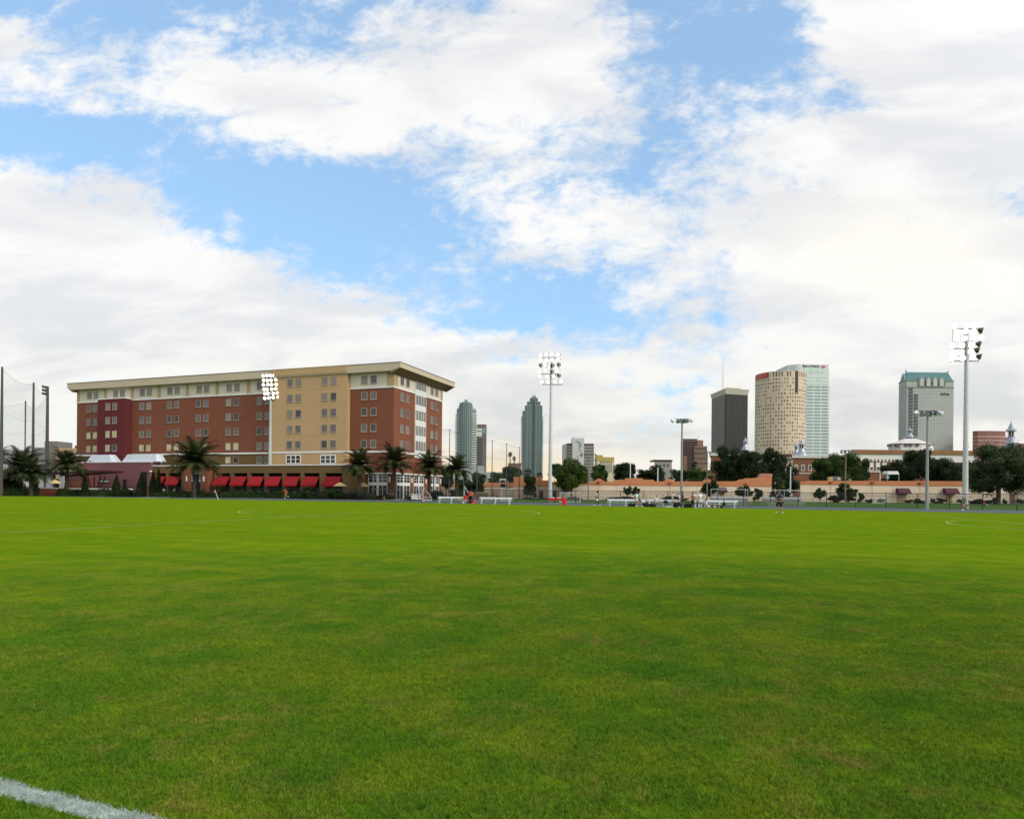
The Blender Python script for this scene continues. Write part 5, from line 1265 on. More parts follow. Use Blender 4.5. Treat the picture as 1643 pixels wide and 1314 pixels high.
def crown_mesh(kind, seed, nleaf, m_, lumps=22, size=.05, gap=.0, low=-.55):
    """crown in a unit ball: half width 1, half height 1"""
    key = (kind, seed, m_.name)
    if key in CROWNS: return CROWNS[key]
    rng = np.random.default_rng(seed)
    C = []; Rr = []
    for i in range(lumps):
        a = rng.uniform(0, 2 * np.pi); zz_ = rng.uniform(low, .82)
        rr = rng.uniform(.35, .85) * math.sqrt(max(0.05, 1 - zz_ ** 2 * .9))
        C.append((rr * math.cos(a), rr * math.sin(a), zz_)); Rr.append(rng.uniform(.20, .38))
    C.append((0, 0, 0)); Rr.append(.55)
    C = np.array(C); Rr = np.array(Rr)
    w_ = Rr ** 2; w_ /= w_.sum(); idx = rng.choice(len(C), nleaf, p=w_)
    d_ = rng.normal(size=(nleaf, 3)); d_ /= np.linalg.norm(d_, axis=1)[:, None]
    rad = Rr[idx] * (1.0 - np.abs(rng.normal(0, .23, nleaf)) + rng.normal(0, .05, nleaf))
    Pp = C[idx] + d_ * rad[:, None]
    n2 = nleaf // 14                                     # stray twigs beyond the outline
    q_ = rng.choice(nleaf, n2); Pp = np.concatenate([Pp, Pp[q_] * (1 + rng.uniform(.02, .20, (n2, 1)))])
    V, Fq = quads_at(rng, Pp, rng.uniform(.6, 1.35, len(Pp)) * size)
    nb = len(V)
    # dense inside of each clump, so light does not pass straight through
    Vs = []; Fs = []; off = nb
    for c, r_ in zip(C, Rr):
        mb = MB(); mb.ball(c, r_ * .52, 8)
        vv = np.array(mb.v); vv += rng.normal(0, r_ * .06, vv.shape)
        Vs.append(vv); Fs += [tuple(off + i for i in f) for f in mb.f]; off += len(vv)
    V = np.concatenate([V] + Vs); Fq = np.concatenate([Fq, np.array(Fs)])
    me = npmesh('crown', V, Fq, m_)
    CROWNS[key] = me
    return me
TR = {}
def trunk_mesh(seed, forks=5):
    if seed in TR: return TR[seed]
    r = random.Random(seed); b = MB()
    b.path([(0, 0, 0), (.01, 0, .06), (.02, 0, .45), (.0, .02, .75), (.03, 0, 1.0)], [.095, .06, .05, .04, .02], 8)
    for k in range(forks):
        a = 2 * math.pi * k / forks + r.uniform(-.3, .3); z = r.uniform(.30, .5)
        b.path([(0, 0, z), (.16 * math.cos(a), .16 * math.sin(a), z + .14), (.42 * math.cos(a), .42 * math.sin(a), z + .34)], [.034, .026, .010], 6)
    me = bpy.data.meshes.new('trunk'); me.from_pydata(b.v, [], b.f); me.materials.append(m_bark)
    TR[seed] = me; return me
def tree(px, wpx, ytop, ybot, dist, label, m_=m_leafD, seed=1, name='oak_tree', group=None, nleaf=9000, lumps=22, size=.05, cat='tree', depth=.9, sx=1.0):
    a = W(px, ytop, dist); z1 = a.z; z0 = hz(px, ybot, dist); hw = wpx / 2 * dist / F
    t = thing(name, label, cat, (a.x, dist, 0), 0, group)
    hh = (z1 - z0) / 2
    lw = size * 3.2 / max(hw, .5) if False else size
    o = bpy.data.objects.new('crown', crown_mesh('c', seed, nleaf, m_, lumps, size)); col.objects.link(o); o.parent = t
    o.location = (0, 0, z0 + hh * .82); o.scale = (hw * .98, hw * depth, hh * 1.03)
    o.rotation_euler = (0, 0, seed * 1.3)
    if abs(hw * .98 - hw * depth) > .2 * hw: o.rotation_euler = (0, 0, 0)
    k = bpy.data.objects.new('trunk', trunk_mesh(seed % 4)); col.objects.link(k); k.parent = t
    k.scale = (hw * 1.05, hw * 1.05, z0 + hh * 1.1)
    return t
TREES = [
 (917, 58, 732, 792, 146, 'round bright green tree behind the central floodlight', m_leafB, 3, 14000, 30, .045),
 (894, 34, 742, 772, 168, 'dark green tree partly hidden left of round bright tree', m_leafM, 4, 7000, 20, .055),
 (852, 27, 763, 799, 144, 'small dark tree against the tall terracotta block', m_leafD, 5, 6000, 16, .07),
 (962, 42, 744, 778, 178, 'loose green tree beside the mural block', m_leafM, 6, 6000, 18, .06),
 (1004, 44, 740, 776, 176, 'dark rounded tree above the stepped parapet', m_leafD, 7, 9000, 22, .05),
 (1042, 60, 746, 776, 182, 'wide dark tree under the beige flat roofed building', m_leafD, 8, 9000, 24, .045),
 (1090, 40, 752, 777, 190, 'low dark green tree behind the tall grey court light', m_leafM, 9, 6000, 18, .055),
 (1122, 46, 750, 776, 184, 'low green tree under the rose office building', m_leafM, 10, 6000, 18, .055),
 (1172, 64, 714, 776, 190, 'large dark oak in front of the black tower', m_leafD, 11, 12000, 30, .04),
 (1207, 54, 722, 775, 186, 'dark oak between the black tower and round tower', m_leafD, 12, 10000, 26, .045),
 (1240, 54, 718, 778, 192, 'large dark oak in front of the round tower', m_leafD, 13, 11000, 28, .042),
 (1262, 40, 740, 790, 172, 'dark drooping oak beside the plain white post', m_leafD, 14, 8000, 20, .05),
 (1322, 50, 737, 778, 178, 'green oak left of the thin brown court light', m_leafM, 15, 9000, 24, .045),
 (1354, 66, 724, 777, 174, 'broad bright topped oak right of the brick college hall', m_leafM, 16, 13000, 30, .038),
 (1382, 34, 732, 776, 180, 'dark oak below the end of the brown tile parapet', m_leafD, 17, 8000, 20, .05),
 (1440, 62, 736, 776, 182, 'dark oak behind the small white shade cover', m_leafD, 18, 10000, 26, .042),
 (1474, 52, 716, 776, 186, 'tall dark oak below the white auditorium', m_leafD, 19, 11000, 26, .042),
 (1516, 68, 730, 778, 178, 'dark oak between the two right light poles', m_leafD, 20, 12000, 28, .038),
 (1545, 44, 738, 786, 160, 'dark oak close behind the tallest floodlight mast', m_leafD, 21, 9000, 22, .05),
 (1602, 108, 710, 795, 134, 'huge spreading oak in front of the cream wall at right', leafmat('big_oak_leaf', (0.020, 0.036, 0.014), (0.055, 0.080, 0.030)), 22, 26000, 44, .028),
 (1668, 70, 722, 790, 150, 'oak cut by the right picture edge', m_leafD, 23, 10000, 26, .042),
 (765, 34, 752, 800, 150, 'dark tree left of the filming tower', m_leafD, 24, 8000, 20, .05),
 (742, 30, 762, 800, 148, 'dark tree behind the rightmost date palm', m_leafD, 25, 7000, 18, .06),
 (716, 32, 745, 782, 152, 'dark round tree at the corner of the brick hall', m_leafD, 26, 8000, 20, .05),
 (796, 30, 757, 778, 175, 'low green tree behind the rear building left', m_leafM, 27, 6000, 16, .06),
 (818, 44, 748, 780, 180, 'broad dark tree under the tall fan palms', m_leafD, 28, 9000, 22, .045),
 (60, 70, 758, 790, 140, 'dark tree mass behind the left palms', m_leafD, 29, 9000, 24, .045),
 (8, 44, 750, 796, 118, 'dark tree at the left picture edge', m_leafD, 30, 9000, 24, .05),
 (92, 34, 760, 788, 134, 'green tree beside the white pavilion column', m_leafM, 31, 6000, 16, .06)]
for px, w_, y0, y1, dd, lab, mm, sd_, nl, lm, sz in TREES:
    tree(px, w_, y0, y1, dd, lab, mm, sd_, 'oak_tree' if mm is m_leafD or px > 1500 else 'leafy_tree', 'trees behind the stadium buildings' if px > 700 else None, nl, lm, sz)
# small trees, shrubs and hedges against the wall
SHR = [
 (1007, 20, 778, 794, 136, 'small dark flat topped tree left half of the long wall', .8), (1021, 16, 780, 795, 136, 'small dark tree just behind the aqua shirted player', .8),
 (1141, 34, 769, 797, 138, 'small bushy tree beside the first plum awning', .9), (1196, 34, 781, 796, 126, 'dark shrub behind the first bleacher rail', .8),
 (1198, 13, 778, 790, 127, 'top of dark shrub behind first bleacher', .8), (1216, 19, 783, 803, 122, 'dark rounded shrub right of the first bleacher', .8), (1252, 44, 785, 803, 138, 'wide dark bush below the fan palm', .8),
 (1316, 20, 782, 800, 130, 'small standard tree behind the second bleacher', .8), (1345, 34, 792, 806, 134, 'long dark hedge left of thin brown court light', .8),
 (1361, 36, 775, 797, 138, 'wide small tree at the foot of thin brown court light', .9), (1361, 26, 792, 806, 137, 'dark bush under the wide small tree', .8),
 (1381, 12, 790, 806, 136, 'thin young tree between two light poles', .6), (1394, 15, 799.5, 807, 138, 'clipped low dark bush left of the plum awning', .8),
 (1414, 12, 799, 806, 140, 'low dull green bush left of awning door', .8), (1459, 16, 801, 807, 142, 'low bush right of awning door', .8), (1476, 19, 799.5, 808, 138, 'clipped dark bush behind the grey court light', .8),
 (1497, 10, 799, 808, 138, 'dark bush right of the grey court light', .8), (1509, 20, 799, 808, 138, 'green bush before the second plum awning', .8), (1545, 24, 799, 808, 138, 'green bush left of tallest floodlight mast', .8),
 (1575, 34, 800, 809, 140, 'low hedge behind the floodlight mast foot', .8), (1598, 14, 796, 808, 140, 'dark bush at the big oak trunk', .8), (1613, 8, 800, 808, 141, 'small round bush right of big oak trunk', .8), (1640, 26, 800, 809, 141, 'low bush at the right picture edge', .8),
 (800, 16, 796, 803, 130, 'dark low bush behind the second white bench', .8), (870, 90, 797, 805, 140, 'long dark bush row behind the small goal', .5), (920, 40, 797, 804, 140, 'dark bush row behind the red table', .6), (1000, 60, 796, 804, 141, 'dark planting strip behind the third bench', .5), (1085, 50, 796, 804, 141, 'dark planting strip behind the standing players', .5),
 (700, 34, 786, 803, 124, 'dark hedge bush at the brick hall corner', .8), (730, 36, 786, 803, 126, 'dark bush below the rightmost date palm', .8), (662, 34, 793, 803, 116, 'low hedge before the side storefronts', .8),
 (620, 50, 793, 802, 115, 'low hedge between the right date palms', .7), (570, 60, 788, 801, 114, 'dark hedge below the yellow umbrellas', .7), (494, 30, 780, 800, 113, 'dark bush under the red awnings', .8), (536, 40, 783, 800, 113, 'dark leafy bush left of the umbrellas', .8)]
for k, (px, w_, y0, y1, dd, lab, dp) in enumerate(SHR):
    tree(px, w_, y0, y1, dd, lab, m_shr if px < 1500 or k % 2 else m_leafM, 40 + k % 6, 'shrub', 'shrubs along the wall and fence' if px > 790 else 'shrubs in front of the brick hall', 3200, 16, .085, 'shrub', .8)
def hedge(p0, p1, y_, dist, hgt, lab, seed=3):
    a, c = W(p0, 790, dist), W(p1, 790, dist); L_ = c.x - a.x; rng = np.random.default_rng(seed)
    t = thing('hedge', lab, 'hedge', (a.x, dist, 0))
    n = int(L_ * 260); C = np.stack([rng.uniform(0, L_, n), rng.uniform(-.8, .8, n), rng.uniform(.05, 1, n) ** .7 * hgt * (1 + .18 * np.sin(rng.uniform(0, 6.28, n)))], 1)
    C[:, 2] *= 1 + .15 * np.sin(C[:, 0] * 1.7) + .1 * np.sin(C[:, 0] * 4.3)
    V, Fq = quads_at(rng, C, rng.uniform(.09, .2, n)); o = bpy.data.objects.new('foliage', npmesh('foliage', V, Fq, m_shr)); col.objects.link(o); o.parent = t
    b = MB(); b.box(.1, L_ - .1, -.6, .6, 0, hgt * .78); b.build('stems', m_shr, t)
hedge(95, 232, 0, 121, 1.15, 'long dark clipped hedge in front of the purple wing', 1)
hedge(244, 436, 0, 119, 1.1, 'long dark clipped hedge in front of the red awnings', 2)
hedge(440, 600, 0, 116, 1.1, 'dark clipped hedge right of the first floodlight mast', 3)
hedge(-12, 60, 0, 117, 1.7, 'dark clipped hedge at the left picture edge', 4)
# cone shaped junipers
def juniper(px, y0, dist, wpx, lab, seed):
    a = W(px, y0, dist); hgt = a.z; r_ = wpx / 2 * dist / F; rng = np.random.default_rng(seed); n = 4200
    u = rng.uniform(0, 1, n) ** .8; ang = rng.uniform(0, 6.28, n); rr = r_ * np.minimum(1, (1 - u) * 1.7 + .04) * rng.uniform(.75, 1.08, n)
    V, Fq = quads_at(rng, np.stack([rr * np.cos(ang), rr * np.sin(ang), .1 + u * (hgt - .1)], 1), rng.uniform(.06, .14, n))
    t = thing('juniper', lab, 'conifer', (a.x, dist, 0), 0, 'cone shaped junipers by the purple wing')
    o = bpy.data.objects.new('foliage', npmesh('foliage', V, Fq, m_leafD)); col.objects.link(o); o.parent = t
    b = MB(); b.path([(0, 0, 0), (0, 0, hgt * .9)], [r_ * .3, .03], 6); b.build('trunk', m_bark, t)
    b = MB(); b.lathe([(r_ * .7, .2), (r_ * .72, hgt * .35), (r_ * .3, hgt * .75), (0, hgt * .95)], n=8); b.build('inner_foliage', m_leafD, t)
for px, y0, w_, lab in ((136.5, 759, 9, 'straight columnar juniper beside the rust door'), (187, 762, 12, 'cone juniper at the right end of the maroon canopy'), (227, 758, 12, 'cone juniper left of the tall doorway'), (246, 756, 11, 'dark juniper at the wing corner'), (254.5, 752, 8, 'slim juniper in front of the first red awning'), (201, 780, 16, 'low rounded juniper under the small side door')):
    juniper(px, y0, 119 if px != 201 else 120, w_, lab, int(px))

# date palms
def frond(rng, L_, droop, elev, az, V, Fq, nl=30, lw=.06, ll=.6):
    pts = []; p = np.array([0., 0., 0.]); e = elev
    for k in range(nl + 1):
        pts.append(p.copy()); st = L_ / nl
        p = p + st * np.array([math.cos(e) * math.cos(az), math.cos(e) * math.sin(az), math.sin(e)]); e -= droop / nl * (0.4 + 1.2 * k / nl)
    sidev = np.array([-math.sin(az), math.cos(az), 0])
    for k in range(nl):
        a, b_ = pts[k], pts[k + 1]; d_ = (b_ - a) / np.linalg.norm(b_ - a); up = np.cross(d_, sidev)
        w0 = .035 * (1 - k / nl) + .008
        i = len(V); V += [a - sidev * w0, a + sidev * w0, b_ + sidev * w0, b_ - sidev * w0]; Fq.append((i, i + 1, i + 2, i + 3))
        if k < 2: continue
        f_ = k / nl; l_ = ll * (math.sin(math.pi * min(1, f_ * .92 + .12)) ** .6) * rng.uniform(.8, 1.1)
        for s_ in (-1, 1):
            for sub in (0, .5):
                base = a + (b_ - a) * sub
                tip = base + (sidev * s_ * .72 + d_ * .55 + up * rng.uniform(.0, .35) + np.array([0, 0, -.18])) * l_ * rng.uniform(.85, 1.1)
                q = d_ * lw
                i = len(V); V += [base - q * .5, base + q * .5, tip + q * .12, tip - q * .12]; Fq.append((i, i + 1, i + 2, i + 3))
def palm_crown(seed, n, L_, name='crown', m_=m_frond, ll=.72, fan=False):
    rng = np.random.default_rng(seed); V, Fq = [], []
    for k in range(n):
        f_ = k / n; elev = R(84 - 100 * f_ ** .85 + rng.uniform(-8, 8)); az = k * 2.399 + rng.uniform(-.2, .2)
        frond(rng, L_ * rng.uniform(.85, 1.08) * (1 - .18 * f_), R(48 + 22 * rng.uniform(-1, 1) + 25 * (1 - abs(f_ - .4))), elev, az, V, Fq, ll=ll)
    return npmesh(name, np.array(V), np.array(Fq), m_)
PC = [palm_crown(s_, 66, 3.1) for s_ in (1, 2, 3)]
def date_palm(px, ytop, ycen, wpx, dist, lab, k=0, ybase=0, lean=0.0):
    c = W(px, ycen, dist); s_ = (wpx / 2 * dist / F) / 2.35; zc = c.z
    t = thing('date_palm', lab, 'palm tree', (c.x, dist, 0), 0, 'date palms in front of the brick hall')
    o = bpy.data.objects.new('crown', PC[k % 3]); col.objects.link(o); o.parent = t; o.location = (0, 0, zc); o.scale = (s_, s_, s_ * .92); o.rotation_euler = (0, 0, k * 1.7)
    b = MB(); n_ = 16; b.path([(0.05 * math.sin(i), 0, zc * i / n_) for i in range(n_ + 1)], [(.34 if i % 2 else .29) * (1.2 if i > n_ - 3 else 1) * (1.15 if i == 0 else 1) for i in range(n_ + 1)], 10); b.build('trunk', m_palmt, t)
    b = MB(); b.ball((0, 0, zc - .15), (.55, .55, .6), 8); b.build('boss', m_palmt, t)
for a in ((312, 0, 741, 84, 117, 'large date palm in front of the portal between the awnings', 0), (577, 0, 748, 62, 116, 'date palm left of the brick corner, first of four', 1), (633, 0, 743, 66, 117, 'date palm in front of the brick corner, second of four', 2),
          (689, 0, 750, 58, 117, 'date palm before the side storefronts, third of four', 0), (733, 0, 755, 56, 118, 'date palm below the apartment tower, last of four', 1),
          (107, 0, 748, 64, 121, 'date palm left of the low dark brick block', 2), (34, 0, 750, 72, 118, 'broad date palm in front of the tall thin netting pole', 0), (50, 0, 760, 56, 115, 'smaller green palm in front of the broad left palm', 1), (-6, 0, 736, 56, 116, 'date palm cut by the left picture edge', 2)):
    date_palm(*a)
# fan palms
def fan_palm(px, ycen, wpx, dist, lab, seed, trunk_r=.13, hz_=1.0):
    c = W(px, ycen, dist); L_ = wpx / 2 * dist / F; rng = np.random.default_rng(seed); V, Fq = [], []
    for k in range(34):
        el = R(rng.uniform(-55, 80)); az = rng.uniform(0, 6.28); d_ = np.array([math.cos(el) * math.cos(az), math.cos(el) * math.sin(az), math.sin(el) * hz_])
        sdv = np.array([-math.sin(az), math.cos(az), 0]); up = np.cross(d_, sdv); st = d_ * L_ * .35
        for j in range(14):
            a = R(-95 + 190 * j / 13); tip = st + (d_ * math.cos(a) + sdv * math.sin(a)) * L_ * .62 * rng.uniform(.85, 1.1) + np.array([0, 0, -.12 * L_])
            q = (sdv * math.cos(a) - d_ * math.sin(a)) * .05 * L_
            i = len(V); V += [st - q * .3, st + q * .3, (st + tip) / 2 + q + up * .02, tip]; Fq.append((i, i + 1, i + 2, i + 3))
        i = len(V); V += [-sdv * .02, sdv * .02, st + sdv * .02, st - sdv * .02]; Fq.append((i, i + 1, i + 2, i + 3))
    t = thing('fan_palm', lab, 'palm tree', (c.x, dist, 0), 0, 'fan palms')
    o = bpy.data.objects.new('crown', npmesh('crown', np.array(V), np.array(Fq), m_frond)); col.objects.link(o); o.parent = t; o.location = (0, 0, c.z)
    b = MB(); b.path([(0, 0, 0), (.05, 0, c.z * .5), (0, 0, c.z)], [trunk_r * 1.3, trunk_r, trunk_r], 8); b.build('trunk', m_palmt, t)
for a in ((818.5, 729, 11, 200, 'left of two tall thin fan palms against the sky', 1, .15), (825, 735.5, 9, 205, 'right of two tall thin fan palms against the sky', 2, .15), (1249, 776, 28, 132, 'round fan palm at the end of the stepped parapet', 3, .28, 1.0),
          (775, 768, 22, 140, 'short fan palm between tree and filming tower', 4, .12), (826, 757, 18, 165, 'small fan palm behind the tall terracotta block', 5, .12), (847, 758, 18, 160, 'small fan palm at the foot of the stepped tower', 6, .12), (1114, 745, 14, 190, 'fan palm in front of the rose office building', 7, .14), (866, 763, 16, 158, 'small fan palm left of the central floodlight', 8, .12)):
    fan_palm(*a)
# ------------------------------------------------------------------ things along the touch line
m_alu = mat('bench_white', (0.70, 0.72, 0.74), 0.4, 0.04, 2.0, metal=0.1)
m_alug = mat('aluminium', (0.42, 0.43, 0.42), 0.4, 0.06, 1.0, metal=0.4)
m_blk = mat('black_cloth', (0.012, 0.012, 0.014), 0.8); m_redp = mat('red_plastic', (0.55, 0.03, 0.015), 0.4); m_blup = mat('blue_plastic', (0.03, 0.05, 0.35), 0.4)
m_whp = mat('white_plastic', (0.72, 0.73, 0.76), 0.4); m_yel = mat('yellow_plastic', (0.62, 0.55, 0.16), .5)
eang = math.atan2(ED.y, ED.x)
def gpt(px, dpx=None, dist=None, y=None):
    """ground point at picture column px on the touch line strip, n metres beyond the field edge"""
    return None
def on_edge(px, n_):                      # where the line n metres past the field edge crosses picture column px
    d_ = rayd(px, HY); dx, dy = d_.x, d_.y
    o = EO + EN * n_
    # EO + EN n + ED s = k (dx, dy)
    det = ED.x * (-dy) - (-dx) * ED.y
    s_ = (-o.x * (-dy) - (-dx) * (-o.y)) / det
    return E(s_, n_)
def bench(px0, px1, n_, lab, seat=.45, back=.88):
    a, c = on_edge(px0, n_), on_edge(px1, n_); L_ = (c - a).length; rz = math.atan2((c - a).y, (c - a).x)
    t = thing('bench', lab, 'bench', a, rz, 'white team benches beside the track')
    b = MB(); b.box(0, L_, -.14, .14, seat - .04, seat); b.build('seat', m_alu, t)
    b = MB(); b.box(0, L_, .20, .24, back - .26, back); b.build('backrest', m_alu, t)
    for u in (.35, L_ / 2, L_ - .35):
        b = MB(); b.box(u - .05, u + .05, -.05, .03, 0, seat - .04); b.box(u - .05, u + .05, .10, .198, 0, back - .05); b.box(u - .04, u + .04, -.2, .35, 0, .05); b.build('leg', m_alu, t)
bench(701.5, 747, 1.2, 'white bench left of the stacked drink coolers')
bench(768.5, 821, 1.2, 'white bench right of the stacked drink coolers')
bench(974, 1034.5, 1.2, 'white bench behind the aqua shirted player')
bench(1037, 1091, 1.2, 'white bench with the seated player and backpack')
bench(1126, 1184, 3.0, 'white bench behind the two players sitting on the ground')
def bag(px, n_, s_, lab, m_=m_blk, z=0, name='sports_bag', cat='bag', rz=0.0):
    p = on_edge(px, n_); t = thing(name, lab, cat, (p.x, p.y, z), eang + rz, 'kit bags on the ground' if name == 'sports_bag' else None)
    b = MB(); b.lathe([(0, 0), (.30 * s_, .01), (.36 * s_, .12 * s_), (.33 * s_, .26 * s_), (.18 * s_, .36 * s_), (0, .38 * s_)], n=12, sy=.55)
    b.build('body', m_, t, smooth=True)
    b = MB(); b.path([(-.18 * s_, -.05, .30 * s_), (-.1 * s_, -.1, .46 * s_), (.1 * s_, -.1, .46 * s_), (.18 * s_, -.05, .30 * s_)], .02, 5); b.build('handle', m_, t)
bag(1012.5, .4, .95, 'black kit bag in front of third bench left end'); bag(1019, .3, 1.0, 'black kit bag at the feet of the aqua player'); bag(1036, .2, 1.3, 'black kit bag in the gap between two benches')
bag(1047.5, .2, 1.15, 'black kit bag left of the seated player'); bag(1087, .0, 1.5, 'large black kit bag beside the player in black'); bag(1104, .0, 1.3, 'low black kit bag left of the orange vest')
bag(1068, 1.05, .85, 'black backpack standing on the white bench', m_blk, .45, 'backpack', 'backpack'); bag(1032.5, 1.05, .75, 'white kit bag on the bench end', m_whp, .45, 'kit_bag', 'bag')
bag(1119, -.1, .75, 'blue bag between the two white kit players', m_blup, 0, 'blue_bag', 'bag')
p = on_edge(1074, -.2); t = thing('towel', 'folded white towel on the grass before the bench', 'towel', (p.x, p.y, .03), eang)
b = MB(); b.box(-.5, .5, -.15, .15, 0, .05); b.box(-.4, .35, -.14, .1, .05, .09); b.build('cloth', m_whp, t)
def cooler(px, n_, z, r_, h_, lab, mb_, lid):
    p = on_edge(px, n_); t = thing('drink_cooler', lab, 'cooler', (p.x, p.y, z), 0, 'drink coolers')
    b = MB(); b.lathe([(r_ * .9, 0), (r_, .05), (r_, h_ * .75), (r_ * .95, h_ * .78)], n=16); b.build('body', mb_, t, smooth=False)
    b = MB(); b.lathe([(r_ * 1.04, h_ * .78), (r_ * 1.04, h_ * .92), (r_ * .6, h_), (0, h_)], n=16); b.build('lid', lid, t)
    b = MB(); b.box(-.03, .03, -r_ - .08, -r_ - .002, .06, .12); b.build('tap', m_whp, t)
    b = MB(); b.path([(-r_ - .01, 0, h_ * .6), (-r_ - .08, 0, h_ * .7), (-r_ - .01, 0, h_ * .82)], .02, 5); b.path([(r_ + .01, 0, h_ * .6), (r_ + .08, 0, h_ * .7), (r_ + .01, 0, h_ * .82)], .02, 5); b.build('handles', m_whp, t)
cooler(746.5, 1.0, .45, .24, .62, 'red drink cooler on the end of the first bench', m_redp, m_redp)
cooler(754.5, .3, 1.02, .24, .58, 'red drink cooler on top of the dark stand', m_redp, m_redp)
cooler(760, .0, 0.0, .26, .62, 'red drink cooler with blue and white lid on the ground', m_redp, m_blup)
p = on_edge(753.8, .3); t = thing('cooler_stand', 'dark slatted stand carrying the top red cooler', 'stand', (p.x, p.y, 0), eang)
b = MB(); b.box(-.28, .28, -.25, .25, .95, 1.02); b.build('top', m_blk, t)
for u in (-.24, .24):
    for v in (-.2, .2): b = MB(); b.box(u - .03, u + .03, v - .03, v + .03, 0, .95); b.build('leg', m_blk, t)
b = MB(); b.box(-.27, .27, .17, .24, .1, .95); b.build('panel', mat('brown_panel', (0.03, 0.02, 0.015)), t)
p = on_edge(738, 1.15); t = thing('water_bottle', 'yellow bottle standing on the first bench', 'bottle', (p.x, p.y, .45)); b = MB(); b.lathe([(.09, 0), (.09, .3), (.04, .36), (.04, .42)], n=10); b.build('body', m_yel, t); b = MB(); b.lathe([(.05, .42), (.05, .47), (0, .47)], n=8); b.build('cap', m_whp, t)
# red table
p = on_edge(893.5, .6); t = thing('folding_table', 'folding table with red cloth hanging over its right end', 'table', (p.x, p.y, 0), eang)
b = MB(); b.box(-1.05, 1.05, -.38, .38, .80, .86); b.build('tabletop', m_alug, t)
for u in (-.95, .9):
    for v in (-.3, .3): b = MB(); b.path([(u, v, 0), (u, v, .80)], .025, 6); b.build('leg', m_alug, t)
b = MB(); b.path([(-.95, -.3, .25), (.9, -.3, .25)], .02, 5); b.build('brace', m_alug, t)
cl = MB(); cl.box(-1.08, 1.10, -.41, .41, .862, .885); cl.box(-1.08, 1.10, -.435, -.412, .62, .885); cl.box(.86, 1.125, -.43, .41, .03, .86); co = cl.build('tablecloth', mat('red_cloth', (0.55, 0.012, 0.02), 0.8, .1), None)
co.location = (p.x, p.y, 0); co.rotation_euler = (0, 0, eang); tag(co, 'bright red cloth draped over the folding table', 'tablecloth')
for k, u in enumerate((-.55, .25)):
    q_ = p + ED * u; t = thing('paper_stack', ['left white stack of papers on the red tablecloth', 'right white stack of papers on the red tablecloth'][k], 'papers', (q_.x, q_.y, .886), eang); b = MB(); b.box(-.2, .2, -.14, .14, 0, .05); b.box(-.18, .19, -.13, .12, .05, .08); b.build('sheets', m_whp, t)
# goals
def goal(px0, px1, ytop, dist, lab, rz=0, dep=.9, grp='small practice goals'):
    a, c = W(px0, ytop, dist), W(px1, ytop, dist); w_ = c.x - a.x; h_ = a.z
    t = thing('practice_goal', lab, 'goal', (a.x, dist, 0), rz, grp)
    b = MB(); b.path([(0, 0, 0), (0, 0, h_), (w_, 0, h_), (w_, 0, 0)], .05, 8); b.build('frame', m_alu, t)
    b = MB(); b.path([(0, 0, h_), (.0, dep * .4, h_), (0, dep, .04), (w_, dep, .04), (w_, dep * .4, h_), (w_, 0, h_)], .035, 6); b.build('back_frame', m_alu, t)
    b = MB(); n0 = [(0, dep * .4, h_), (w_, dep * .4, h_), (w_, dep, .04), (0, dep, .04)]; b.poly(n0); b.poly([(0, 0, h_), (0, dep * .4, h_), (0, dep, .04), (0, 0, .02)]); b.poly([(w_, 0, h_), (w_, dep * .4, h_), (w_, dep, .04), (w_, 0, .02)]); b.build('net', NETM, t)
NETM = mesh_alpha('goal_net', (0.6, 0.62, 0.62), 0.10, 0.12, 0.10)
goal(804, 823.5, 784.3, 112, 'white practice goal behind the second bench')
goal(898.7, 931.5, 790.6, 103, 'low white practice goal behind the red table')
goal(1403, 1421, 799, 128, 'low white practice goal in front of the left plum awning', 0, .8)
def side_goal(px, ytop, dist, wpx, lab):
    a = W(px, ytop, dist); w_ = wpx * dist / F; h_ = a.z
    t = thing('turned_goal', lab, 'goal', (a.x, dist, 0), R(8), 'goals turned side on')
    for dy in (0, 1.6):
        b = MB(); b.path([(0, dy, 0), (0, dy, h_), (w_, dy, .45), (w_, dy, .05), (0, dy, .05)], .055, 7); b.build('side_frame', m_alu, t)
    b = MB(); b.path([(0, 0, h_), (0, 1.6, h_)], .055, 7); b.build('crossbar', m_alu, t)
    b = MB(); b.path([(w_, 0, .05), (w_, 1.6, .05)], .05, 7); b.build('ground_bar', m_alu, t)
    b = MB()
    for z in (.3, .6): b.path([(0, 0, z), (w_ * .95, 0, z)], .03, 5)
    b.build('rails', m_alu, t)
side_goal(678.5, 779.5, 108, 14, 'white goal seen side on beside the running man')
side_goal(745.5, 780, 110, 12, 'white goal seen side on behind the top cooler')
# white banner rail and low boards left of the goals
a, c_ = W(660, 792, 112), W(676, 792, 112); t = thing('equipment_box', 'long white equipment box left of the running man', 'box', (a.x, 112, 0)); w_ = c_.x - a.x
b = MB(); b.box(0, w_, 0, .7, .15, .95); b.build('body', m_whp, t); b = MB(); b.box(-.04, w_ + .04, -.04, .74, .95, 1.08); b.build('lid', m_alu, t)
a, c_ = W(762, 789, 122), W(783, 789, 122); t = thing('tan_partition', 'tan low partition behind the coolers', 'partition', (a.x, 122, 0)); w_ = c_.x - a.x
b = MB(); b.box(0, w_, 0, .1, 0, 1.4); b.build('panel', mat('tan_canvas', (0.14, 0.10, 0.065), .8), t); b = MB(); b.path([(0, 0, 1.42), (w_, 0, 1.42)], .05, 6); b.build('rail', m_alug, t)
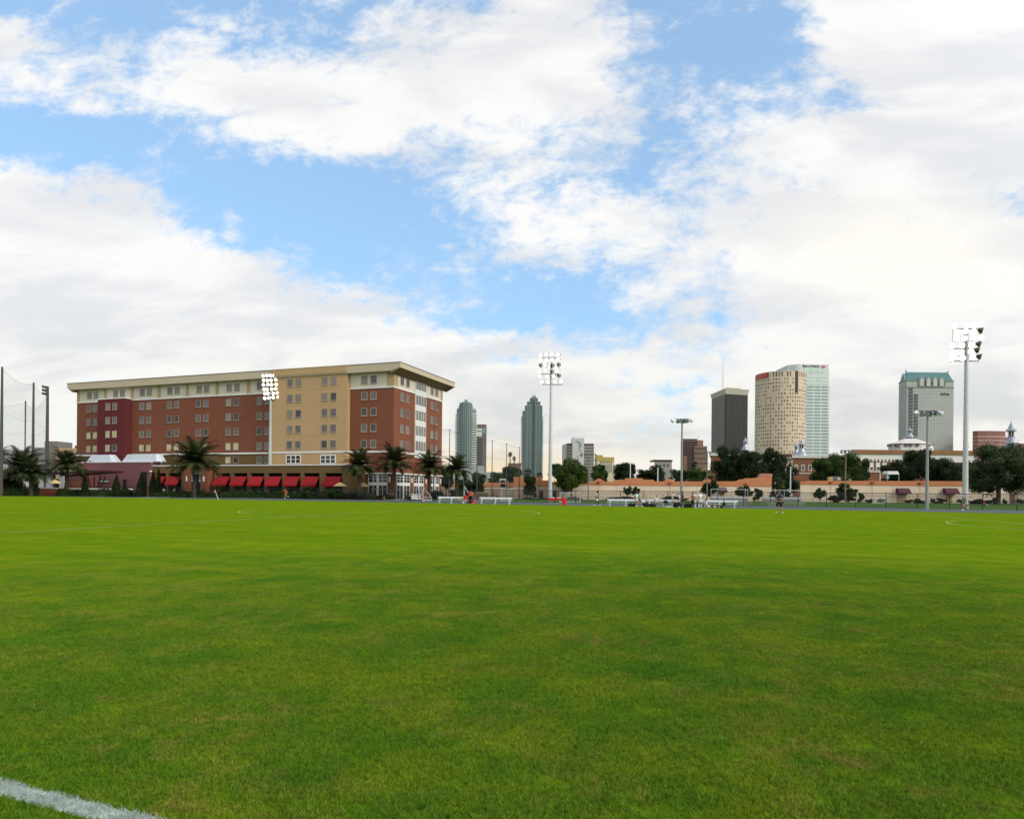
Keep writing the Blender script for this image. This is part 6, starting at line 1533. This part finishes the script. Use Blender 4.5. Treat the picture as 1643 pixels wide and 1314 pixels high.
# aluminium bleachers with rails
def bleacher(px0, px1, dist, lab, ytop):
    a, c = W(px0, ytop, dist), W(px1, ytop, dist); w_ = c.x - a.x; zt_ = a.z
    t = thing('bleacher', lab, 'bleacher', (a.x, dist, 0), 0, 'small aluminium bleachers behind the track')
    for k in range(3):
        b = MB(); b.box(0, w_, k * .65, k * .65 + .3, .42 + k * .24, .47 + k * .24); b.build('seat_plank', m_alu if k == 2 else m_alug, t)
        b = MB(); b.box(0, w_, k * .65 - .3, k * .65 - .05, .16 + k * .2, .2 + k * .2); b.build('foot_plank', m_alug, t)
    for u in (.3, w_ / 2, w_ - .3):
        b = MB(); b.path([(u, -.3, 0), (u, 1.6, .9)], .035, 5); b.path([(u, -.3, .02), (u, 1.7, .02)], .035, 5); b.path([(u, 1.5, 0), (u, 1.5, .9)], .035, 5); b.build('support', m_alug, t)
    b = MB(); b.box(0, w_, 1.62, 1.66, .75, 1.25); b.build('back_board', m_alug, t)
    for u in (0, w_ * .56, w_ * .93, w_):
        b = MB(); b.path([(u, 1.7, 0), (u, 1.7, zt_)], .05, 6); b.build('rail_post', m_alug, t)
    b = MB(); b.path([(0, 1.7, zt_), (w_, 1.7, zt_)], .045, 6); b.path([(0, 1.7, zt_ - 1.35), (w_, 1.7, zt_ - 1.35)], .035, 6); b.build('rail', m_alug, t)
bleacher(1147, 1207, 90, 'aluminium bleacher with rails behind the seated players', 784.7)
bleacher(1232, 1294.5, 86, 'aluminium bleacher with rails behind the man in black', 786.2)
# leaning corner flag
p = G(350, 800.6); p = on_edge(350.3, -.4); t = thing('corner_flag', 'leaning white pole with small red flag on the far touch line', 'flag', (p.x, p.y, 0))
b = MB(); b.path([(0, 0, 0), (-.52, 0, 1.42)], .035, 6); b.build('pole', m_whp, t)
b = MB(); b.poly([(-.50, -.01, 1.38), (-.40, -.01, 1.08), (-.76, .02, 1.05), (-.82, .05, 1.30)]); b.build('flag', m_redp, t)
# pale path and traffic cone by the hall
for k, (p0, p1, y_) in enumerate(((222, 243, 796.5), (618, 648, 800))):
    a, c_ = G(p0, y_ + 2.0), G(p1, y_ + 2.0); b = MB(); b.box(a.x, c_.x, min(a.y, c_.y), min(a.y, c_.y) + 14, .0, .035); o = b.build('path', mat('path_concrete', (0.38, 0.37, 0.35), .9)); o['kind'] = 'structure'
p = W(616, 795, 113); t = thing('traffic_cone', 'orange cone near the corner storefronts', 'cone', (p.x, 113, 0)); b = MB(); b.lathe([(.22, .03), (.05, .7)], n=10); b.build('cone', mat('orange_cone', (0.6, .12, .02)), t); b = MB(); b.box(-.26, .26, -.26, .26, 0, .03); b.build('base', m_blk, t)
p = W(858, 795, 149.5)
for k, px in enumerate((869, 890)):
    q_ = W(px, 791, 149.3); t = thing('electrical_cabinet', ['black wall cabinet left of the floodlight mast', 'black wall cabinet right of the floodlight mast'][k], 'cabinet', (q_.x, 149.2, 0)); b = MB(); b.box(-.35, .35, -.2, .5, 0, hz(px, 787.5, 149)); b.build('body', m_blk, t); b = MB(); b.box(-.3, .3, -.23, -.203, .3, hz(px, 788.5, 149)); b.build('door', m_fpost, t)

# ------------------------------------------------------------------ people
m_skin = {'light': mat('skin_light', (0.38, 0.20, 0.14), 0.55, 0.05, 5.0), 'tan': mat('skin_tan', (0.34, 0.18, 0.115), 0.55, 0.05, 5.0), 'dark': mat('skin_dark', (0.10, 0.052, 0.035), 0.5, 0.05, 5.0)}
m_hair = mat('dark_hair', (0.012, 0.009, 0.007), 0.7); m_hairb = mat('brown_hair', (0.06, 0.03, 0.015), 0.7)
m_kitw = mat('white_kit', (0.66, 0.65, 0.70), 0.85, 0.05, 4.0); m_aqua = mat('aqua_shirt', (0.12, 0.50, 0.62), .85, .05, 4.0); m_navy = mat('navy_cloth', (0.016, 0.016, 0.034), .85)
m_or = mat('orange_vest', (0.75, 0.13, 0.03), .8); m_gr = mat('green_top', (0.12, 0.32, 0.12), .8); m_gy = mat('grey_shirt', (0.30, 0.29, 0.36), .85); m_redc = mat('dark_red_cloth', (0.30, 0.015, 0.02), .85)
def skin_mesh(name, verts, edges, rad, mats, parent, root=0, sub=1):
    me = bpy.data.meshes.new(name); me.from_pydata([tuple(v) for v in verts], edges, []); o = bpy.data.objects.new(name, me); col.objects.link(o)
    o.modifiers.new('s', 'SKIN')
    if sub: sb = o.modifiers.new('u', 'SUBSURF'); sb.levels = sub; sb.render_levels = sub
    for i, r_ in enumerate(rad):
        sv = me.skin_vertices[0].data[i]; sv.radius = r_ if isinstance(r_, tuple) else (r_, r_)
        sv.use_root = (i == root)
    dg = bpy.context.evaluated_depsgraph_get(); dg.update(); m2 = bpy.data.meshes.new_from_object(o.evaluated_get(dg)); bpy.data.objects.remove(o); bpy.data.meshes.remove(me)
    m2.name = name; m2.materials.clear()
    for mm in mats: m2.materials.append(mm)
    m2.polygons.foreach_set('use_smooth', [True] * len(m2.polygons))
    o = bpy.data.objects.new(name, m2); col.objects.link(o); o.parent = parent
    return o
POSE = dict(hip=(0, 0, .93), sp=(0, 0, 1.12), ch=(0, 0, 1.33), nk=(0, .01, 1.50), hd=(0, .03, 1.66),
            ls=(-.19, 0, 1.43), le=(-.25, -.02, 1.15), lw=(-.26, .07, .90), rs=(.19, 0, 1.43), re=(.25, -.02, 1.15), rw=(.26, .07, .90),
            lh=(-.10, 0, .90), lk=(-.12, .03, .49), la=(-.13, 0, .08), rh=(.10, 0, .90), rk=(.12, .03, .49), ra=(.13, 0, .08))
def person(p, rz, lab, pose, shirt, shorts, skin='light', hair=m_hair, shoe=m_whp, socks=None, long_leg=False, hgt=1.78, group='players and staff beside the pitch', short_long=.62, sleeve=.6, cap=None, stout=1.0):
    J = {k: Vector(v) for k, v in {**POSE, **pose}.items()}
    t = thing('person', lab, 'person', p, rz, group, hgt / 1.80)
    sk = m_skin[skin]
    V = []; Rd = []; Ed = []; ix = {}
    def add(n_, v, r_, to=None):
        ix[n_] = len(V); V.append(v); Rd.append(r_)
        if to: Ed.append((ix[to], ix[n_]))
    w_ = stout
    add('hip', J['hip'], (.13 * w_, .10 * w_)); add('sp', J['sp'], (.125 * w_, .095 * w_), 'hip'); add('ch', J['ch'], (.15 * w_, .105 * w_), 'sp'); add('nb', J['nk'].lerp(J['ch'], .25), (.075, .065), 'ch'); add('nk', J['nk'], (.052, .052), 'nb')
    add('hd0', J['nk'].lerp(J['hd'], .45), (.06, .065), 'nk'); add('hd', J['hd'], (.078, .095), 'hd0'); hu = (J['hd'] - J['nk']).normalized(); add('hd2', J['hd'] + hu * .085, (.07, .08), 'hd')
    for s_ in 'lr':
        add(s_ + 's', J[s_ + 's'], .062, 'ch'); add(s_ + 'm', J[s_ + 's'].lerp(J[s_ + 'e'], .5), .050, s_ + 's'); add(s_ + 'e', J[s_ + 'e'], .040, s_ + 'm'); add(s_ + 'w', J[s_ + 'w'], .026, s_ + 'e')
        fd = (J[s_ + 'w'] - J[s_ + 'e']).normalized(); pc = J[s_ + 'w'] + fd * .055; add(s_ + 'p', pc, (.038, .020), s_ + 'w')
        add(s_ + 'h', J[s_ + 'h'], .088 * w_, 'hip'); add(s_ + 't', J[s_ + 'h'].lerp(J[s_ + 'k'], .5), .072 * (.5 + .5 * w_), s_ + 'h'); add(s_ + 'k', J[s_ + 'k'], .052, s_ + 't')
        add(s_ + 'c', J[s_ + 'k'].lerp(J[s_ + 'a'], .35), .054, s_ + 'k'); add(s_ + 'a', J[s_ + 'a'], .036, s_ + 'c')
    body = skin_mesh('body', V, Ed, Rd, [sk], t, 0)
    # fingers and thumb, nose and ears belong to the same body mesh
    b = MB()
    for s_ in 'lr':
        w0 = J[s_ + 'w']; fd = (w0 - J[s_ + 'e']).normalized(); side_ = fd.cross(Vector((0, 0, 1)) if abs(fd.z) < .9 else Vector((0, 1, 0))).normalized(); curl = side_.cross(fd).normalized() * (-.35)
        for k, L_ in enumerate((.075, .085, .08, .062)):
            o_ = w0 + fd * .085 + side_ * (.030 - .02 * k); b.path([o_ - fd * .02, o_ + fd * L_ * .5 + curl * .02, o_ + fd * L_ * .85 + curl * .075], [.010, .0095, .007], 5)
        o_ = w0 + fd * .04 + side_ * .032; b.path([o_ - side_ * .01, o_ + side_ * .03 + fd * .03, o_ + side_ * .035 + fd * .06], [.012, .011, .008], 5)
    fw = Vector((0, 1, 0)) - hu * hu.y; fw.normalize()
    if 'face' in pose: fw = Vector(pose['face']).normalized()
    sdv = fw.cross(hu).normalized(); hc = J['hd'] + hu * .02
    b.path([hc + fw * .085 + hu * .02, hc + fw * .108 - hu * .02, hc + fw * .088 - hu * .032], [.012, .016, .010], 5)
    for e_ in (-1, 1): b.ball(hc + sdv * e_ * .083 - hu * .005, (.012, .020, .028), 6)
    me2 = bpy.data.meshes.new('x'); me2.from_pydata(b.v, [], b.f); bmm = bmesh.new(); bmm.from_mesh(body.data); bmm.from_mesh(me2); bmm.to_mesh(body.data); bmm.free(); bpy.data.meshes.remove(me2)
    b = MB()
    for e_ in (-1, 1): b.ball(hc + sdv * e_ * .032 + fw * .088 + hu * .015, .010, 6)
    b.path([hc + fw * .088 - hu * .058 - sdv * .022, hc + fw * .092 - hu * .060, hc + fw * .088 - hu * .058 + sdv * .022], .005, 4); b.build('eyes_and_mouth', m_hair, t)
    if hair:
        b = MB(); c = hc + hu * .045 - fw * .012; n_ = 12; vs = []; rings = []
        for i in range(5):
            th = i / 4 * 1.45
            for j in range(n_):
                a = 2 * math.pi * j / n_; k_ = 1.0 if math.cos(a) < .3 else .82
                v = hu * math.cos(th * k_) * .105 + (fw * math.cos(a) * .112 + sdv * math.sin(a) * .094) * math.sin(th * k_); vs.append(c + v)
        b.mesh(vs, [(i * n_ + j, (i + 1) * n_ + j, (i + 1) * n_ + (j + 1) % n_, i * n_ + (j + 1) % n_) for i in range(4) for j in range(n_)]); b.build('hair', hair, t, smooth=True)
    if cap:
        b = MB(); c = hc + hu * .075; b.path([c - hu * .03, c + hu * .03, c + hu * .06], [.11, .10, .05], 10); b.path([c + fw * .06 - hu * .02, c + fw * .19 - hu * .03], [.07, .05], 8, flat=.25); b.build('cap', cap, t, smooth=True)
    sh = lambda a, b_, f_: J[a].lerp(J[b_], f_)
    V = [J['hip'] + Vector((0, 0, 0)), J['sp'], J['ch'], J['nk'].lerp(J['ch'], .32)]; Rd = [(.155 * w_, .125 * w_), (.15 * w_, .12 * w_), (.175 * w_, .13 * w_), (.085, .075)]; Ed = [(0, 1), (1, 2), (2, 3)]
    for s_ in 'lr':
        i = len(V); V += [J[s_ + 's'], sh(s_ + 's', s_ + 'e', .3), sh(s_ + 's', s_ + 'e', sleeve)]; Rd += [.082, .075, .07]; Ed += [(2, i), (i, i + 1), (i + 1, i + 2)]
    skin_mesh('shirt', V, Ed, Rd, [shirt], t, 0)
    V = [J['hip'] + (J['sp'] - J['hip']) * .25, J['hip']]; Rd = [(.145 * w_, .115 * w_), (.15 * w_, .12 * w_)]; Ed = [(0, 1)]
    for s_ in 'lr':
        i = len(V); V += [J[s_ + 'h'], sh(s_ + 'h', s_ + 'k', short_long)]; Rd += [.108 * w_, .10 * (.6 + .4 * w_)]; Ed += [(1, i), (i, i + 1)]
        if long_leg: V += [J[s_ + 'k'], sh(s_ + 'k', s_ + 'a', .9)]; Rd += [.075, .062]; Ed += [(i + 1, i + 2), (i + 2, i + 3)]; Rd[i + 1] = .09
    skin_mesh('trousers' if long_leg else 'shorts', V, Ed, Rd, [shorts], t, 0)
    for s_ in 'lr':
        a = J[s_ + 'a']; sdn = (a - J[s_ + 'k']).normalized(); ft = Vector(pose.get(s_ + 'f', (0, 1, 0))).normalized()
        b = MB(); base = a + sdn * .03; b.path([base - ft * .07 , base + ft * .02 + sdn * .005, base + ft * .12 + sdn * .012, base + ft * .19 + sdn * .015], [.042, .046, .040, .025], 8, flat=1.0); b.build('shoe', shoe, t, smooth=True)
        if socks: b = MB(); b.path([sh(s_ + 'k', s_ + 'a', .35), sh(s_ + 'k', s_ + 'a', .97)], [.062, .045], 8); b.build('sock', socks, t, smooth=True)
    return t
STRIDE = dict(lk=(-.12, .22, .52), la=(-.12, .30, .09), rk=(.12, .02, .50), ra=(.12, -.32, .13), lw=(-.27, -.12, .92), le=(-.26, -.10, 1.16), rw=(.26, .22, .95), re=(.25, .05, 1.15))
RUN = dict(hip=(0, 0, .95), sp=(0, .05, 1.13), ch=(0, .12, 1.33), nk=(0, .16, 1.49), hd=(0, .20, 1.65), ls=(-.18, .12, 1.42), rs=(.18, .12, 1.42), le=(-.24, -.12, 1.22), lw=(-.22, .05, 1.02), re=(.24, .25, 1.20), rw=(.16, .42, 1.34),
           lk=(-.11, .34, .62), la=(-.11, .28, .16), rk=(.11, -.10, .52), ra=(.11, -.52, .44), rf=(0, .2, -1))
SIT = dict(hip=(0, 0, .50), sp=(0, .0, .70), ch=(0, .04, .90), nk=(0, .06, 1.06), hd=(0, .10, 1.21), ls=(-.18, .04, 1.0), rs=(.18, .04, 1.0), le=(-.26, .08, .74), re=(.26, .08, .74), lw=(-.12, .30, .62), rw=(.12, .30, .62),
           lh=(-.1, .02, .50), rh=(.1, .02, .50), lk=(-.17, .42, .50), rk=(.17, .42, .50), la=(-.17, .46, .09), ra=(.17, .46, .09))
GSIT = dict(hip=(0, 0, .12), sp=(0, -.10, .30), ch=(0, -.20, .50), nk=(0, -.22, .66), hd=(0, -.20, .82), ls=(-.18, -.20, .60), rs=(.18, -.20, .60), le=(-.26, -.32, .34), re=(.26, -.32, .34), lw=(-.24, -.42, .08), rw=(.24, -.42, .08),
            lh=(-.1, .05, .12), rh=(.1, .05, .12), lk=(-.12, .46, .30), rk=(.12, .44, .34), la=(-.12, .86, .08), ra=(.12, .80, .08), lf=(0, .4, 1), rf=(0, .4, 1))
COACH = dict(ls=(-.21, 0, 1.44), rs=(.21, 0, 1.44), le=(-.30, .07, 1.17), re=(.30, .07, 1.17), lw=(-.02, .24, 1.19), rw=(.04, .27, 1.12), lk=(-.17, .03, .49), la=(-.22, 0, .08), rk=(.17, .03, .49), ra=(.22, 0, .08), lf=(-.4, 1, 0), rf=(.4, 1, 0))
CROSS = dict(le=(-.28, .06, 1.17), re=(.28, .06, 1.17), lw=(-.03, .22, 1.18), rw=(.05, .24, 1.11))
HIPS = dict(le=(-.36, -.08, 1.20), re=(.36, -.08, 1.20), lw=(-.18, .04, 1.02), rw=(.18, .04, 1.02))
FC = R(180)                               # facing the camera
c = G(1250, 823.2); kd = (1 / 1.80)
tcoach = person((c.x, c.y, .01), FC - .1, 'stout bald man in black with folded arms standing on the grass', COACH, m_navy, m_blk, 'tan', None, m_whp, hgt=1.90, group=None, short_long=.98, stout=1.32, sleeve=.95)
b = MB(); 
for s_ in (-1, 1): b.path([(s_ * .15, .11, 1.50), (s_ * .22, .09, 1.40), (s_ * .26, .09, 1.32)], .016, 5)
b.build('sleeve_stripes', m_whp, tcoach)
b = MB(); b.prism([(-.16, 1.0), (-.36, .86), (-.30, .78), (-.12, .72)], -.08, .06); b.build('tied_jacket', m_blk, tcoach)
def pe(px, n_, z=.01): q_ = on_edge(px, n_); return (q_.x, q_.y, z)
person(pe(957.5, -.6), R(-95), 'player in white kit walking alone toward the benches', STRIDE, m_kitw, m_kitw, 'dark', m_hair, m_whp, hgt=1.80, short_long=.8)
person(pe(1021.5, .2), FC + .5, 'player in white kit half hidden behind the aqua shirt', {}, m_kitw, m_kitw, 'light', m_hairb, hgt=1.76)
person(pe(1026, -.3), R(-100), 'man in aqua shirt and dark shorts walking with bent knees', STRIDE, m_aqua, m_blk, 'tan', m_hairb, hgt=1.82, group='players and staff beside the pitch')
person(pe(1053.3, 1.05), FC, 'player in white kit sitting on the bench hands on knees', SIT, m_kitw, m_kitw, 'tan', m_hair, hgt=1.80)
person(pe(1079.5, .1), R(-80), 'player in white kit standing side on with a black bag', {}, m_kitw, m_kitw, 'light', m_hairb, socks=m_kitw, hgt=1.82)
person(pe(1090, .7), R(60), 'player in white kit bending behind the player in black', dict(hd=(0, .14, 1.60), nk=(0, .09, 1.45)), m_kitw, m_kitw, 'dark', m_hair, hgt=1.68)
person(pe(1095.3, -.2), R(75), 'player in black shirt and shorts walking past the big bag', STRIDE, m_blk, m_blk, 'dark', m_hair, hgt=1.84)
person(pe(1111.3, -.3), R(-60), 'man in orange vest and long black trousers', CROSS, m_or, m_blk, 'tan', m_hairb, shoe=m_blk, long_leg=True, hgt=1.72)
person(pe(1115.8, -.4), FC + .9, 'left of two players in white kit chatting beside orange vest', HIPS, m_kitw, m_kitw, 'light', m_hairb, socks=m_kitw, hgt=1.82, short_long=.85)
person(pe(1123.5, -.5), R(20), 'right of two players in white kit chatting, back turned', HIPS, m_kitw, m_kitw, 'light', m_hairb, socks=m_kitw, hgt=1.84, short_long=.85)
person(pe(1135, -.3), R(-80), 'player in white kit sitting on the ground legs out', GSIT, m_kitw, m_kitw, 'dark', m_hair, hgt=1.80)
person(pe(1159, -.5), R(95), 'player in black sitting on the ground opposite the white kit', GSIT, m_blk, m_blk, 'dark', m_hair, hgt=1.80)
q_ = G(1547.5, 820.5); person((q_.x, q_.y, .02), R(100), 'woman running in green top, black shorts and white cap', RUN, m_gr, m_blk, 'light', m_hairb, m_whp, hgt=1.68, group='runners on the track', short_long=.4, sleeve=.25, cap=m_whp)
q_ = on_edge(676, 6); person((q_.x, q_.y, .02), R(-80), 'man running in grey shirt, dark shorts and cap near the goal', RUN, m_gy, m_navy, 'light', m_hairb, m_whp, hgt=1.76, group='runners on the track', cap=m_whp)
q_ = on_edge(459, 13); person((q_.x, q_.y, .02), R(150), 'runner in orange shirt before the red awnings', RUN, m_or, m_or, 'tan', m_hair, hgt=1.78, group='runners on the track')
q_ = W(1580, 806, 112); person((q_.x, 112, 0), R(170), 'person in dark red sitting on the lawn behind the fence', GSIT, m_redc, m_redc, 'light', m_hairb, hgt=1.75, group=None)
for px, lab in ((262, 'person in white shirt under the first red awnings, left one'), (280, 'person in white shirt under the first red awnings, right one')):
    q_ = W(px, 790, 128); person((q_.x, 128, 0), FC, lab, HIPS, m_kitw, m_blk, 'tan', m_hair, hgt=1.75, group='people under the awnings', long_leg=True)
q_ = W(628, 790, 116); person((q_.x, 116, 0), R(160), 'person in dark clothes standing by the brick corner', STRIDE, m_navy, m_blk, 'light', m_hair, hgt=1.75, group=None, long_leg=True)
